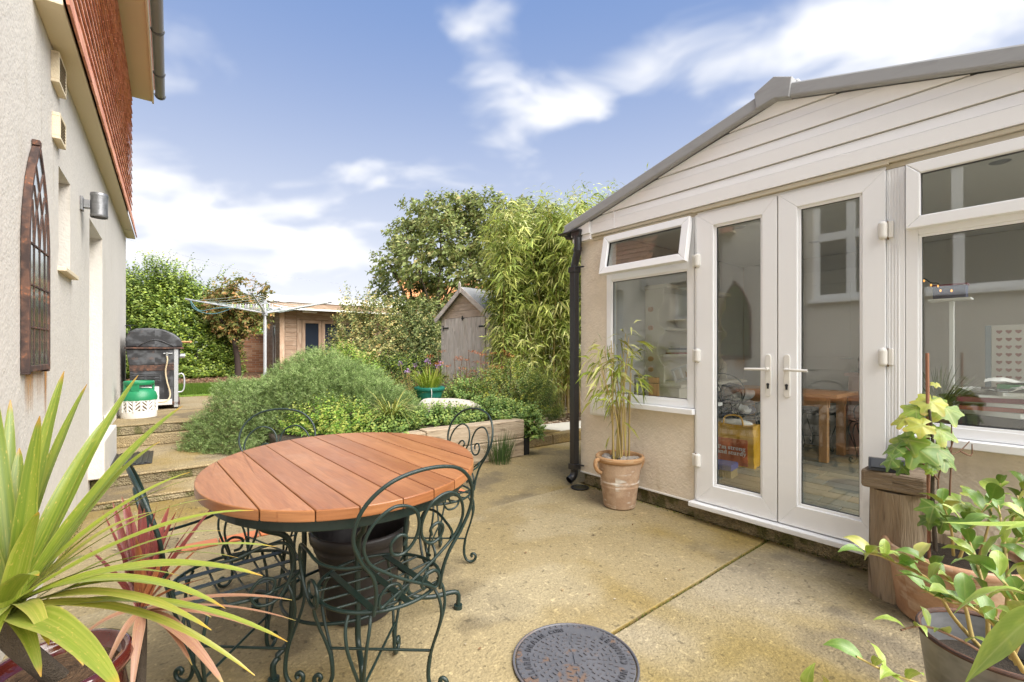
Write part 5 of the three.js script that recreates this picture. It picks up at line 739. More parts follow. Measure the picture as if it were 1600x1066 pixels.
{ // teal planter with bright grass and small purple flowers
  const p = at(671, 627, 6.0); p.y = 0.52; const t = thing('teal_planter', 'round teal plastic planter among the bed plants', 'planter', p, 0); part('pot', lathe([[0, 0.0], [0.145, 0], [0.162, 0.12], [0.168, 0.125], [0.178, 0.165], [0.198, 0.168], [0.20, 0.205], [0.192, 0.21], [0.18, 0.19], [0, 0.18]], 36), M.teal, t); part('string', tube([[0.06, 0.20, 0.20], [0.062, 0.12, 0.19], [0.055, 0.06, 0.175], [0.09, 0.03, 0.165]], 0.005, 16, 5), M.white, t);
  clump('planter_grass', 'bright lime green grass growing in the teal planter', 'grass', p.clone().setY(0.70), { seed: 721, count: 240, rad: 0.13, lean: 0.55, len: 0.34, wid: 0.009, bend: 0.9, pal: [[0.30, 0.38, 0.03], [0.22, 0.30, 0.03], [0.38, 0.42, 0.06]] });
  const f = thing('purple_flowers', 'slender stalks of small purple flowers behind the teal planter', 'flowers', p.clone().add(V(-0.2, -0.05, -0.3)), 0), L = new Leaves(722), st = [];
  for (let k = 0; k < 9; k++) { const x = (k - 4) * 0.07 + 0.05 * L.R(), h = 0.42 + 0.2 * L.R(); st.push(rod([x * 0.5, 0, 0], [x, h, 0.04], 0.003, 4)); for (let q = 0; q < 18; q++) L.leaf(V(x + (L.R() - 0.5) * 0.05, h + (L.R() - 0.5) * 0.05, 0.04 + (L.R() - 0.5) * 0.05), L.dir(0.3), V(0, 1, 0), 0.028, 0.018, L.col([[0.42, 0.22, 0.50], [0.52, 0.34, 0.58]])); } part('stem', st, M.cane, f); part2('petals', L, LM.soft, f);
}
{ // flat pale stone
  const g = new THREE.IcosahedronGeometry(1, 5); mold(g, v => { const k = 0.8 + 0.5 * fbm(v.x * 1.8 + 9, v.z * 1.8 + v.y + 9, 4, 64, 731); v.multiplyScalar(k); v.set(v.x * 0.37, v.y * 0.095, v.z * 0.2); }); const m = part(numbered('pale_stone'), muv(g), M.stone, scene); const p = at(700, 640, 5.5); m.position.set(p.x, 0.535, p.z); m.userData = { label: 'large flat pale stone lying among the leaves below the teal planter', category: 'stone' };
}

// ================================================================== TABLE
{
  const ctr = V(-0.691, 0, -1.934), t = thing('round_table', 'oval garden table of varnished orange teak planks on a green iron frame', 'table', ctr, 0);
  // ellipse fitted to the rim; planks run along P, seams lie at offsets along Q
  const A = 0.640, B = 0.520, e1 = [0.319, -(-0.948) * -1], P = [0.65, 0.76], Q = [0.76, -0.65]; const E1 = [0.319, -0.948 * 1], E2 = [-0.948, -0.319];
  // in (x, depth) the long axis is (0.319, -0.948); depth is -z
  const rim = []; for (let k = 0; k < 240; k++) { const a = k / 240 * 2 * Math.PI, x = A * Math.cos(a) * 0.319 + B * Math.sin(a) * -0.948, dp = A * Math.cos(a) * -0.948 + B * Math.sin(a) * -0.319; rim.push([x, -dp]); }
  const pq = rim.map(([x, z]) => [x * P[0] + z * P[1], x * Q[0] + z * Q[1]]), lo = Math.min(...pq.map(p => p[1])), hi = Math.max(...pq.map(p => p[1]));
  // depth offset along the photograph's measured seams
  const seams = [lo, -0.425, -0.305, -0.195, -0.065, 0.055, 0.165, 0.285, 0.40, hi].map((v, i) => i === 0 || i === 9 ? v : v).sort((a, b) => a - b);
  const cut = (pts, c, keep) => { const o = []; for (let i = 0; i < pts.length; i++) { const a = pts[i], b = pts[(i + 1) % pts.length], fa = keep * (a[1] - c), fb = keep * (b[1] - c); if (fa >= 0) o.push(a); if (fa * fb < 0) { const k = fa / (fa - fb); o.push([a[0] + (b[0] - a[0]) * k, c]); } } return o; };
  const teaks = [[1, 1, 1], [0.9, 0.86, 0.84], [1.07, 1.08, 1.1], [0.96, 0.93, 0.98]].map(c => mat({ c, map: T.teak, bump: woodBump, bs: 0.0007, r: 0.34, rough: gray(256, 0.5, (u, v) => 0.75 + 0.5 * fbm(u * 7, v * 7, 4, 7, 951)) }));
  for (let k = 0; k < 9; k++) {
    let pts = cut(cut(pq, seams[k] + (k ? 0.0018 : 0), 1), seams[k + 1] - (k < 8 ? 0.0018 : 0), -1); if (pts.length < 3) continue;
    pts = pts.filter((p, i) => { const n = pts[(i + 1) % pts.length]; return Math.hypot(p[0] - n[0], p[1] - n[1]) > 5e-4; });
    const g = plate(poly(pts), 0.034, 0.0035, 4); g.rotateX(-Math.PI / 2); // (p, height, -q)
    const gm = muv(g, 0, k * 0.31, k * 0.17), m = new THREE.Matrix4().makeBasis(V(P[0], 0, P[1]), V(0, 1, 0), V(-Q[0], 0, -Q[1])); gm.applyMatrix4(m); gm.translate(0, 0.712, 0);
    part('plank', gm, teaks[[0, 2, 1, 0, 3, 1, 2, 0, 3][k]], t);
  }
  const ell = (f, y, n = 72) => { const l = []; for (let k = 0; k < n; k++) { const a = k / n * 2 * Math.PI, x = A * f * Math.cos(a) * 0.319 + B * f * Math.sin(a) * -0.948, dp = A * f * Math.cos(a) * -0.948 + B * f * Math.sin(a) * -0.319; l.push([x, y, -dp]); } return l; };
  const ring = (f0, f1, y0, y1) => { const s = poly(ell(f1, 0).map(p => [p[0], -p[2]])); s.holes.push(new THREE.Path(ell(f0, 0).reverse().map(p => new THREE.Vector2(p[0], -p[2])))); const g = plate(s, y1 - y0, 0.004); g.rotateX(-Math.PI / 2); g.translate(0, y0, 0); return g; };
  part('apron', ring(0.915, 0.935, 0.668, 0.7115), M.iron, t); part('cross_frame', [rod([0.5, 0.70, 0.1], [-0.5, 0.70, -0.1], 0.011), rod([0.12, 0.70, -0.5], [-0.12, 0.70, 0.5], 0.011)], M.iron, t);
  const legs = [[0.44, -0.21], [-0.50, -0.21], [0.16, 0.30], [-0.17, 0.27]];
  for (const [x, z] of legs) { const r = Math.hypot(x, z), k0 = Math.min(1, r / 0.48), ux = x / r, uz = z / r, L = f => (rr, y) => [ux * rr, y, uz * rr], q = L(); part('leg', [tube([q(0.40, 0.675), q(0.40, 0.62), q(0.36, 0.57), q(0.27, 0.51), q(0.245, 0.42), q(0.25, 0.20), q(0.26, 0.12), q(0.24 + 0.11 * k0, 0.085), q(mix(0.28, 0.45, clamp((r - 0.3) / 0.18)), 0.083), q(r - 0.02, 0.082), q(r, 0.07), q(r, 0.015)], 0.0108, 60, 9), rod(q(r, 0), q(r, 0.018), 0.020, 14)], M.iron, t); }
  const br = []; for (let k = 0; k <= 40; k++) { const a = k / 40 * 2 * Math.PI; br.push([0.25 * Math.cos(a), 0.20, 0.25 * Math.sin(a)]); } part('brace_ring', tube(br.slice(0, 40), 0.007, 60, 6, true), M.iron, t);
}
{ // big empty black plastic pot that stands under the table
  const p = thing('black_plant_pot', 'large black plastic plant pot standing under the table', 'plant pot', V(-0.70, 0.002, -2.13), 0);
  part('pot', lathe([[0, 0.0], [0.135, 0.0], [0.148, 0.012], [0.192, 0.305], [0.200, 0.31], [0.204, 0.325], [0.200, 0.345], [0.218, 0.352], [0.222, 0.385], [0.215, 0.40], [0.204, 0.395], [0.198, 0.33], [0.15, 0.05], [0, 0.05]], 48), M.blackPot, p);
}

// ================================================================== IRON CHAIRS
function makeChair(name, label) {
  const t = thing(name, label, 'chair', V(0, 0, 0), 0, undefined), SH = 0.395, r = 0.0052, I = M.iron;
  const ringPts = (a, b, y, n = 28) => { const l = []; for (let k = 0; k < n; k++) { const q = k / n * 2 * Math.PI; l.push([a * Math.sin(q), y, b * Math.cos(q)]); } return l; };
  part('seat_ring', tube(ringPts(0.207, 0.203, SH), 0.0062, 64, 8, true), I, t);
  for (let k = -1; k <= 1; k++) { const h = Math.sqrt(0.2 * 0.2 - (k * 0.105) ** 2); part('seat_strip', mold(bx(k * 0.105 - 0.012, k * 0.105 + 0.012, SH - 0.002, SH + 0.002, -h, h, 0.001), v => { v.y -= 0.012 * (1 - (v.x * v.x + v.z * v.z) / 0.042); }), I, t); }
  for (let k = -2; k <= 2; k++) { const h = Math.sqrt(0.204 * 0.204 - (k * 0.072) ** 2); part('seat_rod', tube([[-h, SH, k * 0.072], [-h / 2, SH - 0.009, k * 0.072], [0, SH - 0.014, k * 0.072], [h / 2, SH - 0.009, k * 0.072], [h, SH, k * 0.072]], 0.0042, 14, 6), I, t); }
  // the back leans away; B maps (across, up) on to it
  const B = (x, y, o = 0) => { const c = Math.sqrt(Math.max(0, 1 - (x / 0.3) ** 2)); return [x, SH + y, -0.172 - 0.025 * c - y * 0.25 + (1 - c) * 0.04 + o]; };
  part('back_hoop', tube([[-0.12, 0], [-0.118, 0.06], [-0.135, 0.13], [-0.180, 0.20], [-0.208, 0.275], [-0.190, 0.36], [-0.12, 0.425], [0, 0.448], [0.12, 0.425], [0.190, 0.36], [0.208, 0.275], [0.180, 0.20], [0.135, 0.13], [0.118, 0.06], [0.12, 0]].map(([x, y]) => B(x, y)), 0.0060, 90, 8), I, t);
  for (const s of [-1, 1]) part('back_scroll', tube([[-0.052, 0.215], [-0.045, 0.238], [-0.068, 0.252], [-0.094, 0.232], [-0.086, 0.195], [-0.052, 0.186], [-0.018, 0.215], [-0.008, 0.27], [-0.035, 0.328], [-0.098, 0.348], [-0.155, 0.310], [-0.178, 0.245], [-0.155, 0.185], [-0.095, 0.135], [-0.02, 0.085], [0.055, 0.042], [0.098, 0.016], [0.104, 0.055], [0.078, 0.085], [0.045, 0.078], [0.034, 0.05], [0.048, 0.028]].map(([x, y]) => B(x * s, y, s * 0.004)), r, 120, 7), I, t);
  // arms: a rail from the hoop that drops in a scroll beside the seat
  for (const s of [-1, 1]) part('arm', tube([[s * 0.155, SH + 0.165, -0.205], [s * 0.20, SH + 0.155, -0.15], [s * 0.235, SH + 0.155, -0.07], [s * 0.245, SH + 0.175, 0.02], [s * 0.24, SH + 0.165, 0.085], [s * 0.232, SH + 0.11, 0.115], [s * 0.225, SH + 0.03, 0.10], [s * 0.218, SH - 0.025, 0.06], [s * 0.218, SH - 0.02, 0.005], [s * 0.22, SH + 0.03, -0.012], [s * 0.222, SH + 0.062, 0.02], [s * 0.223, SH + 0.045, 0.058], [s * 0.223, SH + 0.012, 0.05], [s * 0.223, SH + 0.008, 0.028]], r, 90, 7), I, t);
  for (let k = 0; k < 4; k++) {
    const a = Math.PI / 4 + k * Math.PI / 2, ca = Math.sin(a), sa = Math.cos(a), Lp = (rr, y, tg) => [ca * rr + sa * tg, y, sa * rr - ca * tg], prof = [[0.196, SH - 0.006], [0.214, 0.355], [0.222, 0.30], [0.208, 0.235], [0.188, 0.175]];
    const gs = []; for (const s of [-1, 1]) gs.push(tube([...prof.map(([rr, y], i) => Lp(rr, y, s * [0.034, 0.037, 0.031, 0.020, 0.010][i])), Lp(0.176, 0.13, s * 0.005), Lp(0.170, 0.09, s * 0.004)], 0.0055, 34, 7));
    gs.push(tube([Lp(0.176, 0.13, 0), Lp(0.170, 0.085, 0), Lp(0.172, 0.045, 0), Lp(0.188, 0.016, 0), Lp(0.212, 0.0105, 0), Lp(0.232, 0.024, 0), Lp(0.234, 0.046, 0), Lp(0.220, 0.056, 0), Lp(0.210, 0.046, 0), Lp(0.216, 0.036, 0)], 0.0075, 44, 8)); part('leg', gs, I, t);
  }
  for (const s of [-1, 1]) { const a = V(0.178, 0.145 + s * 0.006, 0.178 * s).multiply(V(0.7071, 1, 0.7071)), b = V(-a.x, a.y, -a.z); part('stretcher', rod(a, b, 0.0048, 7), I, t); }
  return t;
}
const face = (x, z) => Math.atan2(x, z);
const chair0 = makeChair('iron_chair', 'green scrolled iron chair nearest the camera with its back towards us');
chair0.position.set(-0.462, 0.002, -1.615); chair0.rotation.y = face(-0.68, -0.73);
const grp = 'scrolled iron chairs round the garden table'; chair0.userData.group = grp;
dup(chair0, V(-0.975, 0.002, -1.645), face(0.74, -0.67), 'green scrolled iron chair on the left, partly hidden by the strap leaves', grp);
dup(chair0, V(-0.44, 0.002, -2.60), face(-0.72, 0.69), 'green scrolled iron chair behind the right end of the table', grp);
dup(chair0, V(-1.34, 0.002, -2.50), face(0.22, 0.97), 'green scrolled iron chair behind the left side of the table by the rosemary', grp);

// ================================================================== PATIO FURNITURE AND DRAINS
{ // inspection cover
  const font = await new FontLoader().loadAsync('fonts/droid/droid_sans_bold.typeface.json');
  const c = thing('drain_cover', 'round cast iron drain cover set in the concrete beside the patio joint', 'drain cover', V(0.243, 0.0, -1.775), 0), Rr = 0.228;
  part('rim', lathe([[Rr + 0.004, 0], [Rr + 0.014, 0.006], [Rr + 0.012, 0.010], [Rr + 0.004, 0.010], [Rr + 0.003, 0.0]], 64), M.cast, c); const disc = part('disc', muv(lathe([[0, 0.009], [0.12, 0.0092], [Rr - 0.004, 0.009], [Rr, 0.006], [Rr, 0]], 64)), M.cast, c);
  const st = []; const R = rng(91); for (let k = 0; k < 8; k++) { const r = 0.034 + k * 0.0205, n = Math.round(2 * Math.PI * r / 0.030); for (let i = 0; i < n; i++) { const a = i / n * 2 * Math.PI + k * 0.4, g = new THREE.BoxGeometry(i % 2 ? 0.017 : 0.0055, 0.005, i % 2 ? 0.0055 : 0.014); g.rotateY(-a); g.translate(Math.sin(a) * r, 0.0105, -Math.cos(a) * r); if (r > 0.172 && r < 0.2) continue; st.push(g); } }
  for (let i = 0; i < 52; i++) { const a = i / 52 * 6.2832, g = new THREE.BoxGeometry(0.006, 0.004, 0.013); g.rotateY(-a); g.translate(Math.sin(a) * 0.217, 0.0105, -Math.cos(a) * 0.217); st.push(g); } part('tread_studs', st, M.cast, disc, { kind: 'stuff' });
  const word = (s, a0, step, rad, size, inward) => { const l = []; [...s].forEach((ch, i) => { if (ch === ' ') return; const g = new TextGeometry(ch, { font, size, depth: 0.004, curveSegments: 3, bevelEnabled: false }); g.computeBoundingBox(); const w = (g.boundingBox.max.x + g.boundingBox.min.x) / 2; g.translate(-w, -size / 2, 0); g.rotateX(-Math.PI / 2); const a = a0 + i * step; g.rotateY(-a); g.translate(Math.sin(a) * rad, 0.0092, -Math.cos(a) * rad); l.push(g); }); return l; };
  part('lettering', [...word('CLARK-DRAIN', -2.12, 0.142, 0.186, 0.025), ...word('.COM', -0.56, 0.12, 0.186, 0.022), ...word('CHAMBER', 1.74, -0.165, 0.186, 0.025).slice(0, 0), ...(() => { const l = []; [...'INSPECTION CHAMBER'].forEach((ch, i) => { if (ch === ' ') return; const g = new TextGeometry(ch, { font, size: 0.025, depth: 0.004, curveSegments: 3, bevelEnabled: false }); g.computeBoundingBox(); const w = (g.boundingBox.max.x + g.boundingBox.min.x) / 2; g.translate(-w, -0.0125, 0); g.rotateX(-Math.PI / 2); const a = 3.30 - i * 0.148; g.rotateY(-a + Math.PI); g.translate(Math.sin(a) * 0.186, 0.0092, -Math.cos(a) * 0.186); l.push(g); }); return l; })()], mat({ c: [0.075, 0.075, 0.085], r: 0.5, m: 0.3 }), c);
  part('maker_bar', bx(-0.004, 0.004, 0.0095, 0.0135, -0.025, 0.025, 0.001), M.cast, c);
}
{ // gully grate under the downpipe
  const p = at(906, 763, 1); const d = 720 * 1.2 / (763 - 548); const g = thing('gully_grate', 'small round black drain grate on the patio under the downpipe', 'drain grate', V((906 - 800) / 720 * d, 0.002, -d), 0); part('ring', lathe([[0.075, 0], [0.082, 0.008], [0.070, 0.010], [0.066, 0.002]], 28), M.black, g); for (let k = -5; k <= 5; k++) { const h = Math.sqrt(0.07 * 0.07 - (k * 0.0125) ** 2); part('bar', bx(k * 0.0125 - 0.003, k * 0.0125 + 0.003, 0.002, 0.009, -h, h, 0.001), M.black, g); }
}
{ // handled terracotta pot with a young bamboo
  const d = 3.5, P = V((968 - 800) / 720 * 3.56, 0.002, -3.56), t = thing('bamboo_pot', 'terracotta pot with loop handles and white lime stains in front of the left window', 'plant pot', P, 0.35);
  part('pot', muv(lathe([[0, 0], [0.112, 0], [0.120, 0.012], [0.138, 0.15], [0.144, 0.16], [0.144, 0.172], [0.141, 0.18], [0.147, 0.192], [0.147, 0.203], [0.143, 0.212], [0.168, 0.34], [0.168, 0.35]], 48)), M.terracotta, t); part('rim', lathe([[0.165, 0.345], [0.178, 0.352], [0.185, 0.368], [0.184, 0.384], [0.174, 0.395], [0.160, 0.39], [0.154, 0.36], [0.150, 0.33]], 48), M.terraRim, t);
  for (const s of [-1, 1]) part('handle', tube([[s * 0.172, 0.37, 0], [s * 0.205, 0.365, 0], [s * 0.212, 0.33, 0], [s * 0.190, 0.285, 0], [s * 0.160, 0.27, 0]], 0.016, 20, 9), M.terraRim, t);
  part('soil', lathe([[0, 0.362], [0.155, 0.355]], 24), M.soil, t); const R = rng(17); for (let k = 0; k < 16; k++) { const g = new THREE.IcosahedronGeometry(0.022 + 0.014 * R(), 1); g.scale(1.3, 0.6, 0.9); mold(g, v => v.multiplyScalar(0.85 + 0.3 * hsh(Math.round(v.x * 999), Math.round(v.z * 999), k))); const a = R() * 6.28, r = 0.05 + 0.085 * R(); g.rotateY(R() * 6); g.translate(Math.cos(a) * r, 0.372, Math.sin(a) * r); part('pebble', plain(g), M.stone, t); }
  const b = thing('potted_bamboo', 'thin yellowing bamboo growing in the terracotta pot by the downpipe', 'bamboo', P.clone().setY(0.36), 0), L = new Leaves(741), cu = [], W = [];
  for (let k = 0; k < 15; k++) { const a = L.R() * 6.28, r = 0.08 * Math.sqrt(L.R()), h = 0.62 + 0.36 * L.R(), x = Math.cos(a) * r, z = Math.sin(a) * r, lx = (L.R() - 0.62) * 0.26, lz = (L.R() - 0.4) * 0.14; const pts = [[x, 0, z], [x + lx * 0.25, h * 0.5, z + lz * 0.3], [x + lx, h, z + lz]]; cu.push(taper(pts, 0.0065, 0.0025, 6, 9)); W.push(new THREE.CatmullRomCurve3(pts.map(vv))); }
  part('culms', cu, M.cane, b); for (let q = 0; q < 84; q++) { const c = W[q % 15], u = 0.34 + 0.7 * Math.pow(L.R(), 0.75), p0 = c.getPoint(u), d0 = L.dir(0.1); if (d0.x > 0 && L.R() < 0.3) d0.x *= -1; const d1 = V(d0.x, d0.y * 0.6, d0.z * 0.7).normalize(); const tw = p0.clone().addScaledVector(d1, 0.03 + 0.07 * L.R()); L.sprig(tw, d1, { n: 3, len: 0.08, leaf: 0.135, wid: 0.019, pal: L.R() < 0.15 ? PAL.bambooDry : [[0.32, 0.38, 0.05], [0.24, 0.31, 0.04], [0.40, 0.40, 0.09]], fwd: 1.0, hang: 0.55, droop: 0.35 }); }
  part2('foliage', L, LM.soft, b);
}
{ // timber bollard with a block and a solar light on it
  const P = V(1.885, 0.002, -2.25), t = thing('timber_post', 'stout weathered round timber post standing in front of the right door edge', 'timber post', P, 0);
  const g = new THREE.CylinderGeometry(0.106, 0.113, 0.52, 40, 6); g.translate(0, 0.26, 0); mold(g, v => { const a = Math.atan2(v.z, v.x), k = 1 + 0.03 * Math.sin(a * 9) * Math.sin(a * 4) + 0.02 * Math.sin(a * 23); v.x *= k; v.z *= k; }); const uv = plain(g).attributes; const gg = plain(g), pp = gg.attributes.position, u2 = gg.attributes.uv; for (let i = 0; i < pp.count; i++) { const uo = u2.getX(i); u2.setXY(i, pp.getY(i), uo * 0.74); } part('post', gg, mat({ c: [0.74, 0.71, 0.68], map: T.sleeper, bump: woodBump, bs: 0.008, r: 0.95 }), t);
  const bl = thing('timber_block', 'rough dark weathered timber block lying across the round post', 'timber block', V(1.885, 0.517, -2.25), ROT_C); part('block', muv(rough(bx(-0.125, 0.125, 0.012, 0.10, -0.105, 0.105, 0.014, 0), 0.022, 9), 0), mat({ c: [0.62, 0.60, 0.60], map: T.sleeper, bump: woodBump, bs: 0.01, r: 0.95 }), bl);
  const sl = thing('solar_light', 'small black wedge shaped solar light on top of the timber block', 'solar light', V(1.832, 0.620, -2.245), ROT_C + 0.25), pr = poly([[-0.055, 0], [0.055, 0], [0.05, 0.012], [0.012, 0.052], [-0.012, 0.052], [-0.05, 0.012]]), bg = plate(pr, 0.15, 0.003); bg.rotateY(Math.PI / 2); bg.translate(-0.075, 0, 0); part('casing', bg, M.black, sl); const pn = bx(-0.066, 0.066, 0, 0.003, 0.002, 0.05, 0.001); pn.rotateX(0.81); pn.translate(0, 0.0495, 0.016); part('solar_panel', pn, mat({ c: [0.022, 0.024, 0.030], r: 0.5 }), sl);
  const of = thing('timber_offcut', 'square timber offcut behind the round post', 'timber block', V(2.07, 0.002, -2.25), ROT_C); part('block', bx(-0.05, 0.09, 0, 0.33, -0.03, 0.05, 0.008, 1), M.sleeper, of);
}

// ================================================================== PLANTS IN POTS
function ribbon(B, K, T, wid, o = {}) {                  // a blade along a curve B-K-T, folded along its midrib
  const c = new THREE.QuadraticBezierCurve3(B, K, T), n = o.seg || 14, pos = [], uv = [], idx = [], p = V(0, 0, 0), t = V(0, 0, 0), N = V(0, 0, 0), S = V(0, 0, 0), roll = o.roll || 0;
  for (let i = 0; i <= n; i++) {
    const q = i / n; c.getPoint(q, p); c.getTangent(q, t); N.set(0, 1, 0).addScaledVector(t, -t.y); if (N.lengthSq() < 0.02) N.set(-t.x, 0.2, -t.z); N.normalize(); N.applyAxisAngle(t, roll); S.crossVectors(t, N).normalize();
    const prof = o.oval ? Math.sin(Math.PI * Math.pow(clamp(0.04 + q * 0.96), 0.8)) : Math.min(1, 0.42 + q * 1.9) * Math.pow(1 - q, 0.55) * (q < 0.5 ? 1 : 1 - 0.12 * (q - 0.5)), w = Math.max(0.0008, wid / 2 * prof), f = (o.fold ?? 0.22) * w, wv = (o.wave || 0) * Math.sin(q * 17 + (o.ph || 0)) * w;
    for (const [k, a, l] of [[-1, -1, f + wv], [-0.5, -0.5, f * 0.35], [0, 0, 0], [0.5, 0.5, f * 0.35], [1, 1, f - wv]]) { pos.push(p.x + S.x * w * a + N.x * l, p.y + S.y * w * a + N.y * l, p.z + S.z * w * a + N.z * l); uv.push((k + 1) / 2, q); }
    if (i < n) for (let k = 0; k < 4; k++) { const j = i * 5 + k; idx.push(j, j + 1, j + 6, j, j + 6, j + 5); }
  }
  const g = new THREE.BufferGeometry(); g.setAttribute('position', new THREE.Float32BufferAttribute(pos, 3)); g.setAttribute('uv', new THREE.Float32BufferAttribute(uv, 2)); g.setIndex(idx); g.computeVertexNormals(); return g;
}
const bladeTex = (a, b, edge, tip, s) => tex(64, 1, (u, v) => { const st = fbm(u * 16, v * 2, 3, 32, s), mid = Math.exp(-Math.pow((u - 0.5) / 0.03, 2)); let c = mix3(a, b, sst(0.3, 0.7, st)); c = mix3(c, edge, 0.6 * sst(0.40, 0.5, Math.abs(u - 0.5)) + 0.25 * mid); c = mix3(c, tip, sst(0.90, 0.985, v)); if (fbm(u * 22, v * 44, 2, 44, s + 3) > 0.79) c = mix3(c, [0.55, 0.40, 0.10], 0.55); return c; }, 256);
const blade = (m, r = 0.42, t = 0.25) => new THREE.MeshPhysicalMaterial({ map: m, roughness: r, side: THREE.DoubleSide, transmission: t, thickness: 0 });
const cordy = [bladeTex([0.203, 0.262, 0.022], [0.287, 0.323, 0.044], [0.372, 0.354, 0.076], [0.464, 0.269, 0.031], 801), bladeTex([0.135, 0.200, 0.019], [0.211, 0.262, 0.028], [0.303, 0.308, 0.057], [0.380, 0.215, 0.037], 805), bladeTex([0.270, 0.292, 0.037], [0.355, 0.339, 0.063], [0.422, 0.354, 0.088], [0.506, 0.323, 0.037], 809)].map(t => blade(t));
const redc = [bladeTex([0.20, 0.042, 0.040], [0.29, 0.072, 0.06], [0.36, 0.12, 0.09], [0.246, 0.082, 0.041], 811), bladeTex([0.344, 0.164, 0.098], [0.426, 0.238, 0.148], [0.476, 0.295, 0.180], [0.410, 0.328, 0.098], 815), bladeTex([0.279, 0.082, 0.033], [0.377, 0.139, 0.049], [0.328, 0.164, 0.082], [0.344, 0.164, 0.041], 819)].map(t => blade(t));
{
  const P = V(-1.135, -0.05, -1.15), pot = thing('glazed_pot', 'glossy dark red glazed pot under the green strap leaved plant', 'plant pot', P, 0);
  part('pot', lathe([[0, 0], [0.09, 0], [0.10, 0.02], [0.130, 0.22], [0.138, 0.36], [0.130, 0.42], [0.134, 0.435], [0.148, 0.442], [0.150, 0.458], [0.142, 0.472], [0.126, 0.468], [0.122, 0.43], [0, 0.41]], 48), M.glaze, pot); part('soil', lathe([[0, 0.440], [0.125, 0.432]], 20), M.litter, pot);
  const C0 = at(8, 958, 0.98), pl = thing('green_cordyline', 'large green strap leaved plant filling the lower left corner', 'plant', C0, 0), R = rng(830);
  part('stem', [taper([[P.x - C0.x, 0.38 - C0.y, P.z - C0.z], [-0.03, -0.06, -0.03], [0, 0.0, 0]], 0.024, 0.022, 8)], M.bark, pl);
  // tip of each leaf in the open, its width, and how it arches
  const tips = [[-20, 1035, 0.86, 0.0478, .05, 0], [64, 1058, 0.88, 0.0435, .05, 0], [130, 1040, 0.9, 0.0391, .06, 2], [286, 634, 1.30, 0.0472, .06, 1], [216, 586, 1.34, 0.0411, .04, 1], [100, 580, 1.12, 0.0472, .02, 1], [136, 600, 1.18, 0.0452, .03, 1], [16, 625, 1.10, 0.0452, .0, 1], [-20, 560, 1.05, 0.0472, .0, 1], [62, 650, 0.98, 0.0513, .01, 1], [297, 738, 1.22, 0.0266, .05, 0], [306, 748, 1.18, 0.0296, .07, 0], [326, 780, 1.16, 0.0266, .06, 0], [396, 798, 1.14, 0.0296, .07, 0], [372, 872, 1.06, 0.0251, .07, 0], [433, 855, 1.08, 0.0361, .08, 0], [352, 951, 0.92, 0.0411, .09, 0], [449, 1003, 0.96, 0.0394, .09, 0], [398, 1056, 0.94, 0.0296, .10, 2], [190, 1082, 0.76, 0.0770, .06, 0], [76, 1008, 0.86, 0.0472, .04, 2], [-60, 700, 0.9, 0.0513, .0, 1], [240, 800, 1.28, 0.0251, .05, 2], [160, 870, 1.2, 0.0308, .04, 2], [60, 800, 0.96, 0.0575, .02, 0], [-60, 1060, 0.78, 0.0616, .05, 0], [120, 760, 1.3, 0.0349, .03, 2], [210, 720, 1.32, 0.0370, .03, 1], [180, 640, 1.28, 0.0432, .05, 1], [250, 690, 1.26, 0.0296, .05, 0], [350, 830, 1.20, 0.0222, .06, 0], [280, 900, 1.1, 0.0251, .05, 0], [30, 700, 1.08, 0.0513, .01, 1], [410, 900, 1.0, 0.0370, .08, 0], [330, 985, 0.9, 0.0411, .07, 2], [60, 900, 0.9, 0.0513, .03, 0], [300, 930, 0.98, 0.0361, .07, 0]];
  for (const [x, y, d, w, arch, m] of tips) { const T = at(x, y, d).sub(C0), B = V((R() - 0.5) * 0.03, (R() - 0.5) * 0.03, (R() - 0.5) * 0.03), K = B.clone().lerp(T, 0.55); K.y += arch + 0.03; part('leaf', ribbon(B, K, T, w, { roll: (R() - 0.5) * 0.5, wave: 0.06, ph: R() * 6 }), cordy[m], pl); }
}
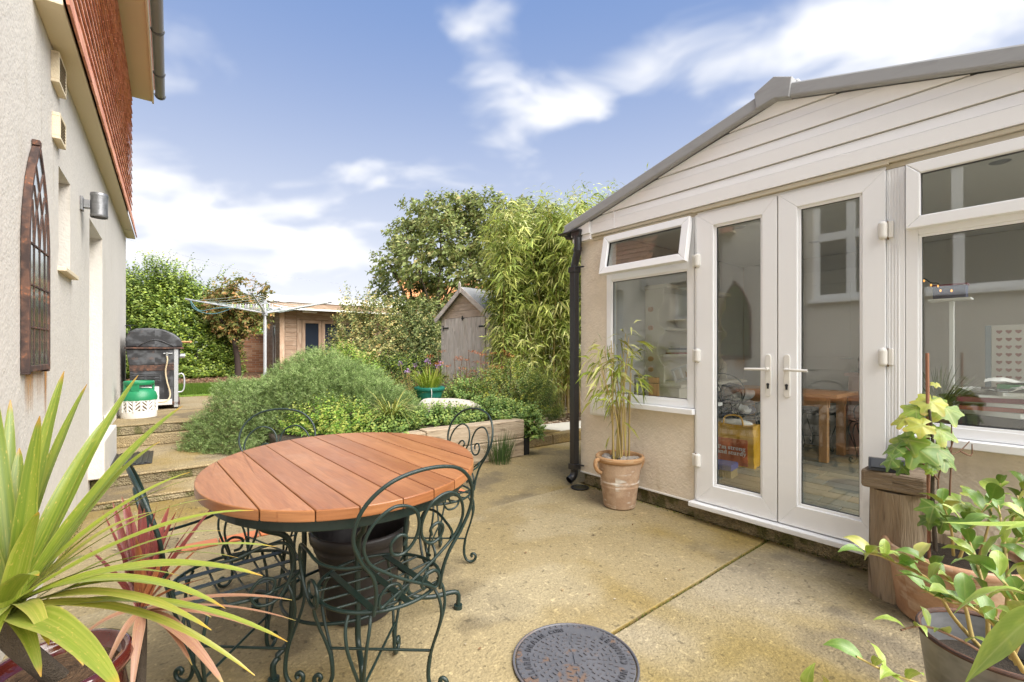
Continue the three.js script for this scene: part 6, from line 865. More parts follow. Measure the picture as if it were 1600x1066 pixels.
{
  const C0 = at(222, 950, 1.32), pl = thing('red_cordyline', 'dark red strap leaved plant with drooping brown pink leaves beside the green one', 'plant', C0, 0), R = rng(840);
  part('stem', taper([[0.005, 0.11 - C0.y, 0.02], [0.0, -0.08, 0.0], [0, 0.01, 0]], 0.014, 0.011, 7), M.bark, pl);
  const tips = [[160, 800, 1.36, .036, 0], [225, 795, 1.34, .036, 0], [275, 800, 1.36, .036, 0], [300, 820, 1.34, .036, 0], [195, 800, 1.30, .038, 0], [245, 790, 1.32, .036, 0], [212, 840, 1.26, .04, 2], [176, 785, 1.42, .034, 0], [190, 776, 1.40, .036, 0], [200, 781, 1.44, .036, 0], [217, 787, 1.38, .038, 0], [240, 802, 1.40, .038, 0], [265, 790, 1.42, .038, 0], [290, 785, 1.42, .036, 0], [339, 785, 1.42, .034, 0], [314, 853, 1.40, .026, 2], [186, 850, 1.40, .030, 2], [230, 830, 1.36, .028, 0], [205, 800, 1.34, .024, 0], [320, 905, 1.38, .03, 2], [250, 880, 1.3, .03, 2], [140, 860, 1.38, .024, 0]];
  for (const [x, y, d, w, m] of tips) { const T = at(x, y, d).sub(C0), B = V((R() - 0.5) * 0.016, 0, (R() - 0.5) * 0.016), K = B.clone().lerp(T, 0.5).add(V((R() - 0.5) * 0.02, 0.02, 0)); part('leaf', ribbon(B, K, T, w, { roll: (R() - 0.5) * 1.4, seg: 10 }), redc[m], pl); }
  const low = [[456, 938, 1.30, .022, .05], [462, 970, 1.22, .026, .05], [352, 1074, 1.16, .046, .07], [300, 1040, 1.2, .034, .06], [420, 990, 1.2, .024, .05], [100, 1024, 1.2, .030, .06], [160, 1058, 1.18, .026, .05], [205, 1090, 1.16, .034, .05], [330, 965, 1.2, .02, .05]];
  for (const [x, y, d, w, a] of low) { const T = at(x, y, d).sub(C0), K = T.clone().multiplyScalar(0.5); K.y += a; part('leaf', ribbon(V(0, -0.01, 0), K, T, w, { roll: (R() - 0.5) * 0.5, seg: 12 }), redc[1], pl); }
  const pt = thing('red_cordyline_pot', 'terracotta pot holding the dark red strap leaved plant', 'plant pot', V(C0.x, 0.002, C0.z + 0.02), 0); part('pot', lathe([[0, 0], [0.08, 0], [0.10, 0.10], [0.112, 0.102], [0.115, 0.13], [0.105, 0.13], [0.098, 0.11], [0, 0.11]], 40), M.terraBig, pt);
}
// broad pointed leaves
const leafTex = (a, b, vein, s) => tex(64, 1, (u, v) => { const c = mix3(a, b, sst(0.3, 0.7, fbm(u * 5, v * 5, 4, 5, s))), mid = Math.exp(-Math.pow((u - 0.5) / 0.035, 2)), rib = 0.5 + 0.5 * Math.cos((v * 16 - Math.abs(u - 0.5) * 9) * 6.283); return mix3(c, vein, 0.5 * mid + 0.12 * Math.pow(rib, 6)); });
const broad = [leafTex([0.26, 0.37, 0.05], [0.36, 0.46, 0.08], [0.50, 0.55, 0.18], 851), leafTex([0.13, 0.24, 0.035], [0.20, 0.32, 0.05], [0.28, 0.36, 0.10], 855), leafTex([0.42, 0.44, 0.10], [0.52, 0.48, 0.14], [0.56, 0.50, 0.22], 859)].map(t => blade(t, 0.40, 0.32));
function leafyBranch(pl, pts, O, o) {                    // woody shoot with alternate leaves; pts are world points
  const R = o.R, loc = pts.map(p => p.clone().sub(O)), c = new THREE.CatmullRomCurve3(loc, false, 'centripetal'); part('branch', taper(loc, o.r || 0.006, 0.0022, 6), o.mat || M.cane, pl);
  const n = Math.round(o.n * 0.98); for (let k = 0; k < n; k++) { const u = o.from + (1 - o.from) * (k + 0.5) / n, b = c.getPoint(u), t = c.getTangent(u), a = k * 2.4 + R() * 0.8, s = V(Math.cos(a), 0.35 + 0.5 * R(), Math.sin(a)).normalize(), d = t.clone().multiplyScalar(0.55).addScaledVector(s, 0.9).normalize(), l = o.len * (0.75 + 0.5 * R()), K = b.clone().addScaledVector(d, l * 0.5), T = b.clone().addScaledVector(d, l); K.y += 0.015; T.y -= l * (0.15 + 0.25 * R()); part('leaf', ribbon(b, K, T, l * (o.ratio || 0.40), { oval: true, seg: 8, roll: (R() - 0.5) * 1.2, fold: 0.25, wave: 0.08, ph: R() * 6 }), broad[R() < (o.yel || 0.08) ? 2 : R() < (o.darkP || 0.35) ? 1 : 0], pl); }
}
const oneLeaf = (pl, O, a, k, b, w, m, roll = 0) => part('leaf', ribbon(a.clone().sub(O), k.clone().sub(O), b.clone().sub(O), w, { oval: true, seg: 12, roll, fold: 0.2, wave: 0.05 }), broad[m], pl);
{ // galvanised bucket with a trailing plant
  const P = V(1.395, -0.02, -1.33), bk = thing('galvanised_bucket', 'old galvanised bucket with a rusty rim in the lower right corner', 'bucket', P, 0);
  part('bucket', muv(lathe([[0, 0], [0.115, 0], [0.125, 0.01], [0.168, 0.375], [0.162, 0.375], [0.12, 0.02], [0, 0.02]], 48)), M.galv, bk); const rp = []; for (let k = 0; k < 40; k++) { const a = k / 40 * 6.2832; rp.push([Math.cos(a) * 0.167, 0.378, Math.sin(a) * 0.167]); } part('rim', tube(rp, 0.0075, 80, 8, true), M.rust, bk); part('compost', lathe([[0, 0.31], [0.155, 0.29]], 24), M.soil, bk);
  const R = rng(860), O = V(1.42, 0.31, -1.30), pl = thing('trailing_plant', 'lush light green leafy plant arching out of the galvanised bucket', 'plant', O, 0), A = (x, y, d) => at(x, y, d), bo = (o) => ({ R, from: 0.3, n: 9, len: 0.085, ...o });
  leafyBranch(pl, [A(1530, 1010, 1.33), A(1490, 965, 1.32), A(1450, 905, 1.32), A(1405, 882, 1.33), A(1365, 866, 1.34), A(1350, 866, 1.34)], O, bo({ n: 10, from: 0.35 }));
  leafyBranch(pl, [A(1520, 1000, 1.30), A(1500, 930, 1.34), A(1450, 880, 1.40), A(1400, 872, 1.44)], O, bo({ n: 8, from: 0.3, darkP: 0.6 }));
  leafyBranch(pl, [A(1545, 1015, 1.30), A(1540, 930, 1.30), A(1520, 860, 1.36), A(1500, 810, 1.46)], O, bo({ n: 10, from: 0.25, darkP: 0.6 }));
  leafyBranch(pl, [A(1560, 1020, 1.25), A(1575, 930, 1.22), A(1570, 850, 1.26), A(1560, 790, 1.34)], O, bo({ n: 11, from: 0.2, darkP: 0.5 }));
  leafyBranch(pl, [A(1580, 1030, 1.2), A(1620, 930, 1.15), A(1610, 850, 1.2), A(1590, 775, 1.3)], O, bo({ n: 12, from: 0.2, darkP: 0.6 }));
  leafyBranch(pl, [A(1550, 1030, 1.2), A(1500, 1000, 1.14), A(1440, 978, 1.1), A(1408, 985, 1.08)], O, bo({ n: 5, from: 0.2, len: 0.07, mat: M.twig, r: 0.004 }));
  leafyBranch(pl, [A(1600, 1050, 1.1), A(1560, 985, 1.08), A(1520, 950, 1.08), A(1470, 930, 1.10)], O, bo({ n: 8, from: 0.2, len: 0.10 }));
  leafyBranch(pl, [A(1620, 1060, 1.05), A(1600, 960, 1.0), A(1560, 900, 1.02), A(1530, 880, 1.05)], O, bo({ n: 9, from: 0.15, len: 0.10 }));
  leafyBranch(pl, [A(1620, 1010, 1.1), A(1640, 900, 1.1), A(1625, 820, 1.15)], O, bo({ n: 9, from: 0.1, len: 0.10, darkP: 0.5 }));
  leafyBranch(pl, [A(1590, 1040, 1.15), A(1550, 960, 1.2), A(1480, 940, 1.24), A(1440, 920, 1.25)], O, bo({ n: 8, from: 0.15, len: 0.09 }));
  // the nearest broad leaves
  oneLeaf(pl, O, A(1630, 945, 0.86), A(1560, 895, 0.90), A(1490, 960, 0.92), 0.062, 0, 0.3); oneLeaf(pl, O, A(1640, 945, 0.78), A(1580, 985, 0.80), A(1508, 1068, 0.82), 0.050, 0, -0.3); oneLeaf(pl, O, A(1640, 818, 1.0), A(1560, 825, 1.02), A(1472, 816, 1.05), 0.030, 0); oneLeaf(pl, O, A(1650, 822, 0.95), A(1610, 815, 0.95), A(1572, 828, 0.96), 0.030, 0);
  leafyBranch(pl, [A(1500, 1090, 1.0), A(1430, 1066, 0.98), A(1385, 1050, 0.97), A(1338, 1026, 0.97)], O, bo({ n: 5, from: 0.35, len: 0.062, r: 0.003 }));
  oneLeaf(pl, O, A(1440, 1100, 0.95), A(1405, 1055, 0.96), A(1372, 1046, 0.97), 0.024, 0); oneLeaf(pl, O, A(1262, 1090, 0.98), A(1256, 1060, 0.98), A(1274, 1036, 0.98), 0.026, 0, 0.6); oneLeaf(pl, O, A(1290, 1100, 0.98), A(1300, 1070, 0.98), A(1284, 1055, 0.98), 0.020, 2, 0.6);
  const sp = thing('small_clay_pot', 'edge of a small clay pot in the bottom right corner of the patio', 'plant pot', V(1.16, 0.002, -1.02), 0); part('pot', lathe([[0, 0], [0.07, 0], [0.09, 0.22], [0.10, 0.222], [0.103, 0.27], [0.092, 0.27], [0.085, 0.24], [0, 0.24]], 36), M.terraRim, sp);
}
{ // big terracotta pot with a young vine
  const P = V(1.97, 0.002, -2.05), pt = thing('large_terracotta_pot', 'wide ribbed terracotta pot between the round post and the bucket', 'plant pot', P, 0);
  part('pot', muv(lathe([[0, 0], [0.19, 0], [0.20, 0.01], [0.222, 0.20], [0.228, 0.205], [0.224, 0.215], [0.231, 0.222], [0.227, 0.232], [0.234, 0.24], [0.23, 0.25], [0.238, 0.258], [0.236, 0.268], [0.250, 0.28], [0.256, 0.298], [0.250, 0.312], [0.236, 0.316], [0.226, 0.305], [0.222, 0.27], [0, 0.26]], 64)), M.terraBig, pt); part('compost', lathe([[0, 0.283], [0.224, 0.275]], 24), M.soil, pt);
  const O = V(1.87, 0.28, -2.02), R = rng(870), vine = thing('young_vine', 'young grape vine with bright yellow green lobed leaves tied to a cane', 'vine', O, 0);
  part('cane', rod(at(1452, 880, 2.04).sub(O), at(1449, 552, 2.0).sub(O), 0.0065, 8), mat({ c: [0.36, 0.17, 0.10], r: 0.8, bump: grainBump, bs: 0.003 }), vine);
  part('stem', taper([at(1462, 860, 2.02), at(1457, 780, 2.0), at(1458, 700, 1.99), at(1452, 640, 1.98)].map(p => p.sub(O)), 0.009, 0.005, 7), M.bark, vine);
  part('bare_twig', [[[1470, 800], [1467, 745], [1480, 715], [1500, 705], [1515, 690]], [[1480, 715], [1486, 700], [1492, 682]], [[1500, 705], [1518, 712], [1519, 694]], [[1466, 750], [1440, 722], [1415, 698]], [[1484, 780], [1487, 700], [1487, 655]], [[1470, 730], [1478, 705], [1470, 690]]].map(l => taper(l.map(([x, y]) => at(x, y, 1.98).sub(O)), 0.0042, 0.002, 5)), M.twig, vine, { kind: 'stuff' });
  const lobed = (seed) => { const Q = rng(seed), n = 60, pos = [0, 0, 0], uv = [0.5, 0.5], idx = [], cup = 0.12 + 0.12 * Q(), fold = (Q() - 0.3) * 0.25; for (let ring = 1; ring <= 3; ring++) for (let k = 0; k < n; k++) { const a = k / n * 6.2832, lob = [0, 1.05, -1.05, 2.1, -2.1].reduce((m, c, i) => { let d = Math.abs(a - c); if (d > Math.PI) d = 2 * Math.PI - d; d = Math.abs(((a - c + 9.4248) % 6.2832) - Math.PI); return Math.max(m, (i === 0 ? 1 : i < 3 ? 0.92 : 0.80) * Math.exp(-d * d / 0.26)); }, 0.64), saw = 1 + 0.06 * (((k * 1.0) % 4) / 4 - 0.4), gap = Math.abs(((a + 6.2832) % 6.2832) - Math.PI) < 0.22 ? 0.35 : 1, r = ring / 3 * lob * gap * (ring === 3 ? saw : 1), x = Math.sin(a) * r, y = Math.cos(a) * r; pos.push(x, y, -cup * r * r + 0.05 * Math.sin(a * 5 + seed) * r + fold * Math.abs(x)); uv.push(0.5 + x / 2.2, 0.5 + y / 2.2); const p = k, q = (k + 1) % n, b = 1 + (ring - 1) * n; if (ring === 1) idx.push(0, b + q, b + p); else { const c = b - n; idx.push(c + p, c + q, b + q, c + p, b + q, b + p); } } const g = new THREE.BufferGeometry(); g.setAttribute('position', new THREE.Float32BufferAttribute(pos, 3)); g.setAttribute('uv', new THREE.Float32BufferAttribute(uv, 2)); g.setIndex(idx); g.computeVertexNormals(); return g; };
  const shapes = [1, 2, 3, 4].map(lobed), vt = (a, b, rim, s) => blade(tex(128, 1, (u, v) => { const x = u - 0.5, y = v - 0.5, r = Math.hypot(x, y), an = Math.atan2(x, y); let c = mix3(a, b, sst(0.35, 0.65, fbm(u * 6, v * 6, 4, 6, s))); const vein = Math.max(...[0, 1.05, -1.05, 2.1, -2.1].map(q => Math.exp(-Math.pow(Math.sin((an - q) / 2) * 2 * r / 0.012, 2)))); c = mix3(c, [0.5, 0.52, 0.18], 0.5 * vein); return mix3(c, rim, 0.7 * sst(0.30, 0.45, r * (0.7 + 0.6 * fbm(u * 7 + 3, v * 7, 3, 7, s + 2)))); }), 0.45, 0.35);
  const vm = [vt([0.20, 0.31, 0.035], [0.32, 0.42, 0.05], [0.48, 0.46, 0.07], 881), vt([0.13, 0.24, 0.03], [0.20, 0.31, 0.04], [0.30, 0.36, 0.05], 885), vt([0.38, 0.42, 0.05], [0.50, 0.48, 0.07], [0.52, 0.34, 0.08], 889)];
  // px, py, span in px, how far it nods, turn, tone
  const LV = [[1412, 655, 34, 0.9, -0.8, 2], [1432, 640, 40, 0.8, -0.3, 0], [1455, 628, 44, 0.7, 0.2, 2], [1478, 638, 52, 0.5, 0.5, 0], [1420, 688, 52, 0.6, -0.6, 0], [1440, 665, 40, 0.7, 0, 2], [1468, 672, 46, 0.6, 0.4, 0], [1400, 700, 36, 0.8, -0.9, 1], [1432, 700, 58, 0.4, -0.1, 1], [1462, 700, 46, 0.6, 0.5, 1], [1394, 718, 36, 0.5, -1.0, 1], [1475, 715, 40, 0.5, 0.8, 1], [1450, 722, 34, 0.6, 0.1, 1], [1410, 730, 26, 0.6, -0.5, 1], [1462, 600, 14, 0.9, 0.4, 2], [1460, 792, 44, 0.9, -0.2, 1], [1500, 785, 48, 0.9, 0.7, 0], [1475, 815, 34, 0.6, -0.4, 1], [1526, 772, 40, 1.0, 0.9, 0], [1452, 812, 30, 0.7, -0.6, 1], [1455, 736, 16, 1.0, -0.4, 0]];
  LV.forEach(([x, y, s, nod, turn, m], k) => { const d = 1.94 + 0.10 * R(), p = at(x, y, d).sub(O), l = part('leaf', shapes[k % 4], vm[m], vine), z = s / 720 * d * 0.64; l.position.copy(p); l.scale.setScalar(z); l.rotation.set(-0.45 - nod * 0.5, turn - 0.65, Math.PI * 0.85 + (R() - 0.5) * 1.5, 'YXZ'); });
  const O2 = V(2.0, 0.28, -2.0), sh = thing('broad_leaved_shoots', 'glossy broad leaved shoots standing in the wide terracotta pot', 'plant', O2, 0), bo = o => ({ R, from: 0.3, n: 8, len: 0.105, darkP: 0.7, yel: 0.04, ratio: 0.46, ...o }), A = at;
  leafyBranch(sh, [A(1490, 868, 1.95), A(1487, 830, 1.92), A(1478, 800, 1.9), A(1470, 780, 1.9)], O2, bo({ n: 6 })); leafyBranch(sh, [A(1500, 872, 1.93), A(1515, 830, 1.9), A(1535, 800, 1.88), A(1560, 770, 1.9)], O2, bo({ n: 8 })); leafyBranch(sh, [A(1530, 872, 1.98), A(1545, 820, 1.97), A(1552, 780, 1.98), A(1565, 752, 2.0)], O2, bo({ n: 7, len: 0.08 })); leafyBranch(sh, [A(1560, 870, 2.02), A(1580, 820, 2.0), A(1596, 780, 2.0), A(1602, 745, 2.0)], O2, bo({ n: 9, len: 0.09 })); leafyBranch(sh, [A(1545, 880, 1.9), A(1585, 850, 1.86), A(1610, 815, 1.86), A(1620, 770, 1.9)], O2, bo({ n: 9, len: 0.09 }));
}

// ================================================================== INSIDE THE GARDEN ROOM (seen through the glass)
{
  const cream = mat({ c: [0.68, 0.62, 0.50], r: 0.6 }), FL = 0.136;
  const dr = thing('cream_dresser', 'cream painted dresser with scalloped sides inside the left window', 'dresser', C(0, 0, 0), ROT_C);
  const scal = new THREE.Shape(); scal.moveTo(0.15, 0.89); scal.lineTo(0.36, 0.89); scal.lineTo(0.36, 1.05); scal.quadraticCurveTo(0.28, 1.12, 0.285, 1.22); scal.quadraticCurveTo(0.29, 1.32, 0.36, 1.36); scal.lineTo(0.36, 1.40); scal.quadraticCurveTo(0.29, 1.46, 0.295, 1.54); scal.quadraticCurveTo(0.30, 1.62, 0.35, 1.66); scal.lineTo(0.35, 1.79); scal.lineTo(0.15, 1.79); scal.closePath();
  const side = z => plate(scal, 0.024, 0.003).translate(0, 0, z), sp = part('side_panel', side(-0.78), cream, dr); part('side_panel', side(-1.98), cream, dr);
  part('cornice', bx(0.148, 0.40, 1.792, 1.83, -2.0, -0.74, 0.008), cream, dr); for (const y of [1.14, 1.40]) part('shelf', bx(0.16, 0.33, y, y + 0.022, -1.955, -0.785, 0.003), cream, dr); part('back_boards', bx(0.148, 0.158, 0.9, 1.79, -1.955, -0.785, 0), cream, dr);
  part('counter', bx(0.148, 0.56, 0.86, 0.888, -2.02, -0.72, 0.006), cream, dr); part('cupboard', bx(0.15, 0.52, FL, 0.858, -1.99, -0.75, 0.004), cream, dr);
  for (const y of [0.93, 1.02, 1.12, 1.42, 1.60]) part('rosette', (() => { const g = new THREE.SphereGeometry(0.028, 12, 8); g.scale(1.2, 0.9, 0.35); g.translate(0.215, y, -0.752); return plain(g); })(), M.pine, sp);
  const T = (name, lab, cat, s, h, n, geos, m, rot = 0) => { const t = thing(name, lab, cat, C(s, h, n), ROT_C + rot); geos.forEach(([pn, g, mm]) => part(pn, g, mm || m, t)); return t; };
  T('cream_bowl', 'cream bowl on the upper shelf of the dresser', 'bowl', 0.25, 1.423, -1.30, [['bowl', lathe([[0, 0], [0.06, 0], [0.11, 0.10], [0.105, 0.10], [0.05, 0.01], [0, 0.01]], 24)], ['wooden_spoon', rod([0.02, 0.08, 0.06], [0.1, 0.16, -0.18], 0.008), M.pine]], M.whitePlastic);
  T('wicker_basket', 'small wicker basket on the dresser counter', 'basket', 0.40, 0.889, -1.25, [['basket', lathe([[0, 0], [0.08, 0], [0.10, 0.10], [0.095, 0.10], [0, 0.01]], 20)], ['cloth', lathe([[0, 0.12], [0.06, 0.12], [0.095, 0.10]], 16), M.white]], M.pine);
  T('stool_ornament', 'small white wooden frame leaning on the dresser counter', 'ornament', 0.42, 0.95, -0.98, [['frame', [bx(-0.09, 0.09, 0.08, 0.10, 0, 0.02), bx(-0.09, 0.09, -0.04, -0.02, 0, 0.02), bx(-0.09, -0.07, -0.02, 0.08, 0, 0.02), bx(0.07, 0.09, -0.02, 0.08, 0, 0.02), bx(-0.01, 0.01, -0.02, 0.08, 0, 0.02)].map(g => g.rotateZ(0.35))]], M.white);
  T('red_books', 'reddish books and papers on the middle dresser shelf', 'books', 0.25, 1.163, -1.2, [0, 1, 2, 3].map(k => ['book', bx(-0.07 + 0.01 * k, 0.08, 0.022 * k, 0.022 * k + 0.02, -0.16 + 0.02 * k, 0.14 - 0.01 * k, 0.002), mat({ c: [[0.30, 0.08, 0.06], [0.5, 0.48, 0.44], [0.12, 0.13, 0.17], [0.6, 0.58, 0.52]][k], r: 0.7 })]), M.white);
  { const t = thing('dried_grasses', 'loose grey green dried stems on the dresser counter', 'dried flowers', C(0.36, 0.889, -1.6), ROT_C), L = new Leaves(901); for (let k = 0; k < 70; k++) L.blade(V((L.R() - 0.5) * 0.06, 0, (L.R() - 0.5) * 0.4), V((L.R() - 0.3) * 0.9, 1, (L.R() - 0.5) * 1.2).normalize(), 0.24, 0.006, L.col([[0.16, 0.17, 0.10], [0.22, 0.21, 0.14]]), 0.7, 4); part2('stems', L, LM.matte, t); }
  T('black_box_frame', 'small black picture frame standing inside the left window', 'picture frame', 0.42, 0.80, -0.30, [['frame', [bx(-0.05, 0.05, 0, 0.02, 0, 0.02), bx(-0.05, 0.05, 0.17, 0.19, 0, 0.02), bx(-0.05, -0.035, 0.02, 0.17, 0, 0.02), bx(0.035, 0.05, 0.02, 0.17, 0, 0.02)]], ['backing', bx(-0.035, 0.035, 0.02, 0.17, 0.004, 0.008, 0), M.felt]], M.black, 0.3);
  T('wooden_block', 'upright brown wooden block inside the left window', 'wooden block', 0.53, 0.80, -0.34, [['block', bx(-0.04, 0.04, 0, 0.17, -0.03, 0.03, 0.004, 1)], ['groove', bx(-0.041, 0.041, 0.12, 0.125, -0.031, 0.031, 0), M.dark]], M.pine, 0.4);
  T('inner_window_board', 'white board along the inside of the left window', 'window board', 0, 0, 0, [['board', bx(0.30, 1.09, 0.775, 0.799, -0.42, -0.131, 0.004)], ['bracket', bx(0.5, 0.53, 0.70, 0.774, -0.36, -0.131, 0.003)]], M.white);
  // table, chairs
  const tb = T('dining_table', 'pine dining table standing inside behind the glazed doors', 'dining table', 0, 0, 0, [['tabletop', bx(0.30, 1.42, 0.755, 0.79, -2.55, -1.90, 0.006, 0)], ['apron', [bx(0.38, 1.34, 0.66, 0.7545, -1.99, -1.965, 0.002), bx(0.38, 1.34, 0.66, 0.7545, -2.48, -2.455, 0.002)]], ...[[0.40, -1.99], [1.29, -1.99], [0.40, -2.48], [1.29, -2.48]].map(([s, n]) => ['leg', bx(s - 0.035, s + 0.035, FL, 0.754, n - 0.03, n + 0.035, 0.004, 1)])], M.pine);
  const g2 = 'scrolled iron chairs inside the garden room';
  const ch = (s, n, r, lab) => dup(chair0, C(s, FL, n), ROT_C + r, lab, g2);
  ch(0.62, -1.62, Math.PI, 'iron chair inside behind the carrier bag'); ch(1.05, -2.68, 0, 'iron chair inside on the far side of the pine table'); ch(1.62, -2.30, -Math.PI / 2, 'iron chair inside at the right end of the pine table');
  { const t = thing('heap_of_clothes', 'dark tangle of clothes and paper heaped on the inside chair', 'clothes', C(0.62, FL + 0.40, -1.6), ROT_C), R = rng(911), ms = [[0.03, 0.035, 0.06], [0.07, 0.08, 0.12], [0.5, 0.5, 0.48], [0.10, 0.06, 0.05]].map(c => mat({ c, r: 0.9 })); for (let k = 0; k < 9; k++) { const g = new THREE.IcosahedronGeometry(0.1, 3); mold(g, v => { const q = 0.7 + 0.8 * fbm(v.x * 22 + k * 5 + 40, v.z * 22 + v.y * 12 + 40, 3, 256, 912); v.multiplyScalar(q); v.y *= 0.5; }); g.rotateZ((R() - 0.5) * 1.2); g.translate((R() - 0.5) * 0.22, 0.05 + k * 0.028, (R() - 0.5) * 0.2); part('garment', plain(g), ms[k % 4], t); } }
  { // carrier bag
    const font = await new FontLoader().loadAsync('fonts/droid/droid_serif_bold.typeface.json'), t = thing('carrier_bag', 'orange and yellow carrier bag standing on the slate floor behind the left door', 'bag', C(0.80, FL, -1.27), ROT_C + 0.1);
    const yel = mat({ c: [0.66, 0.36, 0.02], r: 0.5 }), org = mat({ c: [0.50, 0.085, 0.012], r: 0.5 }), crump = (g, a) => mold(g, v => { const n = fbm(v.x * 12 + 20, v.y * 12 + v.z * 9 + 20, 3, 256, 921) - 0.5; v.x += n * a; v.z += n * a; v.x *= 1 + 0.12 * (0.36 - v.y); });
    const box = (x0, x1, y0, y1, z0, z1) => { const g = new THREE.BoxGeometry(x1 - x0, y1 - y0, z1 - z0, 10, 8, 6); g.translate((x0 + x1) / 2, (y0 + y1) / 2, (z0 + z1) / 2); return plain(g); };
    part('body', crump(box(-0.17, 0.17, 0, 0.38, -0.10, 0.09), 0.04), yel, t); part('front_panel', crump(box(-0.14, 0.12, 0.012, 0.25, 0.088, 0.098), 0.04), org, t); part('yellow_band', crump(box(-0.165, 0.165, 0.27, 0.37, 0.089, 0.096), 0.04), yel, t); part('contents', (() => { const g = new THREE.IcosahedronGeometry(0.14, 2); g.scale(1.0, 0.25, 0.6); g.translate(0, 0.385, 0); return plain(g); })(), M.white, t);
    const tx = ["I'm strong", 'and sturdy'].map((s, k) => { const g = new TextGeometry(s, { font, size: 0.034, depth: 0.002, curveSegments: 2, bevelEnabled: false }); g.computeBoundingBox(); g.translate(-(g.boundingBox.max.x) / 2 - 0.01, 0.15 - k * 0.045, 0.108); return g; }); part('print', tx, M.white, t); part('handle', [tube([[-0.09, 0.37, 0.09], [-0.085, 0.44, 0.06], [-0.04, 0.46, 0.05], [0.05, 0.45, 0.05], [0.09, 0.37, 0.09]], 0.008, 20, 5)], yel, t);
  }
  T('blue_brush', 'broad blue scrubbing brush lying on the slate floor by the left door', 'brush', 0.88, FL, -0.78, [['head', bx(-0.14, 0.13, 0.06, 0.115, -0.09, 0.09, 0.014), mat({ c: [0.045, 0.055, 0.22], r: 0.5 })], ['bristles', Array.from({ length: 60 }, (_, k) => rod([-0.12 + (k % 12) * 0.022, 0.0, -0.07 + Math.floor(k / 12) * 0.035], [-0.115 + (k % 12) * 0.021, 0.062, -0.065 + Math.floor(k / 12) * 0.033], 0.006, 4)), mat({ c: [0.42, 0.32, 0.16], r: 0.9 })]], M.white, 0.15);
  T('small_table', 'edge of a low dark table with a purple book at the left door', 'table', 0.70, FL, -0.62, [['top', bx(-0.20, 0.12, 0.20, 0.225, -0.16, 0.14, 0.004)], ['leg', bx(-0.18, -0.15, 0, 0.199, -0.14, -0.11, 0.002)], ['leg', bx(0.07, 0.10, 0, 0.199, -0.14, -0.11, 0.002)], ['leg', bx(-0.18, -0.15, 0, 0.199, 0.09, 0.12, 0.002)], ['leg', bx(0.07, 0.10, 0, 0.199, 0.09, 0.12, 0.002)]], M.dark, 0.2);
  T('purple_book', 'purple book with white pages lying on the low dark table', 'book', 0.72, FL + 0.2255, -0.62, [['pages', bx(-0.155, 0.125, 0.004, 0.030, -0.11, 0.10, 0.001)], ['cover', [bx(-0.16, 0.13, 0.0305, 0.034, -0.115, 0.105, 0.001), bx(-0.16, 0.13, 0.0, 0.0035, -0.115, 0.105, 0.001)], mat({ c: [0.10, 0.07, 0.22], r: 0.5 })]], M.white, 0.3);
  T('pink_cabinet', 'pinkish cabinet standing against the back wall inside', 'cabinet', 1.55, FL, -2.72, [['carcass', bx(-0.22, 0.24, 0, 0.80, -0.12, 0.16, 0.006)], ['top', bx(-0.25, 0.27, 0.801, 0.835, -0.14, 0.19, 0.006)], ['door', bx(-0.19, 0.21, 0.05, 0.76, 0.161, 0.176, 0.004)], ['knob', rod([0.16, 0.5, 0.177], [0.16, 0.5, 0.20], 0.014), M.steel]], mat({ c: [0.46, 0.30, 0.25], r: 0.7 }));
  T('dark_bottle', 'dark square shouldered bottle standing on the pinkish cabinet', 'bottle', 1.46, FL + 0.8355, -2.62, [['bottle', lathe([[0, 0], [0.06, 0], [0.062, 0.14], [0.05, 0.18], [0.018, 0.22], [0.016, 0.28], [0.021, 0.282], [0.021, 0.30], [0, 0.30]], 20)], ['label', lathe([[0.0625, 0.05], [0.0628, 0.12]], 20), mat({ c: [0.25, 0.2, 0.2], r: 0.6 })]], mat({ c: [0.05, 0.035, 0.05], r: 0.2 }));
  T('wall_prints', 'two small landscape prints on the back wall inside', 'picture', 1.66, 1.50, -2.853, [['print', bx(-0.14, 0.14, 0.06, 0.20, 0, 0.006, 0), mat({ c: [0.10, 0.12, 0.15], r: 0.5 })], ['print', bx(-0.14, 0.14, -0.11, 0.03, 0, 0.006, 0), mat({ c: [0.15, 0.15, 0.18], r: 0.5 })], ['mount', bx(-0.16, 0.16, -0.13, 0.22, -0.005, -0.001, 0)]], mat({ c: [0.45, 0.44, 0.42], r: 0.6 }));
  T('inner_door', 'white panelled door in the back wall inside', 'door', 1.0, FL, -2.853, [['leaf', bx(-0.36, 0.36, 0, 1.95, 0, 0.02, 0.003)], ['panel', bx(-0.28, 0.28, 0.15, 0.85, 0.0205, 0.028, 0.004)], ['panel', bx(-0.28, 0.28, 1.0, 1.8, 0.0205, 0.028, 0.004)], ['handle', [rod([0.29, 0.98, 0.02], [0.29, 0.98, 0.06], 0.008), rod([0.30, 0.98, 0.06], [0.19, 0.98, 0.06], 0.008)], M.steel]], mat({ c: [0.62, 0.60, 0.56], r: 0.6 }));
  // the right-hand window
  { const t = thing('spiky_house_plant', 'spiky house plant standing on the inside sill of the right window', 'house plant', C(2.35, 0.773, -0.29), ROT_C), L = new Leaves(931); for (let k = 0; k < 90; k++) { const a = L.R() * 6.28, s = 0.3 + 1.6 * L.R(); L.blade(V(0, 0.10, 0), V(Math.cos(a) * s, 1, Math.sin(a) * s).normalize(), 0.22 + 0.08 * L.R(), 0.010, L.col([[0.10, 0.15, 0.06], [0.16, 0.20, 0.09]]), 0.15, 3); } part2('leaves', L, LM.soft, t); part('pot', lathe([[0, 0], [0.05, 0], [0.065, 0.10], [0.058, 0.10], [0, 0.085]], 24), M.terracotta, t); }
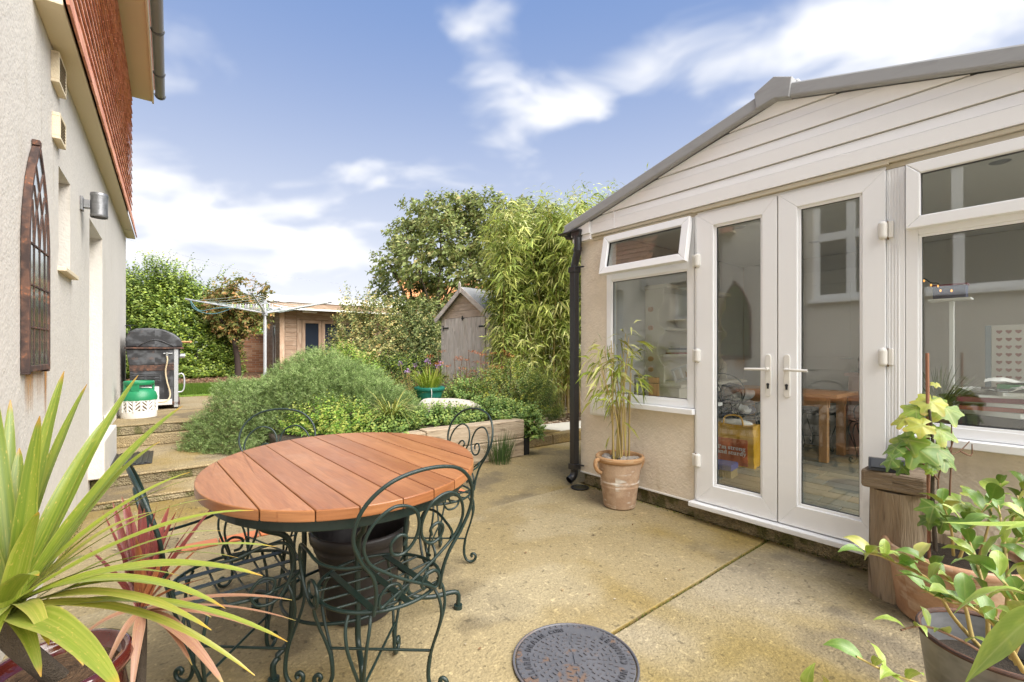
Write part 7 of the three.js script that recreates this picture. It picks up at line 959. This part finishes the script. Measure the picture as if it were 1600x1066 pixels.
  { const R = rng(941), t = thing('papers_and_magazines', 'untidy pile of papers and magazines inside the right window', 'papers', C(2.62, 0.773, -0.29), ROT_C), cs = [[0.05, 0.05, 0.055], [0.06, 0.06, 0.065], [0.62, 0.61, 0.58], [0.30, 0.07, 0.05], [0.66, 0.65, 0.62], [0.20, 0.03, 0.05], [0.68, 0.67, 0.64], [0.60, 0.59, 0.56], [0.12, 0.12, 0.12], [0.06, 0.30, 0.12]]; let y = 0; cs.forEach((c, k) => { const h = k < 2 ? 0.05 : 0.012 + 0.014 * R(), w = k < 2 ? 0.2 : 0.09 + 0.07 * R(), g = bx(-w, w, y, y + h - 0.001, -0.09, 0.09, 0.001); g.rotateY((R() - 0.5) * (k < 2 ? 0.1 : 0.9)); g.translate((R() - 0.5) * (k < 2 ? 0.04 : 0.16), 0, 0); part(k < 2 ? 'tray' : 'magazine', g, mat({ c, r: k < 2 ? 0.25 : 0.5 }), t); y += h; });
    const sh = new THREE.PlaneGeometry(0.3, 0.2, 12, 8); sh.rotateX(-Math.PI / 2); mold(sh, v => { v.y = y + 0.012 + 0.035 * Math.pow(clamp(v.x / 0.15), 2) + 0.008 * Math.sin(v.x * 40); }); const wm = mat({ c: [0.70, 0.69, 0.67], r: 0.35, ds: true }); for (const [x, ry, dy] of [[0.06, 0, 0], [0.12, 0.7, -0.03], [-0.06, -0.4, -0.05], [0.2, 0.3, -0.07]]) { const c = plain(sh.clone()); mold(c, v => { v.y += 0.03 * (fbm(v.x * 22 + 9 + x * 40, v.z * 22 + 9, 3, 256, 947) - 0.5); }); const q = part('crumpled_sheet', c, wm, t); q.position.set(x, dy, 0); q.rotation.y = ry; } }
  { const t = thing('patterned_panel', 'pale panel with rows of small red brown marks inside the right window', 'panel', C(2.74, 0.97, -0.62), ROT_C), mk = [], ps = new THREE.Shape(); ps.moveTo(0, -0.012); ps.bezierCurveTo(0.02, 0.002, 0.012, 0.014, 0, 0.006); ps.bezierCurveTo(-0.012, 0.014, -0.02, 0.002, 0, -0.012); for (let i = 0; i < 12; i++) for (let j = 0; j < 8; j++) mk.push(plate(ps, 0.002).translate(-0.19 + i * 0.036, 0.04 + j * 0.042, 0.0075)); part('board', bx(-0.22, 0.24, 0, 0.37, -0.007, 0.007, 0.002), mat({ c: [0.50, 0.47, 0.42], r: 0.6 }), t); part('marks', mk, mat({ c: [0.20, 0.07, 0.055], r: 0.6 }), t, { kind: 'stuff' }); part('edge', bx(-0.245, -0.221, 0, 0.37, -0.007, 0.007, 0.002), mat({ c: [0.20, 0.24, 0.27], r: 0.6 }), t); }
  { const t = thing('fairy_lights', 'short string of small warm lights hanging inside the right window', 'fairy lights', C(2.30, 1.585, -0.4), ROT_C), pts = [[-0.06, 0.03, 0], [-0.03, 0.028, 0], [0.0, 0.0, 0], [0.03, -0.008, 0], [0.04, -0.035, 0], [0.085, -0.04, 0]], em = new THREE.MeshStandardMaterial({ color: lin(0.6, 0.35, 0.1), emissive: lin(1.0, 0.38, 0.08), emissiveIntensity: 0.9 }); part('wire', tube(pts, 0.0025, 30, 5), M.dark, t); for (const p of pts) part('light_bulb', (() => { const g = new THREE.SphereGeometry(0.0055, 10, 8); g.scale(0.8, 1.3, 0.8); g.translate(p[0], p[1] - 0.014, p[2]); return plain(g); })(), em, t); }
  T('blue_box', 'small dark blue box on a bracket beside the fairy lights', 'box', 2.36, 1.50, -0.55, [['box', bx(-0.07, 0.07, 0, 0.07, -0.04, 0.04, 0.003), mat({ c: [0.035, 0.045, 0.11], r: 0.5 })], ['lid', bx(-0.075, 0.075, 0.0705, 0.082, -0.045, 0.045, 0.002), mat({ c: [0.22, 0.05, 0.05], r: 0.5 })], ['bracket', [bx(-0.09, 0.09, -0.012, -0.001, -0.05, 0.05, 0.001), bx(-0.01, 0.01, -0.72, -0.012, -0.06, -0.04, 0.001)]]], M.white);
}
renderer.render(scene, camera);
